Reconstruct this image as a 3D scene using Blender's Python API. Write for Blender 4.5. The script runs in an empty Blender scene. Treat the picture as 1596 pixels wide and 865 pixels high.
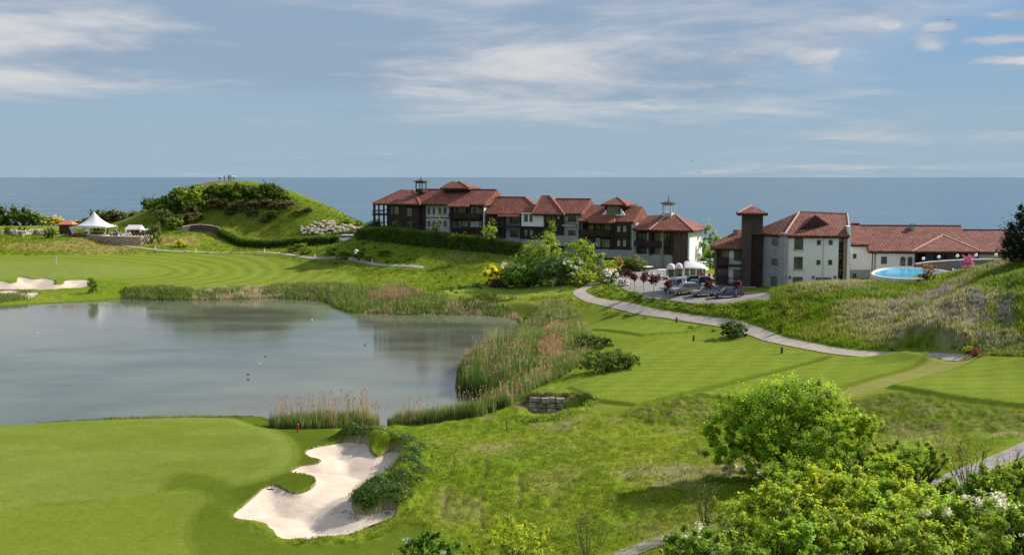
import bpy, bmesh, math, random
import numpy as np
from mathutils import Vector, Matrix, Quaternion
from mathutils.geometry import delaunay_2d_cdt

SC = bpy.context.scene
COL = SC.collection
R = math.radians
rnd = random.Random(7)
rs = np.random.RandomState(11)

# ------------------------------------------------------------------ camera, sky, sun, exposure
FL, CXP, CYP, EYE = 1711.0, 798.0, 432.5, 60.0
PITCH = math.atan((CYP - 276.0) / FL)
cd = bpy.data.cameras.new('camera'); cam = bpy.data.objects.new('camera', cd); COL.objects.link(cam)
cam.location = (0, 0, EYE); cam.rotation_euler = (math.pi / 2 - PITCH, 0, 0)
cd.sensor_width = 36; cd.lens = 36 * FL / 1596; cd.clip_start = 0.5; cd.clip_end = 200000
SC.camera = cam
SUN_EL, SUN_AZ = R(35), R(66)          # azimuth clockwise from +Y
sun_dir = Vector((math.cos(SUN_EL) * math.sin(SUN_AZ), math.cos(SUN_EL) * math.cos(SUN_AZ), math.sin(SUN_EL)))
sl = bpy.data.lights.new('sun', 'SUN'); so = bpy.data.objects.new('sun', sl); COL.objects.link(so)
sl.energy = 4.9; sl.angle = R(0.55); sl.color = (1.0, 0.93, 0.82)
so.rotation_euler = sun_dir.to_track_quat('Z', 'Y').to_euler(); so.location = (100, 0, 200)

W = bpy.data.worlds.new('World'); SC.world = W; W.use_nodes = True
nt = W.node_tree; nt.nodes.clear()
def wn(t, **k):
    n = nt.nodes.new(t)
    for a, b in k.items(): setattr(n, a, b)
    return n
def wmath(op, a, b=None, c=None, clamp=False):
    n = wn('ShaderNodeMath', operation=op, use_clamp=clamp)
    for i, v in enumerate((a, b, c)):
        if v is None: continue
        if isinstance(v, (int, float)): n.inputs[i].default_value = v
        else: nt.links.new(v, n.inputs[i])
    return n.outputs[0]
sky = wn('ShaderNodeTexSky', sky_type='NISHITA', sun_disc=False, sun_elevation=SUN_EL, sun_rotation=SUN_AZ,
         altitude=60, air_density=1.0, dust_density=1.6, ozone_density=2.0)
geo = wn('ShaderNodeTexCoord'); sep = wn('ShaderNodeSeparateXYZ'); nt.links.new(geo.outputs['Generated'], sep.inputs[0])
X, Y, Z = sep.outputs
# below/at the horizon a duller blue-grey air, as over a hazy sea
zc = wmath('MAXIMUM', Z, 0.0)
den = wmath('ADD', zc, 0.075)
cx = wmath('DIVIDE', X, den); cy = wmath('DIVIDE', Y, den)
cmb = wn('ShaderNodeCombineXYZ'); nt.links.new(cx, cmb.inputs[0]); nt.links.new(cy, cmb.inputs[1])
def noise(scale, detail, rough, off, vec=None, dist=0.0):
    mp = wn('ShaderNodeMapping'); mp.inputs['Location'].default_value = off
    nt.links.new(vec or cmb.outputs[0], mp.inputs[0])
    n = wn('ShaderNodeTexNoise'); n.inputs['Scale'].default_value = scale; n.inputs['Detail'].default_value = detail
    n.inputs['Roughness'].default_value = rough; n.inputs['Distortion'].default_value = dist
    nt.links.new(mp.outputs[0], n.inputs['Vector']); return n.outputs['Fac']
def ramp(v, a, b):
    n = wn('ShaderNodeMapRange', interpolation_type='SMOOTHSTEP'); nt.links.new(v, n.inputs[0])
    n.inputs[1].default_value = a; n.inputs[2].default_value = b; return n.outputs[0]
big = noise(0.23, 5, 0.55, (3.1, 1.7, 0), dist=0.3)
fine = noise(0.95, 9, 0.62, (9.4, 2.2, 0), dist=0.5)
# clouds thicker to the left and higher up, a clear blue patch at right
def blob0(a0, e0, wa, we):
    da = wmath('DIVIDE', wmath('SUBTRACT', X, a0), wa); de = wmath('DIVIDE', wmath('SUBTRACT', Z, e0), we)
    return wmath('MAXIMUM', wmath('SUBTRACT', 1.0, wmath('SQRT', wmath('ADD', wmath('MULTIPLY', da, da), wmath('MULTIPLY', de, de)))), 0.0)
bias = wmath('SUBTRACT', wmath('MULTIPLY', wmath('MAXIMUM', blob0(.0, .145, .42, .125), wmath('MULTIPLY', blob0(-.42, .13, .25, .08), .7)), .42), .06)
up = wmath('MULTIPLY', ramp(Z, 0.035, 0.14), 0.16)
f = wmath('ADD', wmath('ADD', wmath('MULTIPLY', big, 0.62), wmath('MULTIPLY', fine, 0.42)), wmath('ADD', bias, wmath('SUBTRACT', up, 0.09)))
thin = wmath('MULTIPLY', ramp(f, 0.38, 0.62), 0.72)
# puffy cumulus low at right, built in direction space (azimuth, elevation)
az = wmath('ARCTAN2', X, Y)
def puff(a0, e0, wa, we):
    da = wmath('DIVIDE', wmath('SUBTRACT', az, a0), wa); de = wmath('DIVIDE', wmath('SUBTRACT', Z, e0), we)
    d = wmath('SQRT', wmath('ADD', wmath('MULTIPLY', da, da), wmath('MULTIPLY', de, de)))
    return wmath('SUBTRACT', 1.0, d)
cmb2 = wn('ShaderNodeCombineXYZ'); nt.links.new(wmath('MULTIPLY', az, 26.0), cmb2.inputs[0]); nt.links.new(wmath('MULTIPLY', Z, 44.0), cmb2.inputs[1])
pn = noise(1.3, 8, 0.62, (2, 5, 1), vec=cmb2.outputs[0], dist=0.4)
pl = None
for a in [(0.19, 0.102, 0.055, 0.026), (0.262, 0.106, 0.04, 0.02), (0.12, 0.10, 0.09, 0.016), (0.325, 0.128, 0.018, 0.008), (0.357, 0.112, 0.02, 0.010),
          (0.365, 0.124, 0.018, 0.006), (0.43, 0.131, 0.05, 0.006), (0.43, 0.112, 0.06, 0.006), (0.44, 0.094, 0.05, 0.006), (0.06, 0.098, 0.05, 0.012),
          (0.17, 0.084, 0.10, 0.010)]:
    v = puff(*a); pl = v if pl is None else wmath('MAXIMUM', pl, v)
pf = wmath('MULTIPLY', ramp(wmath('MULTIPLY_ADD', pn, 1.5, wmath('SUBTRACT', pl, 0.62)), 0.15, 0.8), 0.8)
fac = wmath('MAXIMUM', thin, pf, clamp=True)
# cloud lit / grey side from a finer noise
shade = wn('ShaderNodeMixRGB'); shade.inputs[1].default_value = (2.0, 2.6, 3.4, 1); shade.inputs[2].default_value = (5.4, 5.05, 4.8, 1)
nt.links.new(ramp(wmath('MULTIPLY_ADD', wmath('MULTIPLY', X, 1.0), 0.10, noise(0.6, 7, 0.6, (5.0, 8.3, 2), dist=0.3)), 0.40, 0.64), shade.inputs[0])
low = wn('ShaderNodeMixRGB'); low.inputs[1].default_value = (2.3, 3.15, 3.85, 1); low.inputs[2].default_value = (1.35, 2.65, 4.5, 1); nt.links.new(wmath('MULTIPLY', ramp(Z, 0.02, 0.17), wmath('MULTIPLY_ADD', X, .5, .72)), low.inputs[0])
hz = wn('ShaderNodeMixRGB'); nt.links.new(sky.outputs[0], hz.inputs[1]); nt.links.new(low.outputs[0], hz.inputs[2])
nt.links.new(wmath('SUBTRACT', 1.0, ramp(Z, 0.14, 0.40)), hz.inputs[0])
hi = wn('ShaderNodeMixRGB', blend_type='MULTIPLY'); hi.inputs[0].default_value = 1; nt.links.new(shade.outputs[0], hi.inputs[1]); nt.links.new(wmath('MULTIPLY_ADD', ramp(Z, 0.2, 0.5), 0.9, 1.0), hi.inputs[2])  # clouds above the view made brighter, added as fill light
mx = wn('ShaderNodeMixRGB'); nt.links.new(fac, mx.inputs[0]); nt.links.new(hz.outputs[0], mx.inputs[1]); nt.links.new(hi.outputs[0], mx.inputs[2])
bg = wn('ShaderNodeBackground'); bg.inputs[1].default_value = 0.105
out = wn('ShaderNodeOutputWorld'); nt.links.new(mx.outputs[0], bg.inputs[0]); nt.links.new(bg.outputs[0], out.inputs[0])

SC.view_settings.view_transform = 'Standard'; SC.view_settings.look = 'None'
SC.view_settings.exposure = 0.5; SC.view_settings.gamma = 1.0
SC.cycles.max_bounces = 6; SC.cycles.diffuse_bounces = 3; SC.cycles.glossy_bounces = 3
SC.cycles.transmission_bounces = 3; SC.cycles.transparent_max_bounces = 4; SC.cycles.use_denoising = True

# ------------------------------------------------------------------ pixel of the photograph <-> place
cp_, sp_ = math.cos(PITCH), math.sin(PITCH)
def ray(px, py):
    u, v = (px - CXP) / FL, (CYP - py) / FL
    return np.array([u, cp_ + v * sp_, -sp_ + v * cp_])
def atY(px, py, Yd):                     # the point seen at that pixel at distance Yd
    d = ray(px, py); t = Yd / d[1]
    return Vector((d[0] * t, Yd, EYE + d[2] * t))
def atZ(px, py, z):
    d = ray(px, py); t = (z - EYE) / d[2]
    return Vector((d[0] * t, d[1] * t, z))
def ppm(Yd): return FL / Yd

# ------------------------------------------------------------------ numpy helpers
def smooth(a, b, x):
    t = np.clip((x - a) / (b - a), 0, 1); return t * t * (3 - 2 * t)
def hashn(ix, iy, seed):
    n = (ix.astype(np.int64) * 374761393 + iy.astype(np.int64) * 668265263 + seed * 1442695041) & 0xFFFFFFFF
    n = ((n ^ (n >> 13)) * 1274126177) & 0xFFFFFFFF
    return ((n ^ (n >> 16)) & 0xFFFFFF) / float(0xFFFFFF)
def vnoise(x, y, seed=0):
    ix = np.floor(x); iy = np.floor(y); fx = x - ix; fy = y - iy
    fx = fx * fx * (3 - 2 * fx); fy = fy * fy * (3 - 2 * fy)
    a = hashn(ix, iy, seed); b = hashn(ix + 1, iy, seed); c = hashn(ix, iy + 1, seed); d = hashn(ix + 1, iy + 1, seed)
    return (a * (1 - fx) + b * fx) * (1 - fy) + (c * (1 - fx) + d * fx) * fy
def fbm(x, y, seed=0, o=4):
    s = 0; a = 0.5; t = 0
    for i in range(o):
        s = s + a * vnoise(x * 2 ** i + 17.3 * i, y * 2 ** i - 9.1 * i, seed + i); t += a; a *= 0.55
    return s / t
def sdf(poly, x, y):                    # signed distance, positive inside
    P = np.asarray(poly, float); n = len(P)
    d2 = np.full(x.shape, 1e12); inside = np.zeros(x.shape, bool)
    for i in range(n):
        a = P[i]; b = P[(i + 1) % n]; e = b - a
        wx = x - a[0]; wy = y - a[1]
        t = np.clip((wx * e[0] + wy * e[1]) / (e @ e + 1e-12), 0, 1)
        d2 = np.minimum(d2, (wx - e[0] * t) ** 2 + (wy - e[1] * t) ** 2)
        if a[1] != b[1]:
            c = ((a[1] > y) != (b[1] > y)) & (x < (b[0] - a[0]) * (y - a[1]) / (b[1] - a[1]) + a[0])
            inside ^= c
    d = np.sqrt(d2); return np.where(inside, d, -d)
def ldist(line, x, y):
    P = np.asarray(line, float); d2 = np.full(x.shape, 1e12)
    for a, b in zip(P[:-1], P[1:]):
        e = b - a; wx = x - a[0]; wy = y - a[1]
        t = np.clip((wx * e[0] + wy * e[1]) / (e @ e + 1e-12), 0, 1)
        d2 = np.minimum(d2, (wx - e[0] * t) ** 2 + (wy - e[1] * t) ** 2)
    return np.sqrt(d2)
def catmull(P, k=6, closed=True):
    P = [np.array(p[:2], float) for p in P]; n = len(P); out = []
    rng = range(n) if closed else range(n - 1)
    for i in rng:
        if closed: p0, p1, p2, p3 = P[i - 1], P[i], P[(i + 1) % n], P[(i + 2) % n]
        else: p0, p1, p2, p3 = P[max(i - 1, 0)], P[i], P[i + 1], P[min(i + 2, n - 1)]
        for j in range(k):
            t = j / k
            out.append(0.5 * ((2 * p1) + (-p0 + p2) * t + (2 * p0 - 5 * p1 + 4 * p2 - p3) * t * t + (-p0 + 3 * p1 - 3 * p2 + p3) * t ** 3))
    if not closed: out.append(P[-1])
    return out

# ------------------------------------------------------------------ terrain: control heights read off the photograph
CPZ = [  # px, py, z
 (100,800,37.4),(250,720,37.4),(400,680,37.2),(50,690,37.2),(200,850,37.7),(350,860,37.9),(0,865,37.8),(-150,760,37.5),(-300,865,38.2),(-300,720,37.4),
 (340,800,37.7),(480,862,38.1),(600,862,38.4),(520,680,37.5),(600,690,38.0),(680,720,38.9),(700,790,39.0),(740,690,38.4),(850,700,39.0),(850,800,39.5),(760,850,39.0),
 (1000,700,40.0),(1000,800,40.4),(960,650,39.5),(1050,740,40.6),(1080,850,41.2),(900,850,40.0),(640,680,37.6),(800,675,38.0),
 (900,602,39.0),(1100,560,39.4),(1200,600,39.6),(1250,560,39.7),(1000,520,39.3),(1050,600,39.4),(1350,590,40.2),(1500,580,41.0),(1596,600,41.2),(1450,615,41.1),
 (1420,680,40.1),(1300,640,39.9),(1040,635,39.4),(1560,680,40.9),(1596,720,41.6),(1500,745,41.8),(1060,665,39.6),(980,660,39.4),
 (1200,745,40.9),(1110,730,40.7),(1300,865,43.3),(1596,800,43.8),(1400,800,42.6),
 (930,470,40.0),(1000,487,39.9),(1100,505,39.9),(1180,520,40.0),(1290,548,40.1),(1480,560,40.7),(1020,470,41.4),
 (800,455,38.5),(700,430,39.0),(600,410,40.7),(500,420,39.0),(560,440,38.2),(870,480,38.4),(880,520,38.2),(850,560,37.0),(900,565,38.3),(850,520,37.0),(820,600,36.9),(700,455,38.0),
 (300,440,37.9),(300,410,39.6),(300,387,41.8),(200,383,42.5),(100,372,43.8),(50,400,41.0),(150,420,39.4),(0,440,37.9),(100,455,37.0),(0,380,43),(-200,380,43),(-200,430,38.5),
 (400,372,43.2),(500,388,42.3),(330,362,44.8),(450,365,44.5),(560,375,44.0),(400,395,41.0),(500,404,40.6),
 (650,402,42.0),(750,420,40.6),(840,442,39.4),(880,430,39.9),(920,430,40.8),(80,360,44.6),(20,362,44.5),
 (960,432,41.2),(1000,440,41.3),(1000,462,41.7),(1100,468,42.0),(1150,466,42.1)]
CPY = [  # px, py, Y
 (1180,463,152),(1250,448,151),(1320,446,150),(1400,448,149),(1480,437,147),(1540,420,144),(1596,402,142),(1700,388,138),(1850,380,135),
 (1250,490,141),(1350,495,134),(1450,490,130),(1540,470,127),(1596,470,123),(1700,470,118),(1350,465,142),(1450,462,140),(1150,480,151),
 (330,284,323),(360,282,323),(395,284,323),(430,290,321),(480,307,316),(520,327,310),(560,347,304),(300,290,325),(262,307,326),(232,326,326),(200,342,326),
 (360,322,310),(300,325,310),(430,322,309),(250,345,309),(480,345,303),(160,352,330),(40,352,345),(90,352,345),(-150,352,350),(330,350,302),(520,356,300)]
CPW = [  # X, Y, z
 (-40,42,41),(0,42,43),(35,40,44.8),(-40,10,54),(0,10,56),(40,10,56.5),(0,-20,58),(-80,-20,58),(80,-20,58),(-80,40,43),(80,60,47),(90,40,50),(-25,55,39.2),(0,54,40.2),(22,55,41.5),
 (70,100,47),(90,120,50),(110,140,51),(-33,263,47.3),(-25,275,47.3),(-3,252,45.2),(0,268,45),(15,240,42.8),(22,255,42.6),(27,231,41.1),(35,245,41),(40,228,41),(45,250,40),
 (37,185,41.6),(30,190,41.5),(37,200,41.3),(42,180,42.3),(52,172,43.4),(60,172,44.2),(70,172,44.4),(80,180,44.6),(60,200,43),(100,190,45),(90,165,45),(48,190,42.3),
 (-83,345,50),(-83,370,38),(-60,335,45),(-110,345,45),(-40,315,44),(-150,380,42),(-250,380,42),(-250,300,42),(-250,200,38),(-250,100,40),(200,100,53),(200,200,45),(0,300,40),(60,260,38),(150,260,38),(250,0,60),(-250,0,56)]
pts = [tuple(atZ(a, b, z)) for a, b, z in CPZ] + [tuple(atY(a, b, y)) for a, b, y in CPY] + CPW
PT = np.array(pts, float)
def kern(d2): return np.sqrt(d2 + 36.0)
D2 = ((PT[:, None, :2] - PT[None, :, :2]) ** 2).sum(-1)
Kmat = kern(D2) + np.eye(len(PT)) * 0.35 * -1
A = np.block([[Kmat, np.ones((len(PT), 1))], [np.ones((1, len(PT))), np.zeros((1, 1))]])
sol = np.linalg.solve(A, np.append(PT[:, 2], 0))
GX = np.arange(-280, 281, 1.0); GY = np.arange(-60, 461, 1.0)
def rbf(x, y):
    o = np.full(x.shape, sol[-1])
    for (a, b, _), w in zip(PT, sol[:-1]): o += w * kern((x - a) ** 2 + (y - b) ** 2)
    return o
_gx, _gy = np.meshgrid(GX, GY); BASE = rbf(_gx, _gy)
def base(x, y):
    fx = np.clip((x - GX[0]), 0, len(GX) - 1.001); fy = np.clip((y - GY[0]), 0, len(GY) - 1.001)
    ix = fx.astype(int); iy = fy.astype(int); fx = fx - ix; fy = fy - iy
    return (BASE[iy, ix] * (1 - fx) + BASE[iy, ix + 1] * fx) * (1 - fy) + (BASE[iy + 1, ix] * (1 - fx) + BASE[iy + 1, ix + 1] * fx) * fy
def hit(px, py, fn=base):                # where the view through that pixel meets the ground
    d = ray(px, py); t = np.linspace(20, 430, 1600)
    x, y, z = d[0] * t, d[1] * t, EYE + d[2] * t
    below = z < fn(x, y)
    i = int(np.argmax(below)) if below.any() else len(t) - 1
    return np.array([x[i], y[i]])
def W2(L, z=None): return [np.array(atZ(a, b, z)[:2]) if z is not None else hit(a, b) for a, b in L]

PONDZ = 36.0
pond = catmull(W2([(-420,720),(-300,680),(-120,672),(0,665),(60,661),(150,655),(260,650),(330,648),(410,650),(440,668),(500,672),(590,668),(640,668),(700,664),(745,655),(770,640),
 (745,625),(722,608),(722,580),(745,556),(790,530),(812,508),(795,495),(740,491),(690,490),(640,491),(590,489),(548,488),(522,479),(505,470),(440,466),(330,468),(250,468),(190,466),
 (150,469),(100,472),(0,477),(-100,481),(-420,520)], PONDZ), 4)
bunker = catmull(W2([(364,803),(378,790),(400,772),(413,761),(430,757),(450,767),(470,769),(490,757),(491,744),(473,738),(455,736),(468,727),(494,722),(500,716),(482,711),(477,704),(490,698),
 (520,692),(545,689),(570,692),(577,705),(590,712),(608,703),(625,707),(631,722),(612,745),(592,764),(562,770),(548,785),(556,799),(580,801),(600,795),(618,795),(610,806),(580,819),
 (540,832),(500,838),(460,841),(436,838),(425,825),(410,815),(388,811)]), 4)
bunker_far = catmull(W2([(-40,438),(0,438),(14,441),(26,440),(28,433),(39,432.5),(53,435.5),(70,434.5),(86,438),(83,443),(98,443),(102,438),(119,436.5),(141,437),(138,441),(130,448),(70,451.3),(0,450.5),(-40,450)]), 3)
bunker_low = catmull(W2([(3,454),(21,452.8),(35,456.5),(60,456.2),(53,462.5),(45,466),(21,461.5),(-20,460),(-20,455)]), 3)
green_near = catmull(W2([(-200,690),(-60,672),(60,664),(180,656),(330,656),(400,675),(428,700),(422,730),(370,750),(250,766),(100,777),(0,790),(-200,812),(-330,760)]), 4)
apron = catmull(W2([(-300,850),(-200,822),(0,798),(150,785),(290,768),(322,780),(300,800),(285,840),(300,900),(0,980),(-300,950)]), 4)
green_far = catmull(W2([(-160,412),(-60,409),(60,408),(150,412),(215,417),(234,423),(200,430),(100,433),(0,435),(-60,436),(-160,430)]), 4)
fair_far = catmull(W2([(-160,402),(60,399),(200,397),(330,397),(430,403),(520,418),(556,437),(520,446),(430,448),(300,449),(230,443),(130,434),(0,437),(-160,438)]), 4)
tee_small = W2([(925,515),(992,499),(1090,506),(1074,518),(1000,524)])
tee_long = W2([(890,606),(985,581),(965,546),(1038,529),(1150,543),(1290,557),(1071,614),(990,634),(930,626)])
tee_mid = W2([(1090,618),(1297,561),(1330,556),(1440,568),(1290,614),(1190,640)])
tee_right = W2([(1392,606),(1532,561),(1650,566),(1750,640),(1600,636),(1480,622)])
tee_back = W2([(690,455),(760,443),(820,441),(888,447),(878,460),(800,468),(710,463)])
fair_right = catmull(W2([(640,470),(720,462),(840,472),(900,480),(1000,490),(1100,507),(1160,520),(1300,550),(1480,560),(1700,570),(1750,650),(1600,650),(1400,620),(1300,625),(1060,618),(960,645),(880,625),(880,600),(930,580),(900,540),(910,500),(860,490),(760,475)]), 3)
bank_r = catmull(W2([(1300,640),(1345,622),(1400,613),(1480,626),(1596,642),(1700,655),(1700,680),(1596,672),(1400,678),(1330,668)]), 3)
bank_m = catmull(W2([(975,652),(1010,635),(1070,620),(1120,635),(1110,662),(1060,666),(1000,662)]), 3)
hill_lit = W2([(1596,432),(1530,470),(1470,520),(1440,550)])
p_main = catmull(W2([(975,441),(945,437),(918,446),(903,455),(913,463),(945,472),(1000,485),(1060,494),(1120,503),(1175,517),(1220,532),(1290,546),(1350,552.5),(1420,554),(1470,556.5),(1502,558)]), 5, False)
p_far = catmull(W2([(60,362),(110,366),(139,371),(199,384),(260,391),(317,393.5),(414,394),(491,403),(580,412),(660,418)]), 5, False)
p_near = catmull(W2([(1720,650),(1640,680),(1596,700),(1540,724),(1480,752),(1430,790)]), 5, False)
p_grav = catmull(W2([(1062,832),(1010,850),(960,870),(900,900)]), 5, False)
lot = W2([(935,432),(960,424),(1030,420),(1060,424),(1110,427),(1122,440),(1122,452),(1190,456),(1200,468),(1150,472),(1060,470),(1010,464),(985,456),(965,446)])
low_rough = catmull(W2([(255,775),(345,757),(362,800),(400,830),(440,850),(560,850),(640,822),(660,850),(640,900),(500,980),(240,960)]), 3)
lip = W2([(545,684),(578,688),(600,698),(632,700),(645,722),(622,750),(585,772),(575,790),(615,786)])
LEDGE = [np.array(atZ(a, 641, 37.6)[:2]) for a in (822, 850, 872, 892)]
CL = np.array([(-400,400),(-150,385),(-75,375),(-58,350),(-44,322),(-32,300),(0,290),(45,262),(90,245),(200,232),(400,225)], float)
def mown(x, y):
    m = np.zeros(x.shape)
    m = np.maximum(m, smooth(-7.5, -6.0, sdf(green_near, x, y)) * (sdf(bunker, x, y) < -.1) * smooth(-8, -9, x))
    for P in (green_near, apron, fair_far, fair_right, low_rough): m = np.maximum(m, smooth(-0.4, 0.6, sdf(P, x, y)))
    return m
def ground_z(x, y, detail=True, sand=False):
    x = np.asarray(x, float); y = np.asarray(y, float)
    h = base(x, y)
    for P, a, w in ((tee_small, .24, .7), (tee_long, .26, .6), (tee_mid, .28, .7), (tee_right, .34, .9), (tee_back, .2, 1.6), (green_near, .18, 2.5)):
        h = h + a * smooth(-w, 0.15, sdf(P, x, y))
    h = h + 1.1 * np.exp(-(ldist(lip, x, y) / 1.25) ** 2) * (sdf(bunker, x, y) < 0)
    h = h + 2.3 * np.exp(-(ldist(hill_lit, x, y) / 4.5) ** 2) * smooth(136, 126, y)
    h = h + 0.55 * smooth(-2, 2, sdf(bank_m, x, y)) * (fbm(x * .3, y * .3, 5) - .1)
    if detail:
        m = mown(x, y)
        rough = (1 - m * .97) * smooth(0, 2, ldist(p_main, x, y) - 1.5) * smooth(0, 3, -sdf(lot, x, y))
        far = smooth(260, 180, y)
        h = h + rough * ((fbm(x * .35, y * .35, 3) - .5) * .55 + (fbm(x * 1.6, y * 1.6, 9, 3) - .5) * (.10 + .16 * far))
        hs = smooth(3, 12, x - 38) * smooth(108, 122, y) * smooth(144, 132, y) * (1 - m)
        h = h + hs * ((fbm(x * .13, y * .13, 21, 3) - .5) * 2.2 + (fbm(x * .8, y * .8, 22, 3) - .5) * .5)
        bk = np.maximum(smooth(-1, 1, sdf(bank_r, x, y)), smooth(-1, 1, sdf(bank_m, x, y)))
        h = h + bk * (fbm(x * 1.1, y * 2.6, 31, 3) - .5) * .6
        # tractor ruts down the bank right of the bunker
        rr = smooth(4.5, 3, np.abs(x + 1.2)) * smooth(62, 66, y) * smooth(84, 79, y)
        h = h - rr * .09 * np.maximum(0, np.sin((x + .25 * fbm(y * .4, y * 0 + 1, 4)) * 2.6)) ** 6 * (fbm(x * .6, y * .5, 41, 2) > .42)
    # ledge by the reeds
    d = sdf(pond, x, y); o = np.maximum(-d, 0)
    k = .10 + .90 * smooth(0, 4.5, o)
    h = np.where(d < 0, PONDZ + .05 + np.maximum(h - PONDZ, .12) * k, PONDZ - .1 - np.minimum(d * .35, 1.4))
    ld = y - LEDGE[0][1] + .02 * (x - 4); lw = smooth(.6, 2.2, x) * smooth(7.6, 5.4, x) * smooth(-6.5, -2.5, ld) * smooth(7, 2, ld)
    h = h * (1 - lw) + lw * (37.6 + 1.5 * smooth(-.1, .5, ld))
    for B, dp in ((bunker, .75), (bunker_far, .7), (bunker_low, .5)):
        b = sdf(B, x, y)
        sz = base(x, y) - .22 - dp * smooth(0, 4.0, b) + .05 * (fbm(x * .5, y * .5, 8) - .5)
        if sand: h = np.where(b > -.3, sz, h)
        else: h = np.where(b > 0, np.minimum(h, sz - .06 - .22 * smooth(0, .5, b)), h)
    for P, w in ((p_main, 1.35), (p_far, .75), (p_near, 1.0), (p_grav, .9)):
        q = ldist(P, x, y); h = np.where(q < w + 2, base(x, y) * (1 - smooth(w, w + 2, q)) + h * smooth(w, w + 2, q) - .05 * (q < w), h)
    ll = sdf(lot, x, y); h = h * (1 - smooth(-2, .5, ll)) + (np.where(ll > -2.5, base(x, y) - .04, h)) * smooth(-2, .5, ll)
    e = np.interp(x, CL[:, 0], CL[:, 1]) + 8 * (fbm(x * .05, y * .02, 77) - .5)
    h = h - 1.3 * np.maximum(0, y - e) ** 1.05
    return np.maximum(h, -3)
def gz(x, y): return float(ground_z(np.array([x]), np.array([y]), detail=False)[0])
def gp(px, py):
    h = hit(px, py, lambda a, b: ground_z(a, b, detail=False)); return Vector((h[0], h[1], gz(h[0], h[1])))
def gY(px, Yd):
    X0 = (px - CXP) / FL * Yd / (cp_ + 0.0) ; return Vector((X0, Yd, gz(X0, Yd)))
def py_of(p):
    v = Vector(p) - Vector((0, 0, EYE)); fwd = v.y * cp_ - v.z * sp_; upv = v.y * sp_ + v.z * cp_
    return CXP + FL * v.x / fwd, CYP - FL * upv / fwd

# ------------------------------------------------------------------ object helpers
def tag(o, label=None, cat=None, group=None, kind=None):
    if label: o['label'] = label
    if cat: o['category'] = cat
    if group: o['group'] = group
    if kind: o['kind'] = kind
    return o
def empty(name, loc, label, cat, group=None, rz=0.0):
    o = bpy.data.objects.new(name, None); COL.objects.link(o); o.location = loc; o.rotation_euler = (0, 0, rz)
    o.empty_display_size = .2
    return tag(o, label, cat, group)
def mesh_np(name, V, F, m, C=None, parent=None, smoothed=False, link=True):
    me = bpy.data.meshes.new(name); V = np.ascontiguousarray(V, np.float32); F = np.ascontiguousarray(F, np.int32)
    k = F.shape[1]; me.vertices.add(len(V)); me.vertices.foreach_set('co', V.ravel())
    me.loops.add(F.size); me.loops.foreach_set('vertex_index', F.ravel())
    me.polygons.add(len(F)); me.polygons.foreach_set('loop_start', np.arange(0, F.size, k, dtype=np.int32))
    try: me.polygons.foreach_set('loop_total', np.full(len(F), k, np.int32))
    except Exception: pass
    if smoothed: me.polygons.foreach_set('use_smooth', np.ones(len(F), bool))
    me.update(calc_edges=True)
    if C is not None:
        a = me.color_attributes.new('col', 'FLOAT_COLOR', 'POINT'); cc = np.ones((len(V), 4), np.float32); cc[:, :3] = C
        a.data.foreach_set('color', cc.ravel())
    me.materials.append(m)
    o = bpy.data.objects.new(name, me)
    if link: COL.objects.link(o)
    if parent is not None: o.parent = parent
    return o
def dup(o, loc=None, rz=None, s=None, label=None, group=None, parent=None):
    c = o.copy(); COL.objects.link(c)
    if parent is not None: c.parent = parent
    if loc is not None: c.location = loc
    if rz is not None: c.rotation_euler = (0, 0, rz)
    if s is not None: c.scale = s
    if label: c['label'] = label
    if group: c['group'] = group
    for ch in list(o.children): dup(ch, parent=c)
    return c
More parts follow.
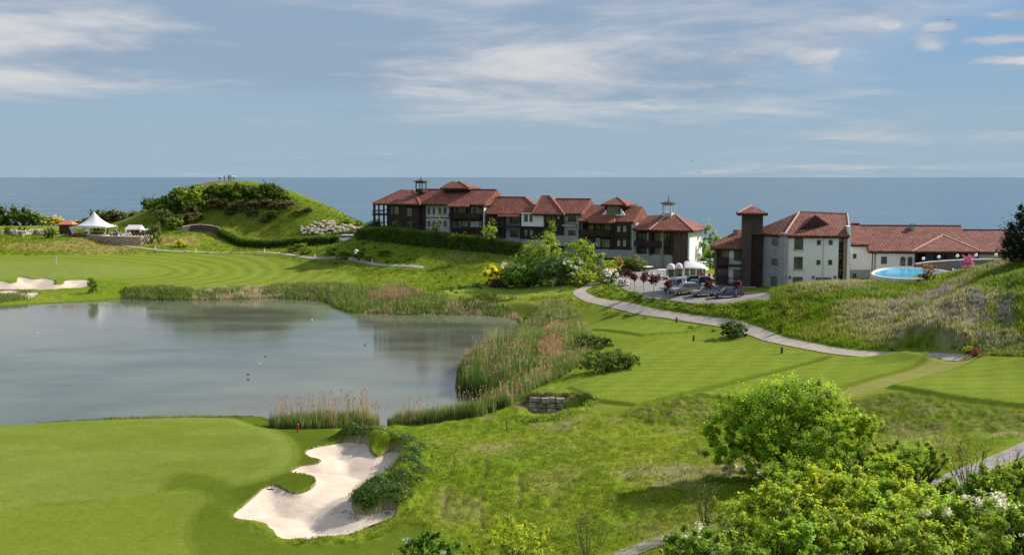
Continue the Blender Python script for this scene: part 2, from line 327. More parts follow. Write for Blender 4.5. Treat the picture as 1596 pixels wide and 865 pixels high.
class MB:
    def __init__(s): s.v = []; s.f = []
    def add(s, vs, fs):
        n = len(s.v); s.v += [tuple(v) for v in vs]; s.f += [tuple(i + n for i in f) for f in fs]; return s
    def hexa(s, p):                     # eight corners: bottom four, top four
        return s.add(p, [(0,3,2,1),(4,5,6,7),(0,1,5,4),(1,2,6,5),(2,3,7,6),(3,0,4,7)])
    def box(s, x0, x1, y0, y1, z0, z1): return s.hexa([(x0,y0,z0),(x1,y0,z0),(x1,y1,z0),(x0,y1,z0),(x0,y0,z1),(x1,y0,z1),(x1,y1,z1),(x0,y1,z1)])
    def tube(s, P, r, n=7, cap=True):
        P = [Vector(p) for p in P]; rr = r if isinstance(r, (list, tuple)) else [r] * len(P); vs = []
        for i, p in enumerate(P):
            d = (P[min(i + 1, len(P) - 1)] - P[max(i - 1, 0)]).normalized()
            a = d.orthogonal().normalized(); b = d.cross(a)
            if i and False: pass
            a = Vector((1, 0, 0)) if abs(d.x) < .9 else Vector((0, 1, 0)); a = (a - d * a.dot(d)).normalized(); b = d.cross(a)
            for k in range(n): t = 2 * math.pi * k / n; vs.append(p + (a * math.cos(t) + b * math.sin(t)) * rr[i])
        fs = [(i * n + k, i * n + (k + 1) % n, (i + 1) * n + (k + 1) % n, (i + 1) * n + k) for i in range(len(P) - 1) for k in range(n)]
        if cap: fs += [tuple(range(n))[::-1], tuple(range((len(P) - 1) * n, len(P) * n))]
        return s.add(vs, fs)
    def lathe(s, prof, n=16, c=(0, 0, 0), sq=1.0):
        vs = [(c[0] + r * math.cos(2 * math.pi * k / n), c[1] + sq * r * math.sin(2 * math.pi * k / n), c[2] + z) for r, z in prof for k in range(n)]
        fs = [(i * n + k, i * n + (k + 1) % n, (i + 1) * n + (k + 1) % n, (i + 1) * n + k) for i in range(len(prof) - 1) for k in range(n)]
        return s.add(vs, fs + [tuple(range(n))[::-1], tuple(range((len(prof) - 1) * n, len(prof) * n))])
    def hull(s, P):
        bm = bmesh.new(); vs = [bm.verts.new(p) for p in P]
        r = bmesh.ops.convex_hull(bm, input=vs)
        bad = [g for g in r['geom_interior'] if isinstance(g, bmesh.types.BMVert)] + [g for g in r['geom_unused'] if isinstance(g, bmesh.types.BMVert)]
        if bad: bmesh.ops.delete(bm, geom=list(set(bad)), context='VERTS')
        bmesh.ops.dissolve_limit(bm, angle_limit=.02, verts=bm.verts, edges=bm.edges)
        bm.verts.index_update(); s.add([v.co.copy() for v in bm.verts], [[v.index for v in f.verts] for f in bm.faces]); bm.free(); return s
    def blob(s, c, r, seed=0, sub=2, amp=.3):
        bm = bmesh.new(); bmesh.ops.create_icosphere(bm, subdivisions=sub, radius=1); q = random.Random(seed)
        off = q.random() * 50
        vs = []
        for v in bm.verts:
            n = v.co; k = 1 + amp * (math.sin(n.x * 3.1 + off) * math.cos(n.y * 2.7 + off * 1.3) + .6 * math.sin(n.z * 5 + n.x * 4 + off) + q.uniform(-.25, .25))
            vs.append((c[0] + n.x * r[0] * k, c[1] + n.y * r[1] * k, c[2] + n.z * r[2] * k))
        bm.verts.index_update(); s.add(vs, [[v.index for v in f.verts] for f in bm.faces]); bm.free(); return s
    def build(s, name, m, parent=None, smoothed=False, world=False, bevel=0):
        me = bpy.data.meshes.new(name); vs = s.v
        if world and parent is not None:
            L = parent.location if parent.parent is None else parent.location + parent.parent.location
            # a sub-part's parent is itself an unmoved child of the thing: subtract only the thing's place
            root = parent
            while root.parent is not None: root = root.parent
            L = root.location; vs = [(v[0] - L[0], v[1] - L[1], v[2] - L[2]) for v in vs]
        me.from_pydata(vs, [], s.f); me.materials.append(m); me.update()
        bm = bmesh.new(); bm.from_mesh(me); bmesh.ops.recalc_face_normals(bm, faces=bm.faces); bm.to_mesh(me); bm.free()
        if smoothed:
            for p in me.polygons: p.use_smooth = True
        o = bpy.data.objects.new(name, me); COL.objects.link(o)
        if parent is not None: o.parent = parent
        if bevel:
            b = o.modifiers.new('bevel', 'BEVEL'); b.width = bevel; b.segments = 2; b.limit_method = 'ANGLE'
        return o

# ------------------------------------------------------------------ materials
def mat(name, c=None, rough=.8, var=.25, vs=2.0, bump=0.0, bs=8.0, attr=False, spec=.3, metal=0, trans=0, c2=None, wave=None, brick=None, emit=None, sub=0, detail=5):
    m = bpy.data.materials.new(name); m.use_nodes = True; t = m.node_tree; N = t.nodes; Lk = t.links; b = N['Principled BSDF']
    b.inputs['Roughness'].default_value = rough; b.inputs['Specular IOR Level'].default_value = spec; b.inputs['Metallic'].default_value = metal
    tc = N.new('ShaderNodeTexCoord'); no = N.new('ShaderNodeTexNoise'); no.inputs['Scale'].default_value = vs; no.inputs['Detail'].default_value = detail; no.inputs['Roughness'].default_value = .65
    g = N.new('ShaderNodeNewGeometry'); Lk.new(g.outputs['Position'], no.inputs['Vector'])
    mr = N.new('ShaderNodeMapRange'); Lk.new(no.outputs['Fac'], mr.inputs[0]); mr.inputs[1].default_value = .3; mr.inputs[2].default_value = .7
    if attr: a = N.new('ShaderNodeVertexColor'); a.layer_name = 'col'; src = a.outputs[0]
    elif brick:
        br = N.new('ShaderNodeTexBrick'); br.inputs['Scale'].default_value = brick[0]; br.inputs['Color1'].default_value = (*c, 1); br.inputs['Color2'].default_value = (*(c2 or c), 1)
        br.inputs['Mortar'].default_value = (*brick[1], 1); br.inputs['Mortar Size'].default_value = brick[2] if len(brick) > 2 else .02; br.inputs['Brick Width'].default_value = .6; br.inputs['Row Height'].default_value = .28
        cb = N.new('ShaderNodeCombineXYZ'); sx = N.new('ShaderNodeSeparateXYZ'); Lk.new(g.outputs['Position'], sx.inputs[0])
        ad = N.new('ShaderNodeMath'); ad.operation = 'ADD'; Lk.new(sx.outputs[0], ad.inputs[0]); mu = N.new('ShaderNodeMath'); mu.operation = 'MULTIPLY'; mu.inputs[1].default_value = .45; Lk.new(sx.outputs[1], mu.inputs[0]); Lk.new(mu.outputs[0], ad.inputs[1])
        Lk.new(ad.outputs[0], cb.inputs[0]); Lk.new(sx.outputs[2], cb.inputs[1]); Lk.new(cb.outputs[0], br.inputs['Vector']); src = br.outputs[0]
    else:
        mc = N.new('ShaderNodeMixRGB'); mc.inputs[1].default_value = (*c, 1); mc.inputs[2].default_value = (*(c2 or c), 1)
        n2 = N.new('ShaderNodeTexNoise'); n2.inputs['Scale'].default_value = vs * .37; n2.inputs['Detail'].default_value = 3; Lk.new(g.outputs['Position'], n2.inputs['Vector'])
        r2 = N.new('ShaderNodeMapRange'); r2.inputs[1].default_value = .38; r2.inputs[2].default_value = .62; Lk.new(n2.outputs['Fac'], r2.inputs[0]); Lk.new(r2.outputs[0], mc.inputs[0]); src = mc.outputs[0]
    mul = N.new('ShaderNodeMixRGB'); mul.blend_type = 'MULTIPLY'; mul.inputs[0].default_value = 1; Lk.new(src, mul.inputs[1])
    gr = N.new('ShaderNodeMapRange'); gr.inputs[3].default_value = 1 - var; gr.inputs[4].default_value = 1 + var; Lk.new(mr.outputs[0], gr.inputs[0]); Lk.new(gr.outputs[0], mul.inputs[2])
    last = mul.outputs[0]; hgt = no.outputs['Fac']
    if wave:                            # (axis, scale, strength): boards, tile rows, ribs
        wv = N.new('ShaderNodeTexWave'); wv.bands_direction = wave[0]; wv.inputs['Scale'].default_value = wave[1]; wv.inputs['Distortion'].default_value = wave[3] if len(wave) > 3 else .4; wv.inputs['Detail'].default_value = 1
        Lk.new(g.outputs['Position'], wv.inputs['Vector'])
        w2 = N.new('ShaderNodeMapRange'); w2.inputs[3].default_value = 1 - wave[2]; w2.inputs[4].default_value = 1.0; Lk.new(wv.outputs['Fac'], w2.inputs[0])
        m2 = N.new('ShaderNodeMixRGB'); m2.blend_type = 'MULTIPLY'; m2.inputs[0].default_value = 1; Lk.new(last, m2.inputs[1]); Lk.new(w2.outputs[0], m2.inputs[2]); last = m2.outputs[0]
    Lk.new(last, b.inputs['Base Color'])
    if bump:
        bn = N.new('ShaderNodeTexNoise'); bn.inputs['Scale'].default_value = bs; bn.inputs['Detail'].default_value = 6; bn.inputs['Roughness'].default_value = .7; Lk.new(g.outputs['Position'], bn.inputs['Vector'])
        bp = N.new('ShaderNodeBump'); bp.inputs['Strength'].default_value = 1; bp.inputs['Distance'].default_value = bump; Lk.new(bn.outputs['Fac'], bp.inputs['Height']); Lk.new(bp.outputs[0], b.inputs['Normal'])
    if trans:
        tr = N.new('ShaderNodeBsdfTranslucent'); mxs = N.new('ShaderNodeMixShader'); mxs.inputs[0].default_value = trans; o = N['Material Output']
        hs = N.new('ShaderNodeHueSaturation'); hs.inputs['Value'].default_value = 1.5; hs.inputs['Hue'].default_value = .485; Lk.new(last, hs.inputs['Color']); Lk.new(hs.outputs[0], tr.inputs[0])
        Lk.new(b.outputs[0], mxs.inputs[1]); Lk.new(tr.outputs[0], mxs.inputs[2]); Lk.new(mxs.outputs[0], o.inputs[0])
    return m
M = {}
M['ground'] = mat('turf', attr=True, rough=.95, var=.20, vs=5.0, bump=.035, bs=9.0, spec=.02, detail=8)
M['leaf'] = mat('leaf', attr=True, rough=.55, var=.12, vs=.8, spec=.16, trans=.48)
M['grass'] = mat('grass_blade', attr=True, rough=.7, var=.1, vs=.5, spec=.05, trans=.35)
M['sand'] = mat('sand', (.57,.475,.385), .95, .08, 1.4, .04, 5, c2=(.50,.415,.335), spec=.1)
M['path'] = mat('path_concrete', (.37,.32,.27), .9, .14, 1.5, .008, 20, c2=(.31,.27,.24), spec=.15)
M['path_old'] = mat('path_weathered', (.24,.225,.215), .9, .25, 2.5, .01, 15, c2=(.17,.16,.145))
M['ledge'] = mat('ledge_stone', (.33,.285,.22), .95, .5, 2.5, .08, 4, c2=(.20,.18,.15))
M['gravel'] = mat('gravel', (.24,.215,.175), .95, .5, 4, .06, 12, c2=(.12,.125,.07))
M['asphalt'] = mat('lot_paving', (.20,.185,.17), .9, .15, 1.0, .006, 20, c2=(.25,.23,.21), spec=.2)
M['kerb'] = mat('kerb_stone', (.42,.40,.36), .85, .12, 3)
M['bark'] = mat('bark', (.055,.042,.03), .9, .35, 6, .02, 20, c2=(.09,.07,.05))
M['stone'] = mat('stone_masonry', (.36,.25,.18), .95, .5, 2.2, .12, 4, c2=(.55,.42,.31), brick=(1.15,(.12,.09,.06),.03))
M['limestone'] = mat('limestone', (.58,.50,.40), .95, .45, 1.1, .15, 3, c2=(.38,.33,.26))
M['rock'] = mat('rock', (.20,.19,.165), .95, .35, 2.2, .08, 5, c2=(.30,.28,.24))

# water
def water(name, c, rough, bump, scale, stretch, spec=.5, band=0):
    m = bpy.data.materials.new(name); m.use_nodes = True; t = m.node_tree; N = t.nodes; Lk = t.links; b = N['Principled BSDF']
    b.inputs['Base Color'].default_value = (*c, 1); b.inputs['Roughness'].default_value = rough; b.inputs['IOR'].default_value = 1.33; b.inputs['Specular IOR Level'].default_value = spec
    g = N.new('ShaderNodeNewGeometry'); mp = N.new('ShaderNodeMapping'); mp.inputs['Scale'].default_value = stretch; Lk.new(g.outputs['Position'], mp.inputs[0])
    n = N.new('ShaderNodeTexNoise'); n.inputs['Scale'].default_value = scale; n.inputs['Detail'].default_value = 5; n.inputs['Roughness'].default_value = .6; Lk.new(mp.outputs[0], n.inputs['Vector'])
    bp = N.new('ShaderNodeBump'); bp.inputs['Distance'].default_value = bump; bp.inputs['Strength'].default_value = 1; Lk.new(n.outputs['Fac'], bp.inputs['Height']); Lk.new(bp.outputs[0], b.inputs['Normal'])
    n2 = N.new('ShaderNodeTexNoise'); n2.inputs['Scale'].default_value = scale * .05; n2.inputs['Detail'].default_value = 4; Lk.new(mp.outputs[0], n2.inputs['Vector'])
    mx = N.new('ShaderNodeMixRGB'); mx.inputs[1].default_value = (*[q * .78 for q in c], 1); mx.inputs[2].default_value = (*[q * 1.25 for q in c], 1)
    r = N.new('ShaderNodeMapRange'); r.inputs[1].default_value = .35; r.inputs[2].default_value = .65; Lk.new(n2.outputs['Fac'], r.inputs[0]); Lk.new(r.outputs[0], mx.inputs[0]); Lk.new(mx.outputs[0], b.inputs['Base Color'])
    if band:
        r3 = N.new('ShaderNodeMapRange'); r3.inputs[1].default_value = .35; r3.inputs[2].default_value = .65; r3.inputs[3].default_value = rough * .6; r3.inputs[4].default_value = rough + band; Lk.new(n2.outputs['Fac'], r3.inputs[0]); Lk.new(r3.outputs[0], b.inputs['Roughness'])
    return m
M['pond'] = water('pond_water', (.105,.118,.085), .035, .006, 1.6, (.8, 1.5, 1), band=.07)
M['sea'] = water('sea_water', (.048,.105,.150), .28, .35, .10, (.45, 1.6, 1), spec=.3, band=.12)

# ------------------------------------------------------------------ the ground sheet
def ring_r():
    r = [2.0]
    while r[-1] < 30: r.append(r[-1] + 1.0)
    while r[-1] < 455: r.append(r[-1] + min(max(.06, r[-1] ** 2 * 4.6e-5), .62 if r[-1] < 345 else 2.5))
    return np.array(r)
th = np.concatenate([np.arange(-80, -28, 1.0), np.arange(-28, 28, .066), np.arange(28, 81, 1.0)])
th = np.radians(th); rr_ = ring_r()
T, RR = np.meshgrid(th, rr_); gx = (RR * np.sin(T)).ravel(); gy = (RR * np.cos(T)).ravel()
gzv = ground_z(gx, gy)
def mixc(a, b, k): return a * (1 - k[:, None]) + np.asarray(b)[None, :] * k[:, None]
def albedo(x, y):
    n = x.size; n1 = fbm(x * .09, y * .09, 51); n2 = fbm(x * .45, y * .45, 52); n3 = fbm(x * 2.2, y * 2.2, 53, 3); n4 = fbm(x * .03, y * .03, 54, 3)
    c = np.tile(np.array([.122, .182, .024]), (n, 1))
    c = mixc(c, (.170, .208, .036), smooth(.42, .68, n1) * .7)
    c = mixc(c, (.075, .145, .016), smooth(.5, .72, n2) * .5)
    c = mixc(c, (.24, .21, .11), smooth(.60, .74, n2) * smooth(.45, .62, n4) * .6)
    # hillside on the right: mixed dry stalks, purple-grey dead growth, vivid weeds
    hs = smooth(2, 10, x - 25) * smooth(105, 122, y) * smooth(170, 155, y)
    hh = fbm(x * .16, y * .16, 61); h2 = fbm(x * .55 + 9, y * .3, 62)
    c = mixc(c, (.155, .21, .04), hs * .6)
    c = mixc(c, (.30, .26, .17), hs * smooth(.44, .60, hh) * .9 * smooth(33, 52, x + 4 * h2))
    c = mixc(c, (.21, .195, .185), hs * smooth(.46, .60, h2) * smooth(42, 54, x) * .95)
    c = mixc(c, (.11, .21, .025), hs * smooth(.50, .34, hh) * .7)
    # mown areas
    f = smooth(-.5, .5, sdf(fair_right, x, y)); c = mixc(c, (.146, .198, .036), f)
    c = mixc(c, (.20, .20, .06), f * smooth(.55, .75, n1) * .4)
    d = ldist(W2([(1300, 616), (1400, 590), (1500, 560)]), x, y); c = mixc(c, (.22, .205, .065), smooth(4, 1.5, d) * .75)
    fl = smooth(235, 262, y) * smooth(-45, -75, x); c = mixc(c, (.24, .19, .06), fl * smooth(.38, .62, n1) * .65)
    fm = smooth(215, 240, y) * smooth(-90, -60, x) * smooth(60, 20, x); c = mixc(c, (.13, .19, .035), fm * .5)
    dm = smooth(232, 245, y) * smooth(-20, -10, x) * smooth(20, 5, x); c = mixc(c, (.21, .19, .09), dm * smooth(.4, .6, n2) * .7)
    ff = sdf(fair_far, x, y); g = sdf(green_far, x, y)
    st = .5 + .5 * np.sin(g * 1.55 + 1.2 * n1)
    k = smooth(-1.5, 1, ff)
    c = mixc(c, (.158, .210, .046), k); c = c * (1 + (k * (st - .5) * .22))[:, None]
    kg = smooth(-.3, .5, g); c = mixc(c, (.178, .232, .078), kg)
    kr = smooth(1.2, .4, np.abs(g + 1.0)); c = mixc(c, (.20, .25, .08), kr * .5)
    tb = smooth(-.5, .6, sdf(tee_back, x, y)); c = mixc(c, (.175, .235, .060), tb)
    # near green, its collar and the apron
    gn = sdf(green_near, x, y)
    sur = smooth(7.0, 5.6, -gn); c = mixc(c, (.072, .110, .015), sur * .9)
    c = mixc(c, (.125, .172, .036), smooth(2.2, 1.7, -gn)); c = mixc(c, (.175, .220, .075), smooth(1.15, .9, np.abs(gn + .25)) * .65)
    c = mixc(c, (.142, .188, .042), smooth(.3, .5, gn))
    c = mixc(c, (.160, .212, .064), smooth(.2, .8, gn) * smooth(.40, .66, fbm(x * .12, y * .30, 71)) * .8)
    c = mixc(c, (.098, .142, .022), smooth(-1.2, .2, sdf(low_rough, x, y)))
    ap = sdf(apron, x, y); c = mixc(c, (.142, .190, .038), smooth(-.15, .15, ap)); c = mixc(c, (.16, .205, .055), smooth(.8, .2, np.abs(ap)) * .35)
    # tees with mowing stripes
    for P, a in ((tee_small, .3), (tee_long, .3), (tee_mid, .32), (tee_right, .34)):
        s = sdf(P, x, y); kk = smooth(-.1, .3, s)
        c = mixc(c, (.150, .206, .040), kk)
        sp = np.sin(y * 2.55 + x * .35); ss = np.sin(x * 2.0 - y * .9)
        c = c * (1 + kk * (.06 * np.tanh(3 * sp) + .04 * ss))[:, None]
        c = mixc(c, (.070, .115, .014), smooth(.48, .25, np.abs(s + .34)) * .75)  # shadow line of the tee edge, put into the turf colour
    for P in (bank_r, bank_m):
        s = smooth(-.8, .8, sdf(P, x, y)); c = mixc(c, (.080, .118, .018), s * .85); c = mixc(c, (.17, .14, .07), s * smooth(.56, .68, fbm(x * 1.1, y * 2.6, 31, 3)) * .6)  # shade of the banks put into their colour, brown flecks over it
    # bare soil patches on the bank between bunker and tree
    for (a, b, rad, al) in ((760, 700, 3.5, .7), (860, 745, 2.5, .5), (1010, 735, 3, .6), (880, 660, 2.5, .65), (1160, 728, 3, .7), (720, 790, 2.5, .5), (1080, 745, 3, .6), (1430, 690, 4, .7), (1060, 830, 3.5, .6)):
        p = hit(a, b); q = np.hypot(x - p[0], (y - p[1]) * .7) / rad; c = mixc(c, (.26, .215, .13), smooth(1.15, .3, q + (n2 - .5) * 1.6) * al * .6)
    rr = smooth(4.5, 3, np.abs(x + 1.2)) * smooth(62, 66, y) * smooth(84, 79, y); rut = np.maximum(0, np.sin((x + .25 * fbm(y * .4, y * 0 + 1, 4)) * 2.6)) ** 6
    c = mixc(c, (.17, .14, .085), rr * smooth(.3, .9, rut + (n3 - .5) * .9) * .45 * (fbm(x * .6, y * .5, 41, 2) > .42))
    # shore mud, hill top trail, cliff
    dp = sdf(pond, x, y); c = mixc(c, (.07, .075, .035), smooth(.9, .2, np.abs(dp)) * .8)
    c = mixc(c, (.05, .045, .03), (dp > .5) * 1.0)
    e = np.interp(x, CL[:, 0], CL[:, 1]); c = mixc(c, (.25, .19, .12), smooth(2, 8, y - e))
    hl = smooth(-130, -115, x) * smooth(-38, -45, x) * smooth(296, 306, y); c = mixc(c, (.115, .165, .030), hl * .7)
    lg = smooth(2.2, .8, ldist(LEDGE, x, y)); c = mixc(c, (.22, .17, .09), lg * smooth(.4, .6, n2) * .8)
    q = np.hypot(x + 88, (y - 322) * 1.5); c = mixc(c, (.24, .16, .09), smooth(7, 3, q) * .7)
    for B in (bunker, bunker_far, bunker_low):
        b = sdf(B, x, y); c = mixc(c, (.34, .27, .19), smooth(-.05, .05, b))
        c = mixc(c, (.16, .13, .06), smooth(.28, .05, -b) * (b < 0) * .6)
    v = .80 + .40 * n3 * (1 - .45 * mown(x, y)) + .18 * (n2 - .2)
    gm = smooth(.9, 1.25, c[:, 1] / (c[:, 0] + 1e-6))[:, None]      # turf keeps little blue, bare soil keeps its own tone
    c = c * (1 - gm + gm * np.array([.95, .92, .52]))
    return np.clip(c * v[:, None], .008, .9)
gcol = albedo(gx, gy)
nr, nc = RR.shape; idx = np.arange(nr * nc).reshape(nr, nc)
F = np.stack([idx[:-1, :-1], idx[:-1, 1:], idx[1:, 1:], idx[1:, :-1]], -1).reshape(-1, 4)[:, ::-1]
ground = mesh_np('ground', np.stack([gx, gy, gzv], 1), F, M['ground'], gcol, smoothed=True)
tag(ground, kind='structure', label='golf course turf with mown greens, tees and rough banks')

# ------------------------------------------------------------------ flat sheets draped on it
def cdt_sheet(name, poly, step, zfn, m, inset=0.0):
    P = [tuple(p) for p in poly]; a = np.array(P); x = np.arange(a[:, 0].min(), a[:, 0].max(), step); y = np.arange(a[:, 1].min(), a[:, 1].max(), step)
    xx, yy = np.meshgrid(x, y); xx = xx.ravel() + rs.uniform(-.2, .2, xx.size) * step; yy = yy.ravel() + rs.uniform(-.2, .2, yy.size) * step
    k = sdf(a, xx, yy) > step * .4; pin = list(zip(xx[k], yy[k])); n = len(P)
    v, e, f, *_ = delaunay_2d_cdt([Vector(p) for p in P + pin], [(i, (i + 1) % n) for i in range(n)], [], 1, 1e-5)
    v = np.array([tuple(q) for q in v]); cen = np.array([v[list(t)].mean(0) for t in f]); ins = sdf(a, cen[:, 0], cen[:, 1]) > 0
    tri = np.array([t for t, s in zip(f, ins) if s], int); zz = zfn(v[:, 0], v[:, 1])
    if len(tri):
        t = tri[0]; cr = np.cross(np.append(v[t[1]] - v[t[0]], 0), np.append(v[t[2]] - v[t[0]], 0))[2]
        if cr < 0: tri = tri[:, ::-1]
    return mesh_np(name, np.column_stack([v, zz]), tri, m, smoothed=True)
# foot-raked ripples and the low sand face are in the sheet itself
def sand_fn(B, dp, amp):
    def fn(x, y):
        b = sdf(B, x, y)
        z = base(x, y) - .20 - dp * smooth(0, 4.0, b) + .05 * (fbm(x * .5, y * .5, 8) - .5) + amp * (fbm(x * 3, y * 3, 14, 3) - .5)
        return z + .16 * smooth(.5, 0, b)
    return fn
tag(cdt_sheet('sand_bunker', bunker, .28, sand_fn(bunker, .75, .06), M['sand']), 'large pale sand bunker beside the near green', kind='structure')
tag(cdt_sheet('sand_bunker', bunker_far, .8, sand_fn(bunker_far, .7, .04), M['sand']), 'far sand bunker on the bank under the distant green', kind='structure')
tag(cdt_sheet('sand_bunker', bunker_low, .8, sand_fn(bunker_low, .5, .04), M['sand']), 'small lower sand bunker at the far pond bank', kind='structure')
def ribbon(name, line, w, m, dz=.02, across=6):
    P = np.array(line); seg = np.hypot(*np.diff(P, axis=0).T); s = np.concatenate([[0], np.cumsum(seg)]); n = max(8, int(s[-1] / .8))
    t = np.linspace(0, s[-1], n); x = np.interp(t, s, P[:, 0]); y = np.interp(t, s, P[:, 1]); dx = np.gradient(x); dy = np.gradient(y); L = np.hypot(dx, dy); nx, ny = -dy / L, dx / L
    o = np.linspace(-w, w, across); wob = 1 + .06 * (fbm(t * .4, t * 0, 5) - .5); X_ = x[:, None] + nx[:, None] * o[None] * wob[:, None]; Y_ = y[:, None] + ny[:, None] * o[None] * wob[:, None]
    Zc = base(X_.ravel(), Y_.ravel()) + dz; i = np.arange(n * across).reshape(n, across)
    F = np.stack([i[:-1, :-1], i[:-1, 1:], i[1:, 1:], i[1:, :-1]], -1).reshape(-1, 4)
    V = np.column_stack([X_.ravel(), Y_.ravel(), Zc]); c = np.cross(V[F[0, 1]] - V[F[0, 0]], V[F[0, 2]] - V[F[0, 0]])[2]
    if c < 0: F = F[:, ::-1]
    return mesh_np(name, V, F, m, smoothed=True)
tag(ribbon('cart_path', p_main, 1.12, M['path']), 'pale cart path curving from the car park past the tees', kind='structure')
tag(ribbon('cart_path', p_far, .6, M['path'], .05), 'thin pale path crossing behind the far fairway', kind='structure')
tag(ribbon('cart_path', p_near, .95, M['path_old']), 'grey path at the right edge behind the trees', kind='structure')
tag(ribbon('gravel_path', p_grav, .8, M['gravel']), 'grey gravel track at the bottom of the picture', kind='structure')
lotc = catmull(lot, 4)
tag(cdt_sheet('parking_lot', lotc, 1.5, lambda x, y: base(x, y) + .03, M['asphalt']), 'paved car park below the hotel buildings', kind='structure')
# kerb round the car park's lawn side
kb = MB(); kp = [np.array(p) for p in W2([(985, 457), (1010, 465), (1060, 471), (1150, 473), (1195, 469)])]; kp = catmull(kp, 5, False)
for a, b in zip(kp[:-1], kp[1:]):
    d = (b - a) / np.linalg.norm(b - a); n = np.array([-d[1], d[0]]) * .09; q = []
    for dz in (-.2, .13):
        for p, s in ((a, -1), (b, -1), (b, 1), (a, 1)): q.append((p[0] + n[0] * s, p[1] + n[1] * s, float(base(p[0:1], p[1:2])[0]) + dz))
    kb.hexa(q)
tag(kb.build('kerb', M['kerb']), 'stone kerb along the lawn side of the car park', kind='structure')
# pond and sea
P = np.array(pond); xx = (-150, 40)
pm = MB(); pm.add([(-170, 70, PONDZ), (40, 70, PONDZ), (40, 235, PONDZ), (-170, 235, PONDZ)], [(0, 1, 2, 3)])
pd = pm.build('pond_water', M['pond']); tag(pd, 'still grey-green pond in the middle of the course', kind='structure')
sm = MB(); sm.add([(-140000, 150, 0), (140000, 150, 0), (140000, 150000, 0), (-140000, 150000, 0)], [(0, 1, 2, 3)])
tag(sm.build('sea_water', M['sea']), 'open blue-grey sea reaching the horizon', kind='structure')

# ------------------------------------------------------------------ building materials
M['tile'] = mat('roof_tiles', (.26,.092,.060), .8, .5, 2.2, .10, 3, c2=(.18,.062,.042), wave=('X', .55, .28, .8), spec=.25)
M['tile2'] = mat('roof_tiles_ribbed', (.27,.100,.070), .8, .45, 2.2, .08, 3, c2=(.185,.068,.050), wave=('X', .60, .45, .3), spec=.25)
M['tile_dk'] = mat('shingle_dark', (.05,.045,.045), .8, .3, 3)
M['terracotta'] = mat('terracotta_tiles', (.55,.17,.08), .8, .2, 3, wave=('X', 2, .25))
M['ridge'] = mat('ridge_tiles', (.52,.34,.28), .8, .2, 3)
M['ridge_dk'] = mat('ridge_tiles_dark', (.20,.065,.045), .8, .2, 3)
M['plaster'] = mat('white_plaster', (.78,.77,.75), .9, .035, .6, c2=(.74,.73,.71), bump=.004, bs=14)
M['plaster_g'] = mat('grey_plaster', (.47,.47,.45), .9, .10, 1.2, c2=(.40,.40,.39))
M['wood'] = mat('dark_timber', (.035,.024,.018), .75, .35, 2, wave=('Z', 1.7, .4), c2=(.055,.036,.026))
M['wood_br'] = mat('brown_timber_cladding', (.13,.078,.055), .8, .25, 1.4, wave=('Z', 1.9, .35), c2=(.10,.06,.045))
M['wood_lt'] = mat('light_timber_post', (.30,.20,.13), .8, .2, 3)
M['tower'] = mat('tower_render', (.085,.062,.05), .85, .15, 1.5, c2=(.075,.055,.045))
M['stonegrey'] = mat('grey_stone_cladding', (.37,.37,.36), .9, .14, 2.0, .02, 3, c2=(.31,.315,.315), brick=(.8,(.24,.24,.235),.03))
M['glass'] = mat('window_glass', (.03,.035,.04), .08, .4, 1.2, spec=.7, c2=(.10,.105,.10))
M['glass_y'] = mat('glass_painted_reflection', (.24,.25,.16), .12, .4, .8, spec=.8, c2=(.08,.09,.05))  # warm reflection put into the base colour
M['frame'] = mat('window_frame_brown', (.07,.045,.03), .6, .1, 3)
M['frame_w'] = mat('window_frame_pale', (.55,.54,.50), .6, .1, 3)
M['metal_dk'] = mat('dark_metal', (.03,.03,.032), .45, .1, 3, spec=.5)
M['white'] = mat('white_paint', (.80,.79,.77), .6, .04, 1)
M['canvas'] = mat('white_canvas', (.66,.655,.65), .8, .03, 1, trans=.12)
M['cream'] = mat('cream_stucco', (.62,.55,.44), .9, .08, 1)

class Frame:                              # a building's own axes: s along the front, t away from us, z up
    def __init__(f, a, b):
        f.o = np.array(a[:2], float); d = np.array(b[:2], float) - f.o; f.u = d / np.linalg.norm(d); f.n = np.array([-f.u[1], f.u[0]])
        if f.n[1] < 0: f.n = -f.n
    def W(f, s, t, z): p = f.o + f.u * s + f.n * t; return (p[0], p[1], z)
    def S(f, px, t=0.0):
        k = (px - CXP) / FL                 # x = k * y (near level)
        o = f.o + f.n * t; k /= cp_ * .9985
        return (k * o[1] - o[0]) / (f.u[0] - k * f.u[1])
    def Z(f, px, py, t=0.0):
        s = f.S(px, t); p = f.W(s, t, 0); return atY(px, py, p[1]).z
    def box(f, mb, s0, s1, t0, t1, z0, z1):
        return mb.hexa([f.W(s0,t0,z0), f.W(s1,t0,z0), f.W(s1,t1,z0), f.W(s0,t1,z0), f.W(s0,t0,z1), f.W(s1,t0,z1), f.W(s1,t1,z1), f.W(s0,t1,z1)])
def wall(fr, root, px0, px1, py0, py1, m, t=0, d=1.0, name='wall', zb=None, z1=None):
    s0, s1 = fr.S(px0, t), fr.S(px1, t); pm = (px0 + px1) / 2
    zt = z1 if z1 is not None else fr.Z(pm, py0, t); zb = fr.Z(pm, py1, t) if zb is None else zb
    return fr.box(MB(), s0, s1, t, t + d, zb, zt).build(name, m, root, world=True)
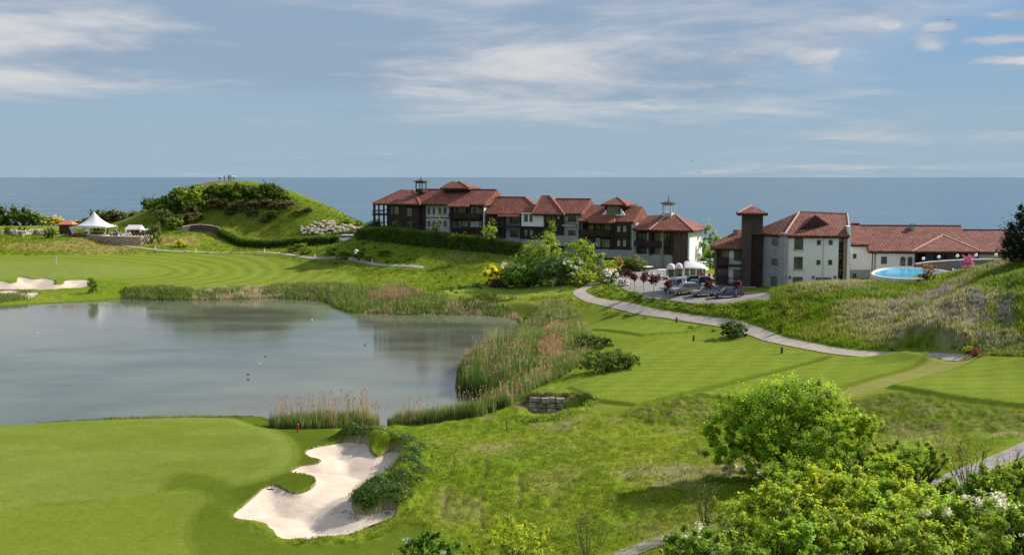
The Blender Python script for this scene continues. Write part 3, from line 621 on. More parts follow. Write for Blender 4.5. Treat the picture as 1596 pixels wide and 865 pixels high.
def window(fr, root, px0, px1, py0, py1, t=0, g='glass', fm='frame', cols=2, rows=1, sill=False, arch=False):
    s0, s1 = fr.S(px0, t), fr.S(px1, t); pm = (px0 + px1) / 2; z1, z0 = fr.Z(pm, py0, t), fr.Z(pm, py1, t); w = .07
    if arch:
        P = [(s0, z0), (s1, z0)] + [((s0 + s1) / 2 + (s1 - s0) / 2 * math.cos(a), z1 - (s1 - s0) / 2 + (s1 - s0) / 2 * math.sin(a)) for a in np.linspace(0, math.pi, 9)]
        n = len(P); mb = MB(); mb.add([fr.W(a, t - .04, b) for a, b in P] + [fr.W(a, t + .1, b) for a, b in P], [tuple(range(n)), tuple(range(n, 2 * n))[::-1]] + [(i, (i + 1) % n, n + (i + 1) % n, n + i) for i in range(n)])
        o = mb.build('window', M[g], root, world=True); f2 = MB()
        for a, b in zip(P, P[1:] + P[:1]): f2.tube([fr.W(a[0], t - .06, a[1]), fr.W(b[0], t - .06, b[1])], w * .8, 4)
        f2.tube([fr.W((s0 + s1) / 2, t - .06, z0), fr.W((s0 + s1) / 2, t - .06, z1)], w * .6, 4)
        f2.build('frame', M[fm], o, world=True); return o
    o = fr.box(MB(), s0, s1, t - .03, t + .1, z0, z1).build('window', M[g], root, world=True)
    f2 = MB(); fr.box(f2, s0 - w, s0, t - .08, t + .05, z0, z1); fr.box(f2, s1, s1 + w, t - .08, t + .05, z0, z1); fr.box(f2, s0 - w, s1 + w, t - .08, t + .05, z1, z1 + w); fr.box(f2, s0 - w, s1 + w, t - .11, t + .05, z0 - w, z0)
    for k in range(1, cols): c = s0 + (s1 - s0) * k / cols; fr.box(f2, c - w / 2, c + w / 2, t - .07, t - .025, z0, z1)
    for k in range(1, rows): c = z0 + (z1 - z0) * k / rows; fr.box(f2, s0, s1, t - .065, t - .028, c - w / 2, c + w / 2)
    f2.build('frame', M[fm], o, world=True)
    if sill: fr.box(MB(), s0 - .2, s1 + .2, t - .22, t, z0 - .2, z0 - w - .003).build('sill', M['plaster_g'], o, world=True)
    return o
def roof(fr, root, eave, ze, ridge, m='tile', over=.22, name='roof', fascia='wood', caps=None, capm='ridge_dk'):
    top = [fr.W(s, t, ze) for s, t in eave] + [fr.W(s, t, ze - over) for s, t in eave] + [fr.W(*r) for r in ridge]
    o = MB().hull(top).build(name, M[m], root, world=True)
    cs = np.mean([e[0] for e in eave]); ct = np.mean([e[1] for e in eave]); q = [(cs + (s - cs) * .985, ct + (t - ct) * .96) for s, t in eave]
    MB().hull([fr.W(s, t, ze - over - .004) for s, t in q] + [fr.W(s, t, ze - over - .24) for s, t in q]).build('fascia', M[fascia], o, world=True)
    if caps:
        c = MB()
        for a, b in caps: c.tube([Vector(fr.W(*a)) + Vector((0, 0, .03)), Vector(fr.W(*b)) + Vector((0, 0, .03))], .13, 6)
        c.build('ridge_cap', M[capm], o, world=True)
    return o
def balcony(fr, root, px0, px1, pyf, t=0, d=1.3, h=1.05, m='wood', posts=True, solid=False):
    s0, s1 = fr.S(px0, t), fr.S(px1, t); z = fr.Z((px0 + px1) / 2, pyf, t)
    o = fr.box(MB(), s0, s1, t - d, t, z - .25, z).build('balcony', M[m], root, world=True); r = MB()
    fr.box(r, s0, s1, t - d, t - d + .07, z + h - .08, z + h); fr.box(r, s0, s1, t - d + .01, t - d + .06, z + .08, z + .14)
    n = max(3, int((s1 - s0) / .22))
    for k in range(n + 1): c = s0 + (s1 - s0 - .05) * k / n; fr.box(r, c, c + .05, t - d + .015, t - d + .055, z + .14, z + h - .08)
    if solid: fr.box(r, s0 + .05, s1 - .05, t - d + .02, t - d + .05, z + .16, z + h - .1)
    for c in (s0, s1 - .06): fr.box(r, c, c + .06, t - d + .08, t - .02, z + h - .08, z + h - .003)
    r.build('railing', M['metal_dk' if not solid else m], o, world=True); return o
def post(fr, root, px, py0, py1, t, r=.12, m='wood', name='post'):
    s = fr.S(px, t); z1, z0 = fr.Z(px, py0, t), fr.Z(px, py1, t)
    return fr.box(MB(), s - r, s + r, t - r, t + r, z0, z1).build(name, M[m], root, world=True)
def cupola(fr, root, px, t, pyb, pye, pya, pys, w, m, rm='tile_dk', open_=True):
    s = fr.S(px, t); zb, ze, za, zs = (fr.Z(px, q, t) for q in (pyb, pye, pya, pys)); mb = MB(); h = ze - zb
    fr.box(mb, s - w, s + w, t - w, t + w, zb, zb + h * .32); fr.box(mb, s - w, s + w, t - w, t + w, ze - h * .14, ze)
    for a in (-1, 1):
        for b in (-1, 1): fr.box(mb, s + a * w - (.2 if a > 0 else 0), s + a * w + (.2 if a < 0 else 0), t + b * w - (.2 if b > 0 else 0), t + b * w + (.2 if b < 0 else 0), zb + h * .3, ze - h * .1)
    fr.box(mb, s - .1, s + .1, t - w + .01, t - w + .15, zb + h * .3, ze - h * .1) if w > 1.2 else None
    o = mb.build('cupola', M[m], root, world=True); q = w + .42
    MB().hull([fr.W(s + a * q, t + b * q, ze + c) for a in (-1, 1) for b in (-1, 1) for c in (-.02, .12)] + [fr.W(s, t, za)]).build('cupola_roof', M[rm], o, world=True)
    MB().tube([fr.W(s, t, za - .2), fr.W(s, t, (za + zs) / 2), fr.W(s, t, zs)], [.14, .07, .02], 6).build('spire', M['metal_dk'], o, world=True); return o

# ================================================================== the long hotel building with red tiled roofs
fL = Frame(atY(583, 340, 263.5), atY(1071, 380, 229.0))
rootL = empty('hotel_building', (*fL.W(fL.S(830), 0, 0)[:2], 43.5), 'long dark timber hotel of stepped red roofs with two rooftop lanterns, behind the hedge', 'building')
S, Z = fL.S, fL.Z
def g0(px, t=0): return gz(*fL.W(S(px, t), t, 0)[:2]) - .8
def sect(px0, px1, pye, m, t=0, d=11, name='wall'):   # one storeyed volume
    zt = Z((px0 + px1) / 2, pye, t) - .3
    return fL.box(MB(), S(px0, t), S(px1, t), t, t + d, min(g0(px0), g0(px1)) - 1.5, zt).build(name, M[m], rootL, world=True)
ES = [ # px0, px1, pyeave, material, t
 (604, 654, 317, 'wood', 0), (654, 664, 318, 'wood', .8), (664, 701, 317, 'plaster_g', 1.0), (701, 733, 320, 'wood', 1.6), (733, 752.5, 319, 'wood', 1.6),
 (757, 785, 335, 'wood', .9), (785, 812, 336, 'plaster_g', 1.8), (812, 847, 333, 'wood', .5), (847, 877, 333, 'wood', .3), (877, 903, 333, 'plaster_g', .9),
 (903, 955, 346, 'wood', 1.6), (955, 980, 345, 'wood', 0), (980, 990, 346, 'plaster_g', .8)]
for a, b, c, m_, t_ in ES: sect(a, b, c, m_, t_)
# gable ends towards the right, white plaster
def gable(px, t0, t1, ze, tr, zr, m, zb):
    s = S(px, t0); mb = MB(); P = [(t0, zb), (t1, zb), (t1, ze), (tr, zr), (t0, ze)]; n = 5
    mb.add([fL.W(s, a, b) for a, b in P] + [fL.W(s + .25, a, b) for a, b in P], [tuple(range(n)), tuple(range(n, 2 * n))[::-1]] + [(i, (i + 1) % n, n + (i + 1) % n, n + i) for i in range(n)])
    return mb.build('gable_wall', M[m], rootL, world=True)
z1 = Z(740, 318, -.9)
def zr(px, py, t): return Z(px, py, t)
# -- first block roofs
sA = S(583, -1); R1t = 6.0; zR1 = zr(700, 295.5, R1t)
zE = Z(620, 317.5, -.9)
roof(fL, rootL, [(S(582, -1.2), -1.2), (S(655, -1.2), -1.2), (S(655, -1.2), 12.5), (S(582, -1.2), 12.5)], zE, [(S(628, 5.5), 5.5, zr(640, 296, 5.5)), (S(645, 5.5), 5.5, zr(640, 296, 5.5))],
     caps=[((S(582, -1.2), -1.2, zE), (S(628, 5.5), 5.5, zr(640, 296, 5.5))), ((S(655, -1.2), -1.2, zE), (S(645, 5.5), 5.5, zr(640, 296, 5.5)))])
zE2 = Z(700, 318.2, 0)
roof(fL, rootL, [(S(645, 0), 0), (S(755.5, 0), 0), (S(755.5, 0), 12.2), (S(645, 0), 12.2)], zE2, [(S(650, 6), 6, zR1), (S(755.5, 0) + .1, 6, zR1)], caps=[((S(650, 6), 6, zR1), (S(755.5, 0), 6, zR1))])
# projecting balcony roof
MB().hull([fL.W(S(a, t), t, z) for a in (697, 732) for t, z in ((-.9, Z(715, 321.6, -.9)), (-.9, Z(715, 321.6, -.9) - .22), (3.5, Z(715, 321.6, -.9) + 2.15), (3.5, Z(715, 321.6, -.9) + 1.7))]).build('porch_roof', M['tile'], rootL, world=True)
gable(753.5, .9, 11.5, zE2 - .25, 6, zR1 - .35, 'plaster', g0(753) - 1)
# pop-up lantern storey on the ridge
wall(fL, rootL, 693, 727, 292, 299, M['wood'], t=4.6, d=4, name='roof_lantern')
zl = Z(710, 293, 3.6); roof(fL, rootL, [(S(686.5, 3.6), 3.6), (S(731, 3.6), 3.6), (S(731, 3.6), 9.6), (S(686.5, 3.6), 9.6)], zl, [(S(703, 6.6), 6.6, zr(710, 283.2, 6.6)), (S(716, 6.6), 6.6, zr(710, 283.2, 6.6))], capm='ridge_dk', caps=[((S(731, 3.6), 3.6, zl), (S(716, 6.6), 6.6, zr(710, 283.2, 6.6)))])
cupola(fL, rootL, 657.5, 4.0, 300, 283.5, 279.5, 273.5, .95, 'wood')
# porch with two open balconies at the left end
for px_ in (584.5, 592, 599.5): post(fL, rootL, px_, 318, 357.5, -.7, .15)
for px_ in (586, 600): post(fL, rootL, px_, 318, 357.5, 8, .15)
for pyb in (336, 355.5):
    o = fL.box(MB(), S(584), S(604), -.8, 8.5, Z(594, pyb), Z(594, pyb) + .25).build('balcony', M['wood'], rootL, world=True); r_ = MB()
    zz = Z(594, pyb) + .25
    for a, b, c, d in ((S(584), S(604), -.85, -.78), (S(584) , S(584) + .07, -.85, 8.4), (S(584), S(604), 8.3, 8.4)):
        fL.box(r_, a, b, c, d, zz + .85, zz + 1.0); fL.box(r_, a, b, c, d, zz + .1, zz + .2)
    for k in range(14): c = S(584) + (S(604) - S(584)) * k / 14; fL.box(r_, c, c + .05, -.84, -.79, zz + .15, zz + .9)
    r_.build('railing', M['wood'], o, world=True)
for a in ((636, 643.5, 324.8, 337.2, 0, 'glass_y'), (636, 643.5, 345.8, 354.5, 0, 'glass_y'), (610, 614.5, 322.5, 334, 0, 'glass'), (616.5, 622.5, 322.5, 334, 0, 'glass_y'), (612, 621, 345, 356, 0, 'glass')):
    window(fL, rootL, *a[:4], t=a[4], g=a[5], rows=2)
for x0, x1 in ((668, 671), (675.8, 678.3), (684.8, 688), (692.6, 696.2)): window(fL, rootL, x0, x1, 324.2, 333.4, t=1.0, cols=1, rows=2); window(fL, rootL, x0, x1, 345, 352.5, t=1.0, cols=1)
wall(fL, rootL, 663.5, 701.5, 338.8, 340, M['wood'], t=.9, d=.2, name='string_course')
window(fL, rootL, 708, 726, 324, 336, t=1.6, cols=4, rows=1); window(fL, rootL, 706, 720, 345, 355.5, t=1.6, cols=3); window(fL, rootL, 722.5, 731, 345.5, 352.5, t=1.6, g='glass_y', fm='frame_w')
wall(fL, rootL, 735, 746, 323, 337, M['plaster_g'], t=1.5, d=.2, name='wall_panel'); wall(fL, rootL, 733, 747, 345, 354, M['plaster_g'], t=1.5, d=.2, name='wall_panel')
window(fL, rootL, 738, 743.5, 325, 335, t=1.5)
window(fL, rootL, 747, 751.5, 325, 337, t=1.6, cols=1); window(fL, rootL, 747.5, 751.5, 345, 355, t=1.6, cols=1)
for px_ in (704.5, 732): post(fL, rootL, px_, 321, 357, .3, .16)
balcony(fL, rootL, 704, 752, 339.5, t=1.6, solid=True)
# -- second block
zE3 = Z(800, 333.3, -.2); tR = 5.8; zR3 = zr(790, 307.3, tR)
roof(fL, rootL, [(S(757, 0), -.2), (S(845.5, -.2), -.2), (S(845.5, -.2), 11.8), (S(757, 0), 11.8)], zE3, [(S(757, 0), tR, zR3), (S(818, tR), tR, zR3)], caps=[((S(845.5, -.2), -.2, zE3), (S(818, tR), tR, zR3)), ((S(757, 0), tR, zR3), (S(818, tR), tR, zR3))])
za = Z(790, 337.0, -1.0); MB().hull([fL.W(S(a, t), t, z) for a in (776, 810) for t, z in ((-1, za), (-1, za - .22), (3.2, za + 2.0), (3.2, za + 1.6))]).build('porch_roof', M['tile'], rootL, world=True)
wall(fL, rootL, 812.5, 846.5, 332, 353, M['plaster'], t=-.2, d=.9, name='bay_wall')
for x0, x1 in ((817.6, 822), (825.7, 829.5)): window(fL, rootL, x0, x1, 335.3, 345, t=-.2, cols=1, rows=2)
for x0, x1 in ((817.5, 822), (825.5, 830)): window(fL, rootL, x0, x1, 357.5, 367.5, t=.5, g='glass_y', cols=1)
window(fL, rootL, 795.5, 807, 336.8, 348.5, t=1.8, cols=3); window(fL, rootL, 796, 807, 359, 369, t=1.8, cols=3)
for px_ in (775, 784.5, 811): post(fL, rootL, px_, 337, 372, -.2, .15)
balcony(fL, rootL, 776, 811, 352.5, t=1.2, d=1.6, solid=False)
window(fL, rootL, 762, 770, 338, 349, t=.9); window(fL, rootL, 762, 770, 360, 369, t=.9)
wall(fL, rootL, 776, 846, 373, 384, M['stonegrey'], t=-.05, d=.4, name='plinth')
# hip block and low block beyond
zE4 = Z(862, 333.5, -1.1); zR4 = zr(850, 304.6, 5.2)
roof(fL, rootL, [(S(829, -1.1) , -1.1), (S(878, -1.1), -1.1), (S(878, -1.1), 11.5), (S(829, -1.1), 11.5)], zE4, [(S(844, 5.2), 5.2, zR4), (S(855, 5.2), 5.2, zR4)], caps=[((S(878, -1.1), -1.1, zE4), (S(855, 5.2), 5.2, zR4)), ((S(829, -1.1), -1.1, zE4), (S(844, 5.2), 5.2, zR4))])
zE5 = Z(890, 332.5, 0); zR5 = zr(895, 310.2, 5.6)
roof(fL, rootL, [(S(866, 0), 0), (S(905, 0), 0), (S(905, 0), 11.2), (S(866, 0), 11.2)], zE5, [(S(866, 5.6), 5.6, zR5), (S(905, 0), 5.6, zR5)], caps=[((S(866, 5.6), 5.6, zR5), (S(905, 0), 5.6, zR5))])
gable(903.8, .8, 10.6, zE5 - .25, 5.6, zR5 - .35, 'plaster', g0(903) - 1)
window(fL, rootL, 851, 858, 337, 346, t=.3); window(fL, rootL, 860.5, 866, 337, 346, t=.3); window(fL, rootL, 868.5, 872, 336.5, 341.5, t=.3, g='frame_w', cols=1)
window(fL, rootL, 852, 866, 358, 368, t=.3, cols=3)
window(fL, rootL, 885.5, 897, 337.3, 345, t=.9, cols=3); window(fL, rootL, 885, 896, 359.5, 367.5, t=.9, cols=3)
balcony(fL, rootL, 878.5, 899, 350.5, t=.9, d=1.0, m='plaster_g'); wall(fL, rootL, 866, 903, 367.5, 384, M['stonegrey'], t=-.1, d=1.2, name='plinth')
# -- third block with glazed dormer
zE6 = Z(930, 344.5, -.9); zR6 = zr(940, 319.5, 6)
roof(fL, rootL, [(S(900, -.9), -.9), (S(956, -.9), -.9), (S(956, -.9), 12.5), (S(900, -.9), 12.5)], zE6, [(S(906, 6), 6, zR6), (S(960, 6), 6, zR6)])
zE7 = Z(965, 345, 0); zR7 = zr(990, 321.5, 5.5)
roof(fL, rootL, [(S(953, 0), 0), (S(986, 0), 0), (S(986, 0), 11), (S(953, 0), 11)], zE7, [(S(953, 5.5), 5.5, zR7), (S(986, 0) + .1, 5.5, zR7)])
gable(984.6, .7, 10.3, zE7 - .25, 5.5, zR7 - .35, 'plaster', g0(985) - 1)
za = Z(935, 347, -1.5); MB().hull([fL.W(S(a, t), t, z) for a in (917, 955) for t, z in ((-1.6, za), (-1.6, za - .22), (2.6, za + 1.9), (2.6, za + 1.5))]).build('porch_roof', M['tile'], rootL, world=True)
wall(fL, rootL, 942, 968, 317, 336, M['wood'], t=2.2, d=5, name='dormer')
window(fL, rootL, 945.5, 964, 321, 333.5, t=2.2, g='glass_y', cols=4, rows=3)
for a, b in ((936, 944), (966, 973)):
    q = [(a if a < 950 else b, 335.6), (b if a < 950 else a, 335.6), (b if a < 950 else a, 327 if a < 950 else 324)]
    MB().hull([fL.W(S(x, 2.0), 2.0 + e, Z(x, y, 2.0)) for x, y in q for e in (0, .25)]).build('dormer_cheek', M['plaster'], rootL, world=True)
wall(fL, rootL, 937, 971, 334.2, 336.2, M['plaster'], t=1.9, d=.25, name='dormer_sill')
zl = Z(957, 318.8, 1.4); roof(fL, rootL, [(S(935, 1.4), 1.4), (S(974, 1.4), 1.4), (S(974, 1.4), 9), (S(935, 1.4), 9)], zl, [(S(957, 5), 5, zr(957, 308, 5)), (S(961, 5), 5, zr(957, 308, 5))], caps=[((S(974, 1.4), 1.4, zl), (S(961, 5), 5, zr(957, 308, 5)))])
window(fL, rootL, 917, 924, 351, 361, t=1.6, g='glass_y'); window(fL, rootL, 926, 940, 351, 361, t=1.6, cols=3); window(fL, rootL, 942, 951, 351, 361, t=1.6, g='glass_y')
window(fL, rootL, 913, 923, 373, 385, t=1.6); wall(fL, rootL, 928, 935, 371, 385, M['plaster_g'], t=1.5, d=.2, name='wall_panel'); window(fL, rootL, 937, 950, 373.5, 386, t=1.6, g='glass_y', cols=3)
for px_ in (903.5, 926.5, 953.5): post(fL, rootL, px_, 347, 388, -.3, .18)
balcony(fL, rootL, 904, 953, 366, t=.6, d=1.1, solid=True)
for y0, y1 in ((352.8, 361), (374.6, 383.4)):
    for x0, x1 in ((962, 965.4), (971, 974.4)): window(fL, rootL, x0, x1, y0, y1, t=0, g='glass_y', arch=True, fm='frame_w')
window(fL, rootL, 984.2, 987, 363, 371, t=.8, cols=1); window(fL, rootL, 983.8, 987, 385, 391, t=.8, cols=1); wall(fL, rootL, 903, 992, 389, 402, M['stonegrey'], t=-.15, d=.6, name='plinth')
# -- end pavilion
zb = g0(1060) - 1; zE8 = Z(1050, 358.5, -1.0); tq = 9.5
fL.box(MB(), S(992), S(1047), 1.2, 9, zb, zE8 - .3).build('wall', M['wood'], rootL, world=True)
fL.box(MB(), S(1047), S(1071), 0, 9.0, zb, zE8 - .3).build('wall', M['wood_br'], rootL, world=True)
sE = S(1071); fL.box(MB(), sE, sE + .35, .02, 9.02, zb, zE8 - .32).build('end_wall', M['plaster'], rootL, world=True)
fL.box(MB(), sE + .1, sE + .5, -.05, 9.1, zb - .2, Z(1071, 405)).build('plinth', M['cream'], rootL, world=True)
sN = S(992); apx = (S(1040, 4.5), 4.5, zr(1040, 334, 4.5)); apx2 = (S(1052, 4.5), 4.5, zr(1052, 335, 4.5)); eo = [(S(984, -.4), -.4), (S(1011, -1.6), -1.6), (S(1073, -1.2) + .9, -1.2), (S(1073, -1.2) + .9, 10.4), (S(984, -.4), 10.4)]
roof(fL, rootL, eo, zE8, [apx, apx2, (S(1010, 5.2), 5.2, zr(1010, 336, 5.2))], caps=[((S(1011, -1.6), -1.6, zE8), apx), ((S(1073, -1.2) + .9, -1.2, zE8), apx2)], capm='ridge')
cupola(fL, rootL, 1040, 4.5, 338, 317.5, 313.5, 304, 1.0, 'plaster_g')
for y0, y1, st in ((363.5, 380, 0), (386.5, 396.5, 1)):
    for x0, x1, g_ in ((995, 1006, 'glass'), (1019, 1027, 'glass_y'), (1033, 1043, 'glass')): window(fL, rootL, x0, x1, y0, y1, t=1.2, g=g_, cols=2)
    wall(fL, rootL, 1027.8, 1030.5, y0 - 1, y1, M['plaster_g'], t=1.1, d=.2, name='wall_panel'); wall(fL, rootL, 1007, 1010, y0 - 1, y1, M['plaster_g'], t=1.1, d=.2, name='wall_panel')
balcony(fL, rootL, 991, 1046.5, 382.5, t=1.2, d=1.6, solid=True); wall(fL, rootL, 993, 1046.8, 397, 427, M['stonegrey'], t=-.2, d=3, name='plinth', zb=zb - .3)
for px_ in (992.5, 1013, 1046): post(fL, rootL, px_, 359, 398, -.25, .16)
post(fL, rootL, 1032, 359, 419, -.45, .14, 'wood_lt')
for y0 in (366.3, 389.6):
    for x0, x1 in ((1055, 1058.8), (1062.4, 1066.2)): window(fL, rootL, x0, x1, y0, y0 + 5.2, t=0, cols=1)

# ================================================================== white hotel block with the brown tower
fR = Frame(atY(1221, 400, 170.0), atY(1320, 400, 168.6))
rootR = empty('hotel_block', (*fR.W(5, 3, 0)[:2], 42.5), 'white three storey block with brown square tower and red tiled roof', 'building')
S, Z = fR.S, fR.Z; zb = 41.0
pA = np.array(atY(1178, 400, 177.6)[:2]); pB = fR.o.copy()
def plan(mb, P, z0, z1):
    n = len(P); return mb.add([(p[0], p[1], z0) for p in P] + [(p[0], p[1], z1) for p in P], [tuple(range(n))[::-1], tuple(range(n, 2 * n))] + [(i, (i + 1) % n, n + (i + 1) % n, n + i) for i in range(n)])
zE = Z(1260, 366.5, 0); W2_ = lambda s, t: fR.W(s, t, 0)[:2]
MB_ = MB(); fR.box(MB_, 0, S(1305), 0, 12, zb, zE - .25); MB_.build('front_wall', M['plaster'], rootR, world=True)
e = (pA - pB); e = e / np.linalg.norm(e); nrm = np.array([-e[1], e[0]]); nrm = nrm if nrm[1] > 0 else -nrm
mb = MB(); plan(mb, [pB - e * .02 + nrm * .01, pA, pA + nrm * 5, pB + nrm * 5 - e * 1], zb, zE - .3); mb.build('stone_wall', M['stonegrey'], rootR, world=True)
fS = Frame(pA, pB)   # the stone side's own axes
wall(fS, rootR, 1213.5, 1221.3, 363, 466, M['stonegrey'], t=-.25, d=.6, name='pilaster', zb=zb)
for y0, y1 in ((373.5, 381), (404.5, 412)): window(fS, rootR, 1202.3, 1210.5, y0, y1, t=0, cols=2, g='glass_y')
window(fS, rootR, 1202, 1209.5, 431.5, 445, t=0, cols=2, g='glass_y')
for y0, y1 in ((372.2, 388), (401, 418.6)): window(fR, rootR, 1237, 1249, y0, y1, cols=2, rows=1, sill=True)
window(fR, rootR, 1236, 1249.5, 432.3, 447, cols=3, rows=2)
for y0 in (375, 406):
    for x0 in (1272, 1290.3): window(fR, rootR, x0, x0 + 4.4, y0, y0 + 6, cols=1)
window(fR, rootR, 1271.5, 1294, 433.3, 445, cols=5, rows=2)
for x in (1230.5, 1266.6, 1300.8):
    s = S(x, 0); z = Z(x, 432, 0); l = MB(); fR.box(l, s - .12, s + .12, -.35, -.02, z - .2, z + .2); l.build('wall_lamp', M['metal_dk'], rootR, world=True)
# recessed balconies beside a timber post, then a white end pier
fR.box(MB(), S(1305), S(1313), 1.6, 12, zb, zE - .3).build('recess_wall', M['plaster'], rootR, world=True)
for y in (397.3, 423): balcony(fR, rootR, 1305.3, 1313, y, t=1.6, d=1.5)
for y0, y1 in ((378, 394), (404, 419), (429, 440)): window(fR, rootR, 1306.5, 1311, y0, y1, t=1.6, cols=1)
wall(fR, rootR, 1313, 1318.5, 367, 460, M['wood_lt'], t=-.05, d=1.0, name='timber_pier', zb=zb); wall(fR, rootR, 1318.7, 1323.5, 353, 460, M['plaster'], t=-.25, d=10, name='end_wall', zb=zb)
rA, rB = (S(1243, 6.5), 6.5, zr_ if False else Z(1243, 330.3, 6.5)), (S(1317, 6.5), 6.5, Z(1317, 333.2, 6.5))
le = np.array(atY(1169.5, 362, 178.6)[:2]) - fR.o; ls, lt = float(le @ fR.u), float(le @ fR.n)
eo = [(S(1220, -.7), -.7), (S(1322, -.7), -.7), (S(1322, -.7), 13.5), (ls + 1.5, 13.5), (ls, lt)]
roof(fR, rootR, eo, zE, [rA, rB], m='tile2', caps=[((S(1220, -.7), -.7, zE), rA), ((S(1322, -.7), -.7, zE), rB), (rA, rB)], capm='ridge')
# big dormer gable on the front slope
zd = Z(1266, 356.5, .6); ad = (S(1268, 4.8), 4.8, Z(1268, 333.8, 4.8))
fz = Z(1268, 335.5, 1.5)
MB().hull([fR.W(S(1243, .8), .8, Z(1243, 357, .8)), fR.W(S(1290, 2.6), 2.6, Z(1290, 350.5, 2.6)), fR.W(S(1268, 1.7), 1.7, Z(1268, 335, 1.7)), fR.W(S(1268, 6), 6.2, Z(1268, 334.5, 6)), fR.W(S(1250, 4), 4.2, Z(1250, 344, 4.2))]).build('dormer_roof', M['tile2'], rootR, world=True)
MB().hull([fR.W(S(x, t), t - .06 - d, Z(x, y, t)) for x, y, t in ((1246, 356.5, .85), (1287, 350.8, 2.3), (1268, 337.5, 1.6)) for d in (0, .04)]).build('dormer_gable', M['wood'], rootR, world=True)
fR.box(MB(), S(1248, 4) , S(1258, 4), 4.2, 6.2, Z(1253, 340, 4), Z(1253, 338, 4)).build('roof_vent', M['metal_dk'], rootR, world=True) if False else None
# tower
ts0, ts1 = S(1155.5, 4), S(1187, 4); tt = 4.0
tz = Z(1171, 332.8, tt)
fR.box(MB(), ts0, S(1169.5, tt), tt, tt + 3.3, zb, tz).build('tower_wall', M['tower'], rootR, world=True)
fR.box(MB(), S(1169.5, tt) + .003, ts1, tt + .9, tt + 3.2, zb, tz - .003).build('tower_wall', M['wood'], rootR, world=True)
fR.box(MB(), S(1169.5, tt) + .003, ts1 - .002, tt + .1, tt + .9, Z(1178, 366, tt), tz - .006).build('tower_wall', M['tower'], rootR, world=True)
q0, q1 = S(1147.5, tt - .8), S(1194.5, tt - .8)
roof(fR, rootR, [(q0, tt - .8), (q1, tt - .8), (q1, tt + 4.2), (q0, tt + 4.2)], Z(1171, 332, tt - .8), [((q0 + q1) / 2, tt + 1.7, Z(1171, 320.6, tt + 1.7))], m='tile2', name='tower_roof', caps=[((q0, tt - .8, Z(1171, 332, tt - .8)), ((q0 + q1) / 2, tt + 1.7, Z(1171, 320.6, tt + 1.7)))], capm='ridge')
# lower wing left of the tower
w0 = S(1116, 5); w1 = S(1156, 5); zw = Z(1135, 386, 4.2)
fR.box(MB(), w0, S(1134.5, 5), 5, 14, zb - 1, zw - .2).build('wing_wall', M['wood'], rootR, world=True); fR.box(MB(), S(1134.5, 5), w1, 5.2, 14, zb - 1, zw - .2).build('wing_wall', M['plaster'], rootR, world=True)
a0 = S(1108.5, 4.2)
roof(fR, rootR, [(a0, 4.2), (S(1160, 4.2), 4.2), (S(1160, 4.2), 15), (a0, 15)], zw, [(S(1158, 9.5), 9.5, Z(1158, 357, 9.5)), (S(1150, 9.5), 9.5, Z(1150, 359, 9.5))], m='tile', caps=[((a0, 4.2, zw), (S(1150, 9.5), 9.5, Z(1150, 359, 9.5)))])
for z0_, px0, px1, py_, m_ in ((0, 1115.5, 1134.5, 410, 'wood'), (0, 1134.8, 1156, 412.5, 'wood'), (0, 1115.5, 1134.5, 439.5, 'wood'), (0, 1134.8, 1156, 441.5, 'wood')): balcony(fR, rootR, px0, px1, py_, t=5.0, d=1.2, solid=px0 < 1130)
for x0, x1, y0, y1, g_ in ((1124, 1133, 389, 401, 'glass_y'), (1118, 1133, 419, 431, 'glass'), (1143.5, 1155, 391.5, 405, 'glass'), (1143, 1155, 421, 436, 'glass')): window(fR, rootR, x0, x1, y0, y1, t=5.0 if x0 < 1130 else 5.2, g=g_, cols=3)
wall(fR, rootR, 1115.5, 1156, 441.5, 470, M['stonegrey'], t=4.4, d=1.2, name='plinth', zb=zb - 1); wall(fR, rootR, 1156.5, 1178, 447, 470, M['stonegrey'], t=3.4, d=.5, name='plinth', zb=zb - 1)
fR.box(MB(), S(1141, 8), S(1148, 8), 8, 9, Z(1144, 366, 8), Z(1144, 358, 8)).build('chimney', M['stonegrey'], rootR, world=True)

# ================================================================== low white wing with the wide red roof
fW = Frame(atY(1325, 400, 177.5), atY(1590, 400, 174.5))
rootW = empty('pool_house', (*fW.W(14, 3, 0)[:2], 44.5), 'low white wing with a wide red tiled roof behind the pool', 'building')
S, Z = fW.S, fW.Z; zb = 43.5
wall(fW, rootW, 1324.5, 1356, 382, 425, M['plaster'], t=.2, d=8, zb=zb - 2); wall(fW, rootW, 1324.6, 1357.5, 420.5, 440, M['stonegrey'], t=0, d=.6, name='plinth', zb=zb - 2)
wall(fW, rootW, 1357, 1424, 391, 430, M['plaster'], t=-1, d=9, zb=zb - 1); wall(fW, rootW, 1424, 1521, 391, 430, M['wood'], t=2.6, d=4, name='recess_wall', zb=zb)
wall(fW, rootW, 1521, 1600, 392, 430, M['cream'], t=-.4, d=8, zb=zb)
for px_ in (1424.8, 1455, 1490, 1520.5): post(fW, rootW, px_, 392, 430, -.8, .2)
zE = Z(1460, 391.5, -1.8); zR = Z(1420, 352, 6)
roof(fW, rootW, [(S(1353, -1.8), -1.8), (S(1504.9, 2), -1.8), (S(1504.9, 2), 13), (S(1353, -1.8), 13)], zE, [(S(1353, -1.8), 6, zR), (S(1504.9, 2), 6, zR)], m='tile2', caps=[((S(1353, -1.8), 6, zR), (S(1504.9, 2), 6, zR))])
z2_ = Z(1540, 358.5, 6); roof(fW, rootW, [(S(1505, 2), -1.8), (S(1606, -1.8), -1.8), (S(1606, -1.8), 13), (S(1505, 2), 13)], zE, [(S(1505, 2), 5.3, z2_), (S(1606, -1.8), 5.3, z2_)], m='tile2', caps=[((S(1505, 2), 5.3, z2_), (S(1606, -1.8), 5.3, z2_))])
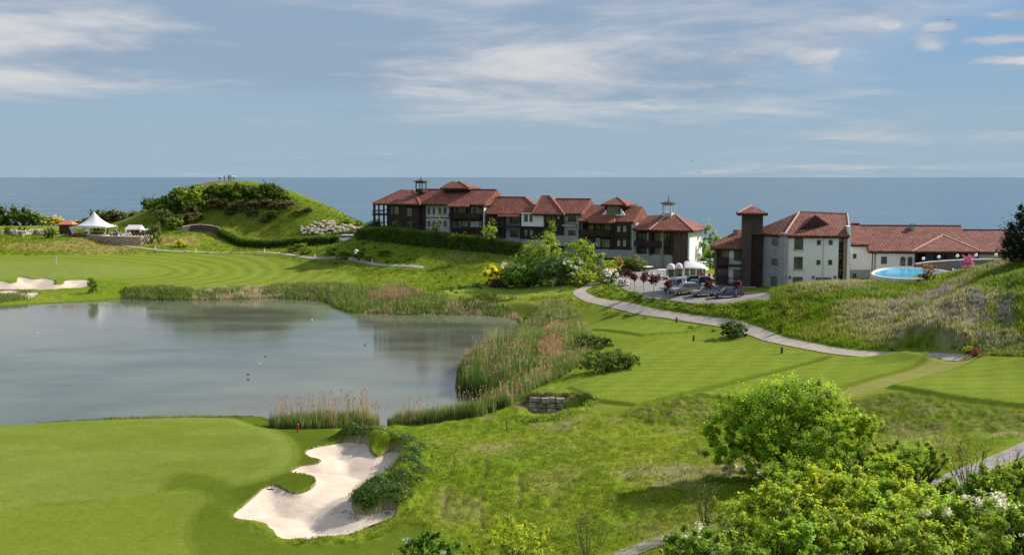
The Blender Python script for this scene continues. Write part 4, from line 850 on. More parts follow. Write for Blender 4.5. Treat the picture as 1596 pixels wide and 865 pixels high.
roof(fW, rootW, [(S(1325, -.6), -.6), (S(1352.9, -.6), -.6), (S(1352.9, -.6), 13), (S(1325, -.6), 13)], Z(1340, 380.5, -.6), [(S(1325, -.6), 6, zR - .01), (S(1352.9, -.6), 6, zR - .01)], m='tile2')
fW.box(MB(), S(1325, 8), S(1335, 8), 7, 9, zR - 1, Z(1330, 347.5, 8)).build('roof_turret', M['tile2'], rootW, world=True)
ap_ = (S(1466, 3.2), 3.2, Z(1466, 366.3, 3.2)); e0, e1 = (S(1420, -2.4), -2.4, Z(1420, 391.3, -2.4)), (S(1527, -2.4), -2.4, Z(1527, 391.8, -2.4))
o = MB().hull([fW.W(*ap_), fW.W(*e0), fW.W(*e1), fW.W(e0[0], e0[1], e0[2] - .2), fW.W(e1[0], e1[1], e1[2] - .2), fW.W(S(1432, 0), 2, e0[2] - .3), fW.W(S(1515, 0), 2, e0[2] - .3), fW.W(ap_[0], 4.5, ap_[2] - .6)]).build('porch_roof', M['tile2'], rootW, world=True)
c = MB(); c.tube([fW.W(*ap_), fW.W(*e0)], .12, 6); c.tube([fW.W(*ap_), fW.W(*e1)], .12, 6); c.build('ridge_cap', M['ridge'], o, world=True)
ch = fW.box(MB(), S(1415.5, 5), S(1421, 5), 4.6, 5.4, Z(1418, 362, 5), Z(1418, 352, 5)).build('chimney', M['stonegrey'], rootW, world=True)
cm = MB(); fW.box(cm, S(1414.5, 5), S(1422, 5), 4.4, 5.6, Z(1418, 352, 5), Z(1418, 351, 5)); 
for x in (1415.8, 1420.6): cm.tube([fW.W(S(x, 5), 5, Z(1418, 351, 5)), fW.W(S(x, 5), 5, Z(1418, 348.8, 5))], [.14, .1], 6)
cm.build('chimney_cap', M['metal_dk'], ch, world=True)
window(fW, rootW, 1328.3, 1332.3, 396.3, 402, t=.2, cols=1); window(fW, rootW, 1329, 1333, 427, 433, t=0, cols=1)
window(fW, rootW, 1372.3, 1379.6, 400.8, 410.5, t=-1, cols=2, rows=2)
for x0 in (1402, 1413.3): window(fW, rootW, x0, x0 + 6.4, 400.6, 413.5, t=-1, arch=True)
window(fW, rootW, 1436, 1452, 396, 414, t=2.6, cols=4); window(fW, rootW, 1462, 1486, 396, 414, t=2.6, cols=5); window(fW, rootW, 1494, 1514, 396, 414, t=2.6, cols=4)
wall(fW, rootW, 1324, 1600, 424, 432, M['plaster_g'], t=-3.2, d=3, name='terrace_slab', zb=zb) if False else None

# ================================================================== pool terrace
M['pool_water'] = water('pool_water_blue', (.10,.50,.80), .08, .01, 2.5, (1, 1, 1), spec=.4)
M['pool_rim'] = mat('pool_rim_stone', (.66,.60,.52), .8, .1, 2)
M['lamp_globe'] = mat('lamp_globe_glass', (.85,.85,.83), .3, .02, 1)
def ring_sheet(P, z0, z1, inset):
    P = np.array(P); c = P.mean(0); n = len(P); I = c + (P - c) * (1 - inset); mb = MB()
    for A_, zz in ((P, z0), (P, z1), (I, z1), (I, z1 - .5)): mb.v += [(p[0], p[1], zz) for p in A_]
    for k in range(3): mb.f += [(k * n + i, k * n + (i + 1) % n, (k + 1) * n + (i + 1) % n, (k + 1) * n + i) for i in range(n)]
    return mb, I
zp = 46.0
pool1 = catmull([np.array(atZ(a, b, zp)[:2]) for a, b in ((1358, 426), (1368, 430), (1395, 433.6), (1435, 434.5), (1472, 433), (1486, 428.5), (1482, 424), (1464, 420), (1430, 417.2), (1390, 417), (1367, 420))], 5)
pool2 = catmull([np.array(atZ(a, b, zp)[:2]) for a, b in ((1490, 425), (1492, 430), (1505, 431), (1526, 424), (1545, 418), (1540, 414), (1508, 413.2), (1488, 415), (1485, 420))], 5)
rp = empty('swimming_pool', (*np.array(pool1).mean(0), zp), 'round blue raised swimming pool with pale stone rim in front of the white wing', 'pool')
mb, I = ring_sheet(pool1, 43.4, zp, .05); mb.build('rim', M['pool_rim'], rp, world=True); MB().add([(p[0], p[1], zp - .12) for p in I], [tuple(range(len(I)))]).build('water', M['pool_water'], rp, world=True)
rp = empty('swimming_pool', (*np.array(pool2).mean(0), zp), 'smaller blue pool further right, between the orange and the pink bush', 'pool')
mb, I = ring_sheet(pool2, 43.4, zp - .04, .05); mb.build('rim', M['pool_rim'], rp, world=True); MB().add([(p[0], p[1], zp - .16) for p in I], [tuple(range(len(I)))]).build('water', M['pool_water'], rp, world=True)
# curved terrace wall with a coping and globe lamps
wl = [(1428, 410.5, 171.5), (1450, 407.6, 170.8), (1480, 405.4, 170), (1510, 404, 169.4), (1545, 403.4, 169), (1580, 403.2, 168.6)]
rw_ = empty('terrace_wall', tuple(atY(1500, 415, 170)), 'curved grey brown terrace wall behind the pools, pale coping on top', 'wall'); m1 = MB(); m2 = MB()
for (a, b, c), (d, e_, f_) in zip(wl[:-1], wl[1:]):
    p, q = atY(a, b, c), atY(d, e_, f_)
    m1.hexa([(p.x, p.y, 44), (q.x, q.y, 44), (q.x, q.y + .35, 44), (p.x, p.y + .35, 44), (p.x, p.y, p.z - .15), (q.x, q.y, q.z - .15), (q.x, q.y + .35, q.z - .15), (p.x, p.y + .35, p.z - .15)])
    m2.hexa([(p.x, p.y - .1, p.z - .147), (q.x, q.y - .1, q.z - .147), (q.x, q.y + .45, q.z - .147), (p.x, p.y + .45, p.z - .147), (p.x, p.y - .1, p.z), (q.x, q.y - .1, q.z), (q.x, q.y + .45, q.z), (p.x, p.y + .45, p.z)])
m1.build('masonry', mat('terrace_render', (.20,.15,.13), .9, .1, 1), rw_, world=True); m2.build('coping', M['pool_rim'], rw_, world=True)
for i, (a, b) in enumerate(((1439, 406), (1463, 404.2), (1492, 402.8), (1521, 401.4), (1552, 400.6))):
    Yw = float(np.interp(a, [w[0] for w in wl], [w[2] for w in wl])) + .2; p = atY(a, b, Yw); top = float(np.interp(a, [w[0] for w in wl], [atY(*w).z for w in wl]))
    g = empty('globe_lamp', (p.x, p.y, top), ['white globe lamp on the terrace wall behind the orange bush', 'second white globe lamp on the terrace wall, right of the orange bush', 'white globe lamp on the terrace wall midway between the two bushes', 'white globe lamp on the terrace wall just right of the pink bush', 'rightmost white globe lamp on the terrace wall beside the dark conifer'][i], 'lamp', 'globe lamps on the terrace wall')
    MB().lathe([(.02, .35), (.16, .38), (.24, .5), (.26, .6), (.22, .74), (.1, .84), (.01, .86)], 12).build('globe', M['lamp_globe'], g, smoothed=True); MB().tube([(0, 0, 0), (0, 0, .4)], .05, 6).build('stem', M['metal_dk'], g)

# ================================================================== vegetation
def quads(C, Nn, size, asp, col, rsx):
    n = len(C); Nn = Nn / (np.linalg.norm(Nn, axis=1, keepdims=True) + 1e-9); r = rsx.normal(size=(n, 3)); U = np.cross(Nn, r); U /= (np.linalg.norm(U, axis=1, keepdims=True) + 1e-9); Vv = np.cross(Nn, U)
    a = U * (size * asp)[:, None]; b = Vv * size[:, None]; bend = Nn * (size * .25)[:, None]
    V = np.stack([C - b, C + a * .9 + bend * .3, C + b - bend * .5, C - a * .9 + bend * .3], 1).reshape(-1, 3)
    return V, np.arange(4 * n).reshape(n, 4), np.repeat(col, 4, 0)
def crown_arrays(lobes, nclump, nleaf, leaf, pal, seed, spread=.32, flowers=None, flat=.75, tips=.35, low=-.35):
    q = np.random.RandomState(seed); L = np.array(lobes, float); w = L[:, 3] * L[:, 4] + L[:, 3] * L[:, 5]; w /= w.sum()
    li = q.choice(len(L), nclump, p=w); d = q.normal(size=(nclump, 3)); d[:, 2] = np.where(d[:, 2] < low * 2, -d[:, 2] * .6, d[:, 2]); d /= np.linalg.norm(d, axis=1, keepdims=True)
    rad = q.uniform(.55, 1.0, nclump) ** .6; rad[q.rand(nclump) < .18] *= q.uniform(1.0, 1.18)
    cc = L[li, :3] + d * rad[:, None] * L[li, 3:6]; cr = spread * L[li, 3:6].mean(1) * q.uniform(.6, 1.25, nclump)
    ci = q.randint(0, nclump, nleaf); g = q.normal(size=(nleaf, 3)); g /= np.linalg.norm(g, axis=1, keepdims=True); g *= (q.rand(nleaf) ** .6 * q.uniform(.5, 1.45, nleaf))[:, None]; g[:, 2] *= flat
    o0 = d[ci] + np.array([0, 0, .5]); g = g + o0 * np.maximum((g * o0).sum(1), 0)[:, None] * q.uniform(.2, 1.1, (nclump, 1))[ci]
    C = cc[ci] + g * cr[ci][:, None]; out = C - L[li[ci], :3]; out /= np.linalg.norm(out, axis=1, keepdims=True) + 1e-9
    Nn = out * .6 + q.normal(size=(nleaf, 3)) * .5 + g * .4 + np.array([.15, -.1, .5])
    cb = q.uniform(.82, 1.2, nclump); hue = q.uniform(-1, 1, nclump)
    k = (cb[ci] * q.uniform(.75, 1.25, nleaf))[:, None]; c = np.array(pal)[None] * k; c[:, 0] *= 1 + .12 * hue[ci]; c[:, 2] *= 1 - .2 * hue[ci]
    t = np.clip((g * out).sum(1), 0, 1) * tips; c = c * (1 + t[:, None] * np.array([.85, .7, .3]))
    size = leaf * q.uniform(.65, 1.35, nleaf)
    if flowers:
        fc, fr, fs = flowers; fm = (q.rand(nclump) < fr)[ci] & ((g * (out + [0, 0, .5])).sum(1) > .25); c[fm] = np.array(fc) * q.uniform(.8, 1.15, (fm.sum(), 1)); size[fm] *= fs
    return quads(C, Nn, size, q.uniform(.5, .75, nleaf), np.clip(c, .004, .9), q), cc
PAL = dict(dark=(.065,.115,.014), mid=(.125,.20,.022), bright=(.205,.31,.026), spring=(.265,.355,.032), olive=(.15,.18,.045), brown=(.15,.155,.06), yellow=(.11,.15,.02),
           red=(.085,.022,.028), pink=(.50,.16,.26), grey=(.10,.105,.065), conifer=(.014,.026,.012), hedge=(.09,.155,.02), rust=(.22,.11,.035), teal=(.075,.16,.045))
def stems(base_, cc, r0, n, seed, parent, lob=None, name='trunk', h0=.25, m='bark', twig=0):
    q = random.Random(seed); mb = MB(); b = Vector(base_); top = Vector(np.mean(cc, 0)); mb.tube([b - Vector((0, 0, .3)), b.lerp(top, h0 * .6) , b.lerp(top, h0)], [r0 * 1.25, r0, r0 * .85], 8)
    f = b.lerp(top, h0)
    for i in range(n):
        c = Vector(cc[q.randrange(len(cc))]); mid = f.lerp(c, .5) + Vector((q.uniform(-1, 1), q.uniform(-1, 1), q.uniform(-.2, .8))) * (c - f).length * .13; r = r0 * q.uniform(.3, .6)
        mb.tube([f - (f - b) * .08, f.lerp(mid, .55), mid, c], [r, r * .85, r * .6, r * .18], 5)
        for k in range(twig): c2 = Vector(cc[q.randrange(len(cc))]); c2 = mid.lerp(c2, .5); mb.tube([mid, mid.lerp(c2, .5) + Vector((0, 0, .05)), c2], [r * .4, r * .25, r * .06], 4)
    return mb.build(name, M[m], parent)
def plant(name, loc, lobes, nclump, nleaf, leaf, pal, seed, label, cat='shrub', group=None, flowers=None, spread=.32, trunk=.08, limbs=9, tname='trunk', cname='crown', **k):
    o = empty(name, loc, label, cat, group); pal = PAL[pal] if isinstance(pal, str) else pal
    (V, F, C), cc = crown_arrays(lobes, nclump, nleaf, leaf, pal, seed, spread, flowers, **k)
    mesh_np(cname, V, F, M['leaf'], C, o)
    if trunk: stems((0, 0, 0), cc, trunk, limbs, seed + 1, o, name=tname, twig=1)
    return o
def rlobes(w, h, n, seed, base_=.5):
    q = random.Random(seed); L = [(0, 0, h * .58, w * .36, w * .36, h * .42)]
    for i in range(n): a = 2 * math.pi * i / n + q.uniform(-.4, .4); r = q.uniform(.22, .34) * w; s = q.uniform(.18, .28) * w; L.append((math.cos(a) * r, math.sin(a) * r, h * q.uniform(.32, .72), s, s, s * q.uniform(.7, 1.0) * min(1.3, h / w * 1.2)))
    for i in range(n): a = 2 * math.pi * (i + .5) / n; L.append((math.cos(a) * w * .28, math.sin(a) * w * .28, h * .20, w * .22, w * .22, h * .20))
    return L
# -- copies of a few small prototypes serve the distant shrubs
PROTO = {}
def proto(kind, v):
    if (kind, v) in PROTO: return PROTO[kind, v]
    fl = {'yellow': ((.80,.70,.04), .75, 1.3), 'white': ((.62,.60,.50), .55, 1.2)}.get(kind); pal = {'white': 'mid'}.get(kind, kind)
    lob = rlobes(2.0, 1.5, 5, 100 + v * 7 + len(kind)); (V, F, C), cc = crown_arrays(lob, 60, 1500, .105, PAL[pal], 50 + v + len(kind) * 3, .34, fl)
    o = mesh_np('shrub', V, F, M['leaf'], C, link=False); PROTO[kind, v] = o.data; return o.data
def shrub(px, py, wpx, hpx, kind, label, group=None, name='shrub', cat='shrub', Yd=None, sink=.12):
    p = gY(px, Yd) if Yd else gp(px, py); s = ppm(p.y); me = proto(kind, rnd.randrange(3)); o = bpy.data.objects.new(name, me); COL.objects.link(o)
    w, h = wpx / s, hpx / s; o.location = (p.x, p.y + w * .15, p.z - sink * h); o.scale = (w / 1.55, w / 1.55 * rnd.uniform(.8, 1.1), h / 1.15); o.rotation_euler = (0, 0, rnd.uniform(0, 6)); return tag(o, label, cat, group)

# -- shrubs on the hill with the walkers
G1 = 'shrubs on the slope of the round hill'
for i, (x, y, w, h, k) in enumerate([(243,330,26,18,'mid'),(256,338,24,16,'dark'),(268,322,26,18,'dark'),(262,345,22,14,'mid'),(283,315,30,20,'mid'),(278,333,28,18,'dark'),(300,322,32,24,'bright'),(312,330,26,20,'mid'),(296,340,24,16,'brown'),(318,308,26,15,'dark'),
    (335,306,26,16,'mid'),(350,312,28,20,'dark'),(366,310,30,22,'dark'),(352,300,22,10,'mid'),(378,316,26,18,'mid'),(392,308,24,15,'dark'),(405,314,26,16,'dark'),(420,306,24,18,'dark'),(430,314,24,20,'dark'),(440,312,18,14,'mid'),(388,299,22,9,'mid'),(410,300,20,9,'olive'),(372,297,22,8,'olive'),
    (330,324,26,14,'brown'),(346,328,24,14,'brown'),(362,332,22,12,'olive'),(380,330,24,14,'brown'),(398,328,26,14,'brown'),(415,326,24,13,'brown'),(430,328,22,12,'brown'),(448,326,20,12,'brown'),(358,336,16,9,'grey'),(394,338,18,10,'grey'),(424,344,20,13,'dark'),(412,348,14,7,'olive'),
    (464,336,16,8,'olive'),(480,332,14,7,'brown'),(290,350,26,14,'brown'),(306,346,20,12,'brown'),(270,352,22,13,'dark'),(288,306,20,10,'mid'),(302,298,18,8,'mid'),(518,322,6,5,'dark'),(560,352,10,7,'mid'),(540,350,12,7,'mid'),(450,312,12,6,'mid')]):
    lab = {'dark': 'dark green rounded shrub on the round hill', 'mid': 'mid green shrub on the round hill', 'bright': 'large bright green shrub on the round hill', 'brown': 'brownish shrub on the round hill',
           'olive': 'olive green low shrub on the round hill', 'grey': 'grey green sprawling bush in the hill meadow'}[k]
    lab += ', ' + ('left end' if x < 265 else 'left' if x < 300 else 'centre left' if x < 345 else 'centre' if x < 385 else 'centre right' if x < 415 else 'right') + (' of its top row' if y < 312 else ' of its middle row' if y < 330 else ' of its bottom row')
    if x >= 515: lab = 'tiny dark bush on the right hand ridge of the round hill' if x < 530 else 'small green bush at the right foot of the round hill'
    shrub(x, y, w, h, k, lab.replace(' rounded', '') if len(lab.split()) > 15 else lab, G1)
G2 = 'trees along the cliff edge behind the tents'
for x, y, w, h, k, l in [(-20,352,40,30,'dark','a'),(12,352,36,28,'dark','a'),(34,352,34,26,'dark','a'),(52,350,24,18,'mid','b'),(68,350,20,13,'bright','c'),(84,349,22,12,'yellow','d'),(98,348,14,9,'yellow','d'),(2,356,22,12,'bright','c'),
    (136,344,20,12,'mid','b'),(158,345,34,24,'dark','a'),(176,345,32,22,'brown','e'),(192,346,30,20,'brown','e'),(208,342,28,19,'olive','f'),(222,342,26,20,'mid','b'),(234,344,24,22,'dark','a'),(126,346,14,8,'yellow','d'),(245,352,20,14,'dark','a')]:
    shrub(x, y, w, h, k, {'a': 'dark green bushy tree on the cliff edge' + {-20: ', cut by the left edge', 12: ', leftmost whole one', 34: ' above the left stone wall', 158: ' directly behind the white tent', 245: ' where it meets the hill'}.get(x, ''), 'b': 'mid green bushy tree on the cliff edge' + {52: ', left of the yellow bushes', 136: ' just left of the white tent', 222: ' above the gazebo', 234: ' between gazebo and hill'}.get(x, ''), 'c': 'light green low bush at the left cliff edge' if x > 30 else 'light green low bush behind the left stone wall', 'd': 'yellow flowering bush on the cliff edge' + {84: ', left of the tiled kiosk', 98: ' right behind the tiled kiosk', 126: ' between kiosk and white tent'}.get(x, ''),
          'e': 'brownish bushy tree behind the right side of the white tent' if x < 180 else 'brownish bushy tree in the gap between tent and gazebo', 'f': 'olive bushy tree between tent and hill'}[l], G2, 'bushy_tree', 'tree', Yd=343 if x < 230 else 332)
shrub(77, 371, 15, 14, 'dark', 'small round dark bush beside the path left of the kiosk'); shrub(34, 366, 14, 11, 'dark', 'small dark bush in front of the left stone wall'); shrub(12, 366, 16, 11, 'mid', 'green bush at the left end of the stone wall')
shrub(243, 380, 14, 24, 'olive', 'upright olive bush at the right end of the stone terrace', 'shrubs beside the stone terrace'); shrub(236, 372, 16, 14, 'dark', 'dark bush just behind the right end of the stone terrace', 'shrubs beside the stone terrace')
shrub(270, 359, 26, 16, 'mid', 'mid green clipped bush left of the dark retaining wall'); shrub(254, 352, 22, 20, 'olive', 'olive bush behind the stone terrace, beside the hill')
shrub(280, 386, 14, 9, 'yellow', 'small yellow flowering bush on the grass bank right of the terrace')
shrub(145, 457, 12, 20, 'mid', 'small upright bush beside the far sand bunker', Yd=None)
for x, y, w, h in ((462,392,24,10),(478,396,18,8),(520,398,22,9),(535,402,26,10),(560,402,24,9),(575,406,18,8),(598,398,18,7)): shrub(x, y, w, h, 'bright' if x % 2 else 'mid', 'low weedy clump on the bank, ' + {462: 'leftmost', 478: 'second from the left', 520: 'third from the left', 535: 'middle one, the widest', 560: 'just left of the pale boulder', 575: 'right of the pale boulder', 598: 'rightmost'}[x], 'weedy clumps under the hedge', 'weed_clump', 'plant')

# -- hedges
def hedge(pl, n, leaf, pal, seed, label, depth=1.8, name='hedge'):
    q = np.random.RandomState(seed); P = []
    for px, py, h, Yd in pl: g = gY(px, Yd) if Yd else gp(px, py); P.append((g.x, g.y, g.z, h / ppm(g.y)))
    P = np.array(P); s = np.concatenate([[0], np.cumsum(np.hypot(np.diff(P[:, 0]), np.diff(P[:, 1])))]); t = q.uniform(0, s[-1], n); c = np.stack([np.interp(t, s, P[:, i]) for i in range(4)], 1)
    dx = np.interp(t, s[:-1] + np.diff(s) / 2, np.diff(P[:, 0]) / np.diff(s)); dy = np.interp(t, s[:-1] + np.diff(s) / 2, np.diff(P[:, 1]) / np.diff(s)); nx, ny = -dy, dx
    a = q.uniform(-.35, math.pi + .35, n); rr = q.uniform(.82, 1.08, n) * (1 + .22 * (fbm(t * 1.1, t * 0 + 3, seed, 3) - .5) * 2); o = np.cos(a) * rr; u = np.clip(np.sin(a), -.2, 1) * rr; u = np.where(q.rand(n) < .5, q.uniform(0, 1, n) ** .8, u); o = np.where(np.abs(o) < .2, o, np.sign(o) * np.minimum(np.abs(o) ** .6, 1.05))
    C = np.stack([c[:, 0] + nx * o * depth / 2, c[:, 1] + ny * o * depth / 2, c[:, 2] + np.maximum(u, .02) * c[:, 3]], 1) + q.normal(size=(n, 3)) * .12
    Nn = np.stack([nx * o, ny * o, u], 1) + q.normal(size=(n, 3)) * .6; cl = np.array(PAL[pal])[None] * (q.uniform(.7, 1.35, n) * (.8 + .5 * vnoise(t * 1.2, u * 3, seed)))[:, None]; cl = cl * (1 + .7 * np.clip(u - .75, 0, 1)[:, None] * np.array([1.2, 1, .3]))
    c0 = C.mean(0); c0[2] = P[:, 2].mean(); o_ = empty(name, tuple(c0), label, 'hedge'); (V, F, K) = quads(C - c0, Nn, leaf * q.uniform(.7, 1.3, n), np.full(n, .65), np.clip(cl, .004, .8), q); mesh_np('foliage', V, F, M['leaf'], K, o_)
    mb = MB()                              # solid dark core added inside so daylight does not shine through
    for i in range(len(P) - 1):
        A_, B_ = P[i], P[i + 1]; d = np.array([B_[0] - A_[0], B_[1] - A_[1]]); d /= np.linalg.norm(d); nn = np.array([-d[1], d[0]]) * depth * .27; qd = []
        for f_ in (0, .78):
            for p_, s_ in ((A_, -1), (B_, -1), (B_, 1), (A_, 1)): qd.append((p_[0] + nn[0] * s_ - c0[0], p_[1] + nn[1] * s_ - c0[1], p_[2] + f_ * p_[3] - c0[2] - .1))
        mb.hexa(qd)
    mb.build('branches', mat('hedge_core', (.02,.03,.008), .95, .4, 4), o_)
hedge([(560,372,14,262),(600,376,20,257),(650,381,22,253),(700,386,22,249),(740,391,22,246),(780,395,20,243),(812,399,18,240),(835,400,14,238)], 26000, .17, 'hedge', 5, 'long leafy hedge below the left end of the timber hotel', 2.4)
hedge([(344,364,10,297),(380,367,11,292),(420,369,12,288),(460,372,13,285),(500,375,14,282),(517,376,12,280)], 12000, .19, 'dark', 6, 'dark clipped hedge at the foot of the round hill', 2.0)
hedge([(520,372,11,281),(530,373,12,280)], 1600, .17, 'dark', 8, 'short dark hedge piece beside the white van', 1.8)
hedge([(556,366,14,277),(576,370,18,272),(590,372,16,268)], 2600, .17, 'dark', 7, 'dark hedge end between the van and the long hedge', 2.2)
hedge([(868,384,14,232),(890,386,14,231),(905,388,12,230)], 2000, .16, 'dark', 9, 'short dark hedge against the grey stone plinth', 1.6)
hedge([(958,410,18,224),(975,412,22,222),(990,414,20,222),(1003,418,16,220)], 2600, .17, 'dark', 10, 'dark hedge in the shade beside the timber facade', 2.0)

def near_plant(px, py, wpx, hpx, label, pal='bright', n=3000, leaf=None, lob=5, seed=1, Yd=None, **k):
    p = gY(px, Yd) if Yd else gp(px, py); s = ppm(p.y); w, h = wpx / s, hpx / s
    return plant(k.pop('name', 'shrub'), (p.x, p.y, p.z - .05), rlobes(w, h, lob, seed), k.pop('nc', 70), n, leaf or max(.06, 1.5 / s), pal, seed, label, **k)
# -- mixed shrubbery in the middle
G3 = 'mixed shrubbery in front of the timber hotel'
near_plant(905, 440, 66, 66, 'round bright green tree with dense crown at the shrubbery', 'bright', 13300, .17, 7, 21, Yd=206, name='round_tree', cat='tree', trunk=.16, nc=150, spread=.26)
near_plant(842, 436, 76, 66, 'tallest mid green shrub in the centre of the shrubbery', (.16,.25,.03), 12350, .16, 7, 22, Yd=212, group=G3, nc=130)
near_plant(815, 441, 70, 46, 'fresh green shrub left of centre in the shrubbery', (.15,.26,.04), 10450, .16, 7, 23, Yd=209, group=G3, nc=120)
near_plant(868, 444, 70, 44, 'dense dark green shrub at the front of the shrubbery', 'teal', 9500, .15, 7, 24, Yd=205, group=G3, nc=120)
near_plant(888, 446, 50, 42, 'white flowering shrub below the round tree', 'mid', 7980, .15, 6, 25, Yd=203, group=G3, flowers=((.60,.62,.48), .45, 1.1), nc=110)
near_plant(796, 424, 34, 34, 'white blossoming bush behind the yellow broom', 'olive', 4940, .15, 5, 26, Yd=216, group=G3, flowers=((.66,.64,.54), .75, 1.2))
near_plant(775, 434, 42, 28, 'bright yellow flowering broom at the left end of the shrubbery', 'yellow', 7980, .17, 6, 27, Yd=213, group=G3, flowers=((.88,.80,.05), .97, 1.3))
near_plant(771, 438, 20, 14, 'low purple grey bush under the yellow broom', (.10,.06,.08), 1710, .13, 4, 28, Yd=211, group=G3)
near_plant(790, 440, 30, 22, 'dark green shrub with yellow sprays in front of the broom', 'dark', 3800, .15, 5, 29, Yd=210, group=G3, flowers=((.6,.42,.03), .18, 1.1))
near_plant(912, 446, 44, 22, 'low yellow green bush beside the path bend', 'spring', 4940, .13, 5, 30, Yd=200, group=G3)
near_plant(876, 424, 22, 26, 'yellow flowering sprays behind the front shrubs', 'yellow', 2470, .13, 4, 31, Yd=211, group=G3, flowers=((.62,.46,.03), .6, 1.2))
near_plant(858, 420, 40, 34, 'rusty olive shrub at the back of the shrubbery', 'olive', 4940, .15, 5, 32, Yd=217, group=G3)
near_plant(930, 444, 30, 40, 'thin grey twiggy shrub right of the round tree', 'grey', 1000, .10, 5, 33, Yd=202, group=G3, limbs=22, trunk=.05)
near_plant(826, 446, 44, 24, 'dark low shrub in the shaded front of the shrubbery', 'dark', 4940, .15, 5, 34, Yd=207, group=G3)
# -- slender young trees by the facades
G4 = 'young trees along the timber hotel'
def young(px, Yd, top, w, label, pal, seed, n=1300, **k):
    p = gY(px, Yd); s = ppm(Yd); z1 = atY(px, top, Yd).z; h = z1 - p.z; w = w / s; q = random.Random(seed)
    lob = [(q.uniform(-.2, .2) * w, q.uniform(-.2, .2) * w, h * f_, w * r_, w * r_, h * .16) for f_, r_ in ((.5, .34), (.66, .40), (.84, .24), (.6, .3))]
    plant('young_tree', p, lob, 60, n, .13, pal, seed, label, 'tree', G4, trunk=.08, limbs=16, spread=.38, **k)
young(860, 224, 347, 30, 'young light green tree with open crown before the low hotel block', 'spring', 41); young(764, 243, 341, 24, 'young yellow green tree in front of the white gable', 'spring', 42, 1000)
young(682, 249, 333, 18, 'slim dark green young tree before the four narrow windows', 'mid', 43, 900); young(620, 258, 343, 20, 'small yellowish young tree left along the long hedge', 'yellow', 44, 800)
young(966, 212, 398, 20, 'yellow leaved young tree beside the dark hedge', (.26,.20,.04), 45, 900); young(990, 211, 396, 26, 'feathery grey green young tree at the end pavilion', 'olive', 46, 1200)
near_plant(948, 428, 40, 26, 'yellow green bush behind the pale rocks', 'spring', 2200, .13, 5, 47, Yd=207); near_plant(962, 428, 22, 14, 'dark red bush behind the row of plum trees', 'red', 900, .12, 4, 48, Yd=206)
near_plant(1106, 440, 30, 68, 'bright green tree between the two hotels', 'bright', 5000, .2, 6, 49, Yd=236, name='round_tree', cat='tree'); near_plant(1096, 436, 20, 40, 'second green tree between the hotels, behind the awning', 'spring', 1800, .18, 5, 50, Yd=244, name='round_tree', cat='tree')
near_plant(1112, 437, 16, 16, 'dark green bush under the trees between the hotels', 'dark', 900, .14, 4, 51, Yd=226)
near_plant(940, 437, 26, 14, 'brown leaved low bush beside the path', 'brown', 900, .11, 4, 52, Yd=199); near_plant(955, 437, 14, 13, 'blue green small bush beside the pale rocks', 'teal', 700, .11, 4, 53, Yd=198)
near_plant(971, 444, 24, 12, 'low white blossoming bush at the corner of the car park', 'grey', 900, .12, 4, 54, Yd=192, flowers=((.75,.72,.66), .9, 1.1))
# -- red plum trees around the car park
G5 = 'red plum trees lining the car park'
plum = None
LP = {982:'plum red standard tree furthest back in its row',989:'plum tree with dark red crown, second from the far end of its row',1003:'plum tree with dark red crown, third from the far end of its row',1019:'wide dark red plum tree in the middle of the car park lawn edge',1041:'dark red plum tree just left of the green car',1104:'dark red plum tree in front of the parked silver cars',1147:'pinkish red plum tree in front of the navy car',975:'dark red plum tree behind the white blossoming bush'}
for px, py, tp, w in ((975,449,420,13),(982,452,421,13),(989,454,427,14),(1003,458,428,15),(1019,464,430,19),(1041,467,437,14),(1104,469,439,17),(1147,467,438,19)):
    p = gp(px, py); s = ppm(p.y); h = (py - tp) / s; W_ = w / s
    if plum is None:
        plum = empty('plum_tree', p, 'x', 'tree', G5); (V, F, C), cc = crown_arrays([(0,0,2.45,.62,.62,.5),(.25,.1,2.6,.45,.4,.4),(-.3,0,2.6,.4,.4,.42),(0,0,2.0,.38,.38,.4)], 40, 1500, .10, PAL['red'], 66, .4, tips=.8); mesh_np('crown', V, F, M['leaf'], C, plum)
        MB().tube([(0,0,-.2),(.02,0,.9),(0,0,1.7),(0,0,2.3)], [.06,.05,.045,.02], 6).build('trunk', mat('pale_bark', (.30,.22,.17), .9, .2, 5), plum); pl_ = plum
    else: pl_ = dup(plum, p)
    pl_.location = p; pl_.scale = (W_ / 1.7, W_ / 1.7, h / 3.1); pl_.rotation_euler = (0, 0, px * .7); pl_['label'] = LP[px]
# -- single plants elsewhere
near_plant(1143, 526, 42, 26, 'round dark green bush beside the cart path', (.085,.13,.03), 7500, .10, 6, 61, nc=110, name='round_bush'); near_plant(1165, 483, 9, 8, 'tiny dark shrub on the lawn above the cart path', 'dark', 400, .1, 3, 62)
G6 = 'dark juniper bushes at the pond side of the tees'
near_plant(930, 541, 60, 18, 'low dark juniper at the small tee, upper of the two', 'dark', 4000, .10, 6, 63, group=G6); near_plant(912, 538, 36, 16, 'dark juniper left beside the upper tee juniper', 'dark', 1800, .10, 5, 64, group=G6)
near_plant(945, 578, 84, 30, 'large low dark juniper at the edge of the long tee', 'dark', 7000, .09, 7, 65, nc=130, group=G6); near_plant(980, 570, 44, 20, 'lighter green juniper at the right of the dark one', 'mid', 2600, .09, 5, 66, group=G6)
near_plant(760, 468, 90, 10, 'low dark bush strip under the pale tee behind the pond', 'dark', 2600, .13, 6, 67); near_plant(860, 497, 24, 8, 'small dark bush above the reeds', 'dark', 900, .1, 4, 68)
near_plant(1445, 431, 30, 30, 'orange and green leaved bush in front of the pools', 'rust', 2400, .09, 6, 71, Yd=150, flowers=((.16,.22,.03), .45, 1.0), limbs=18, name='flowering_bush')
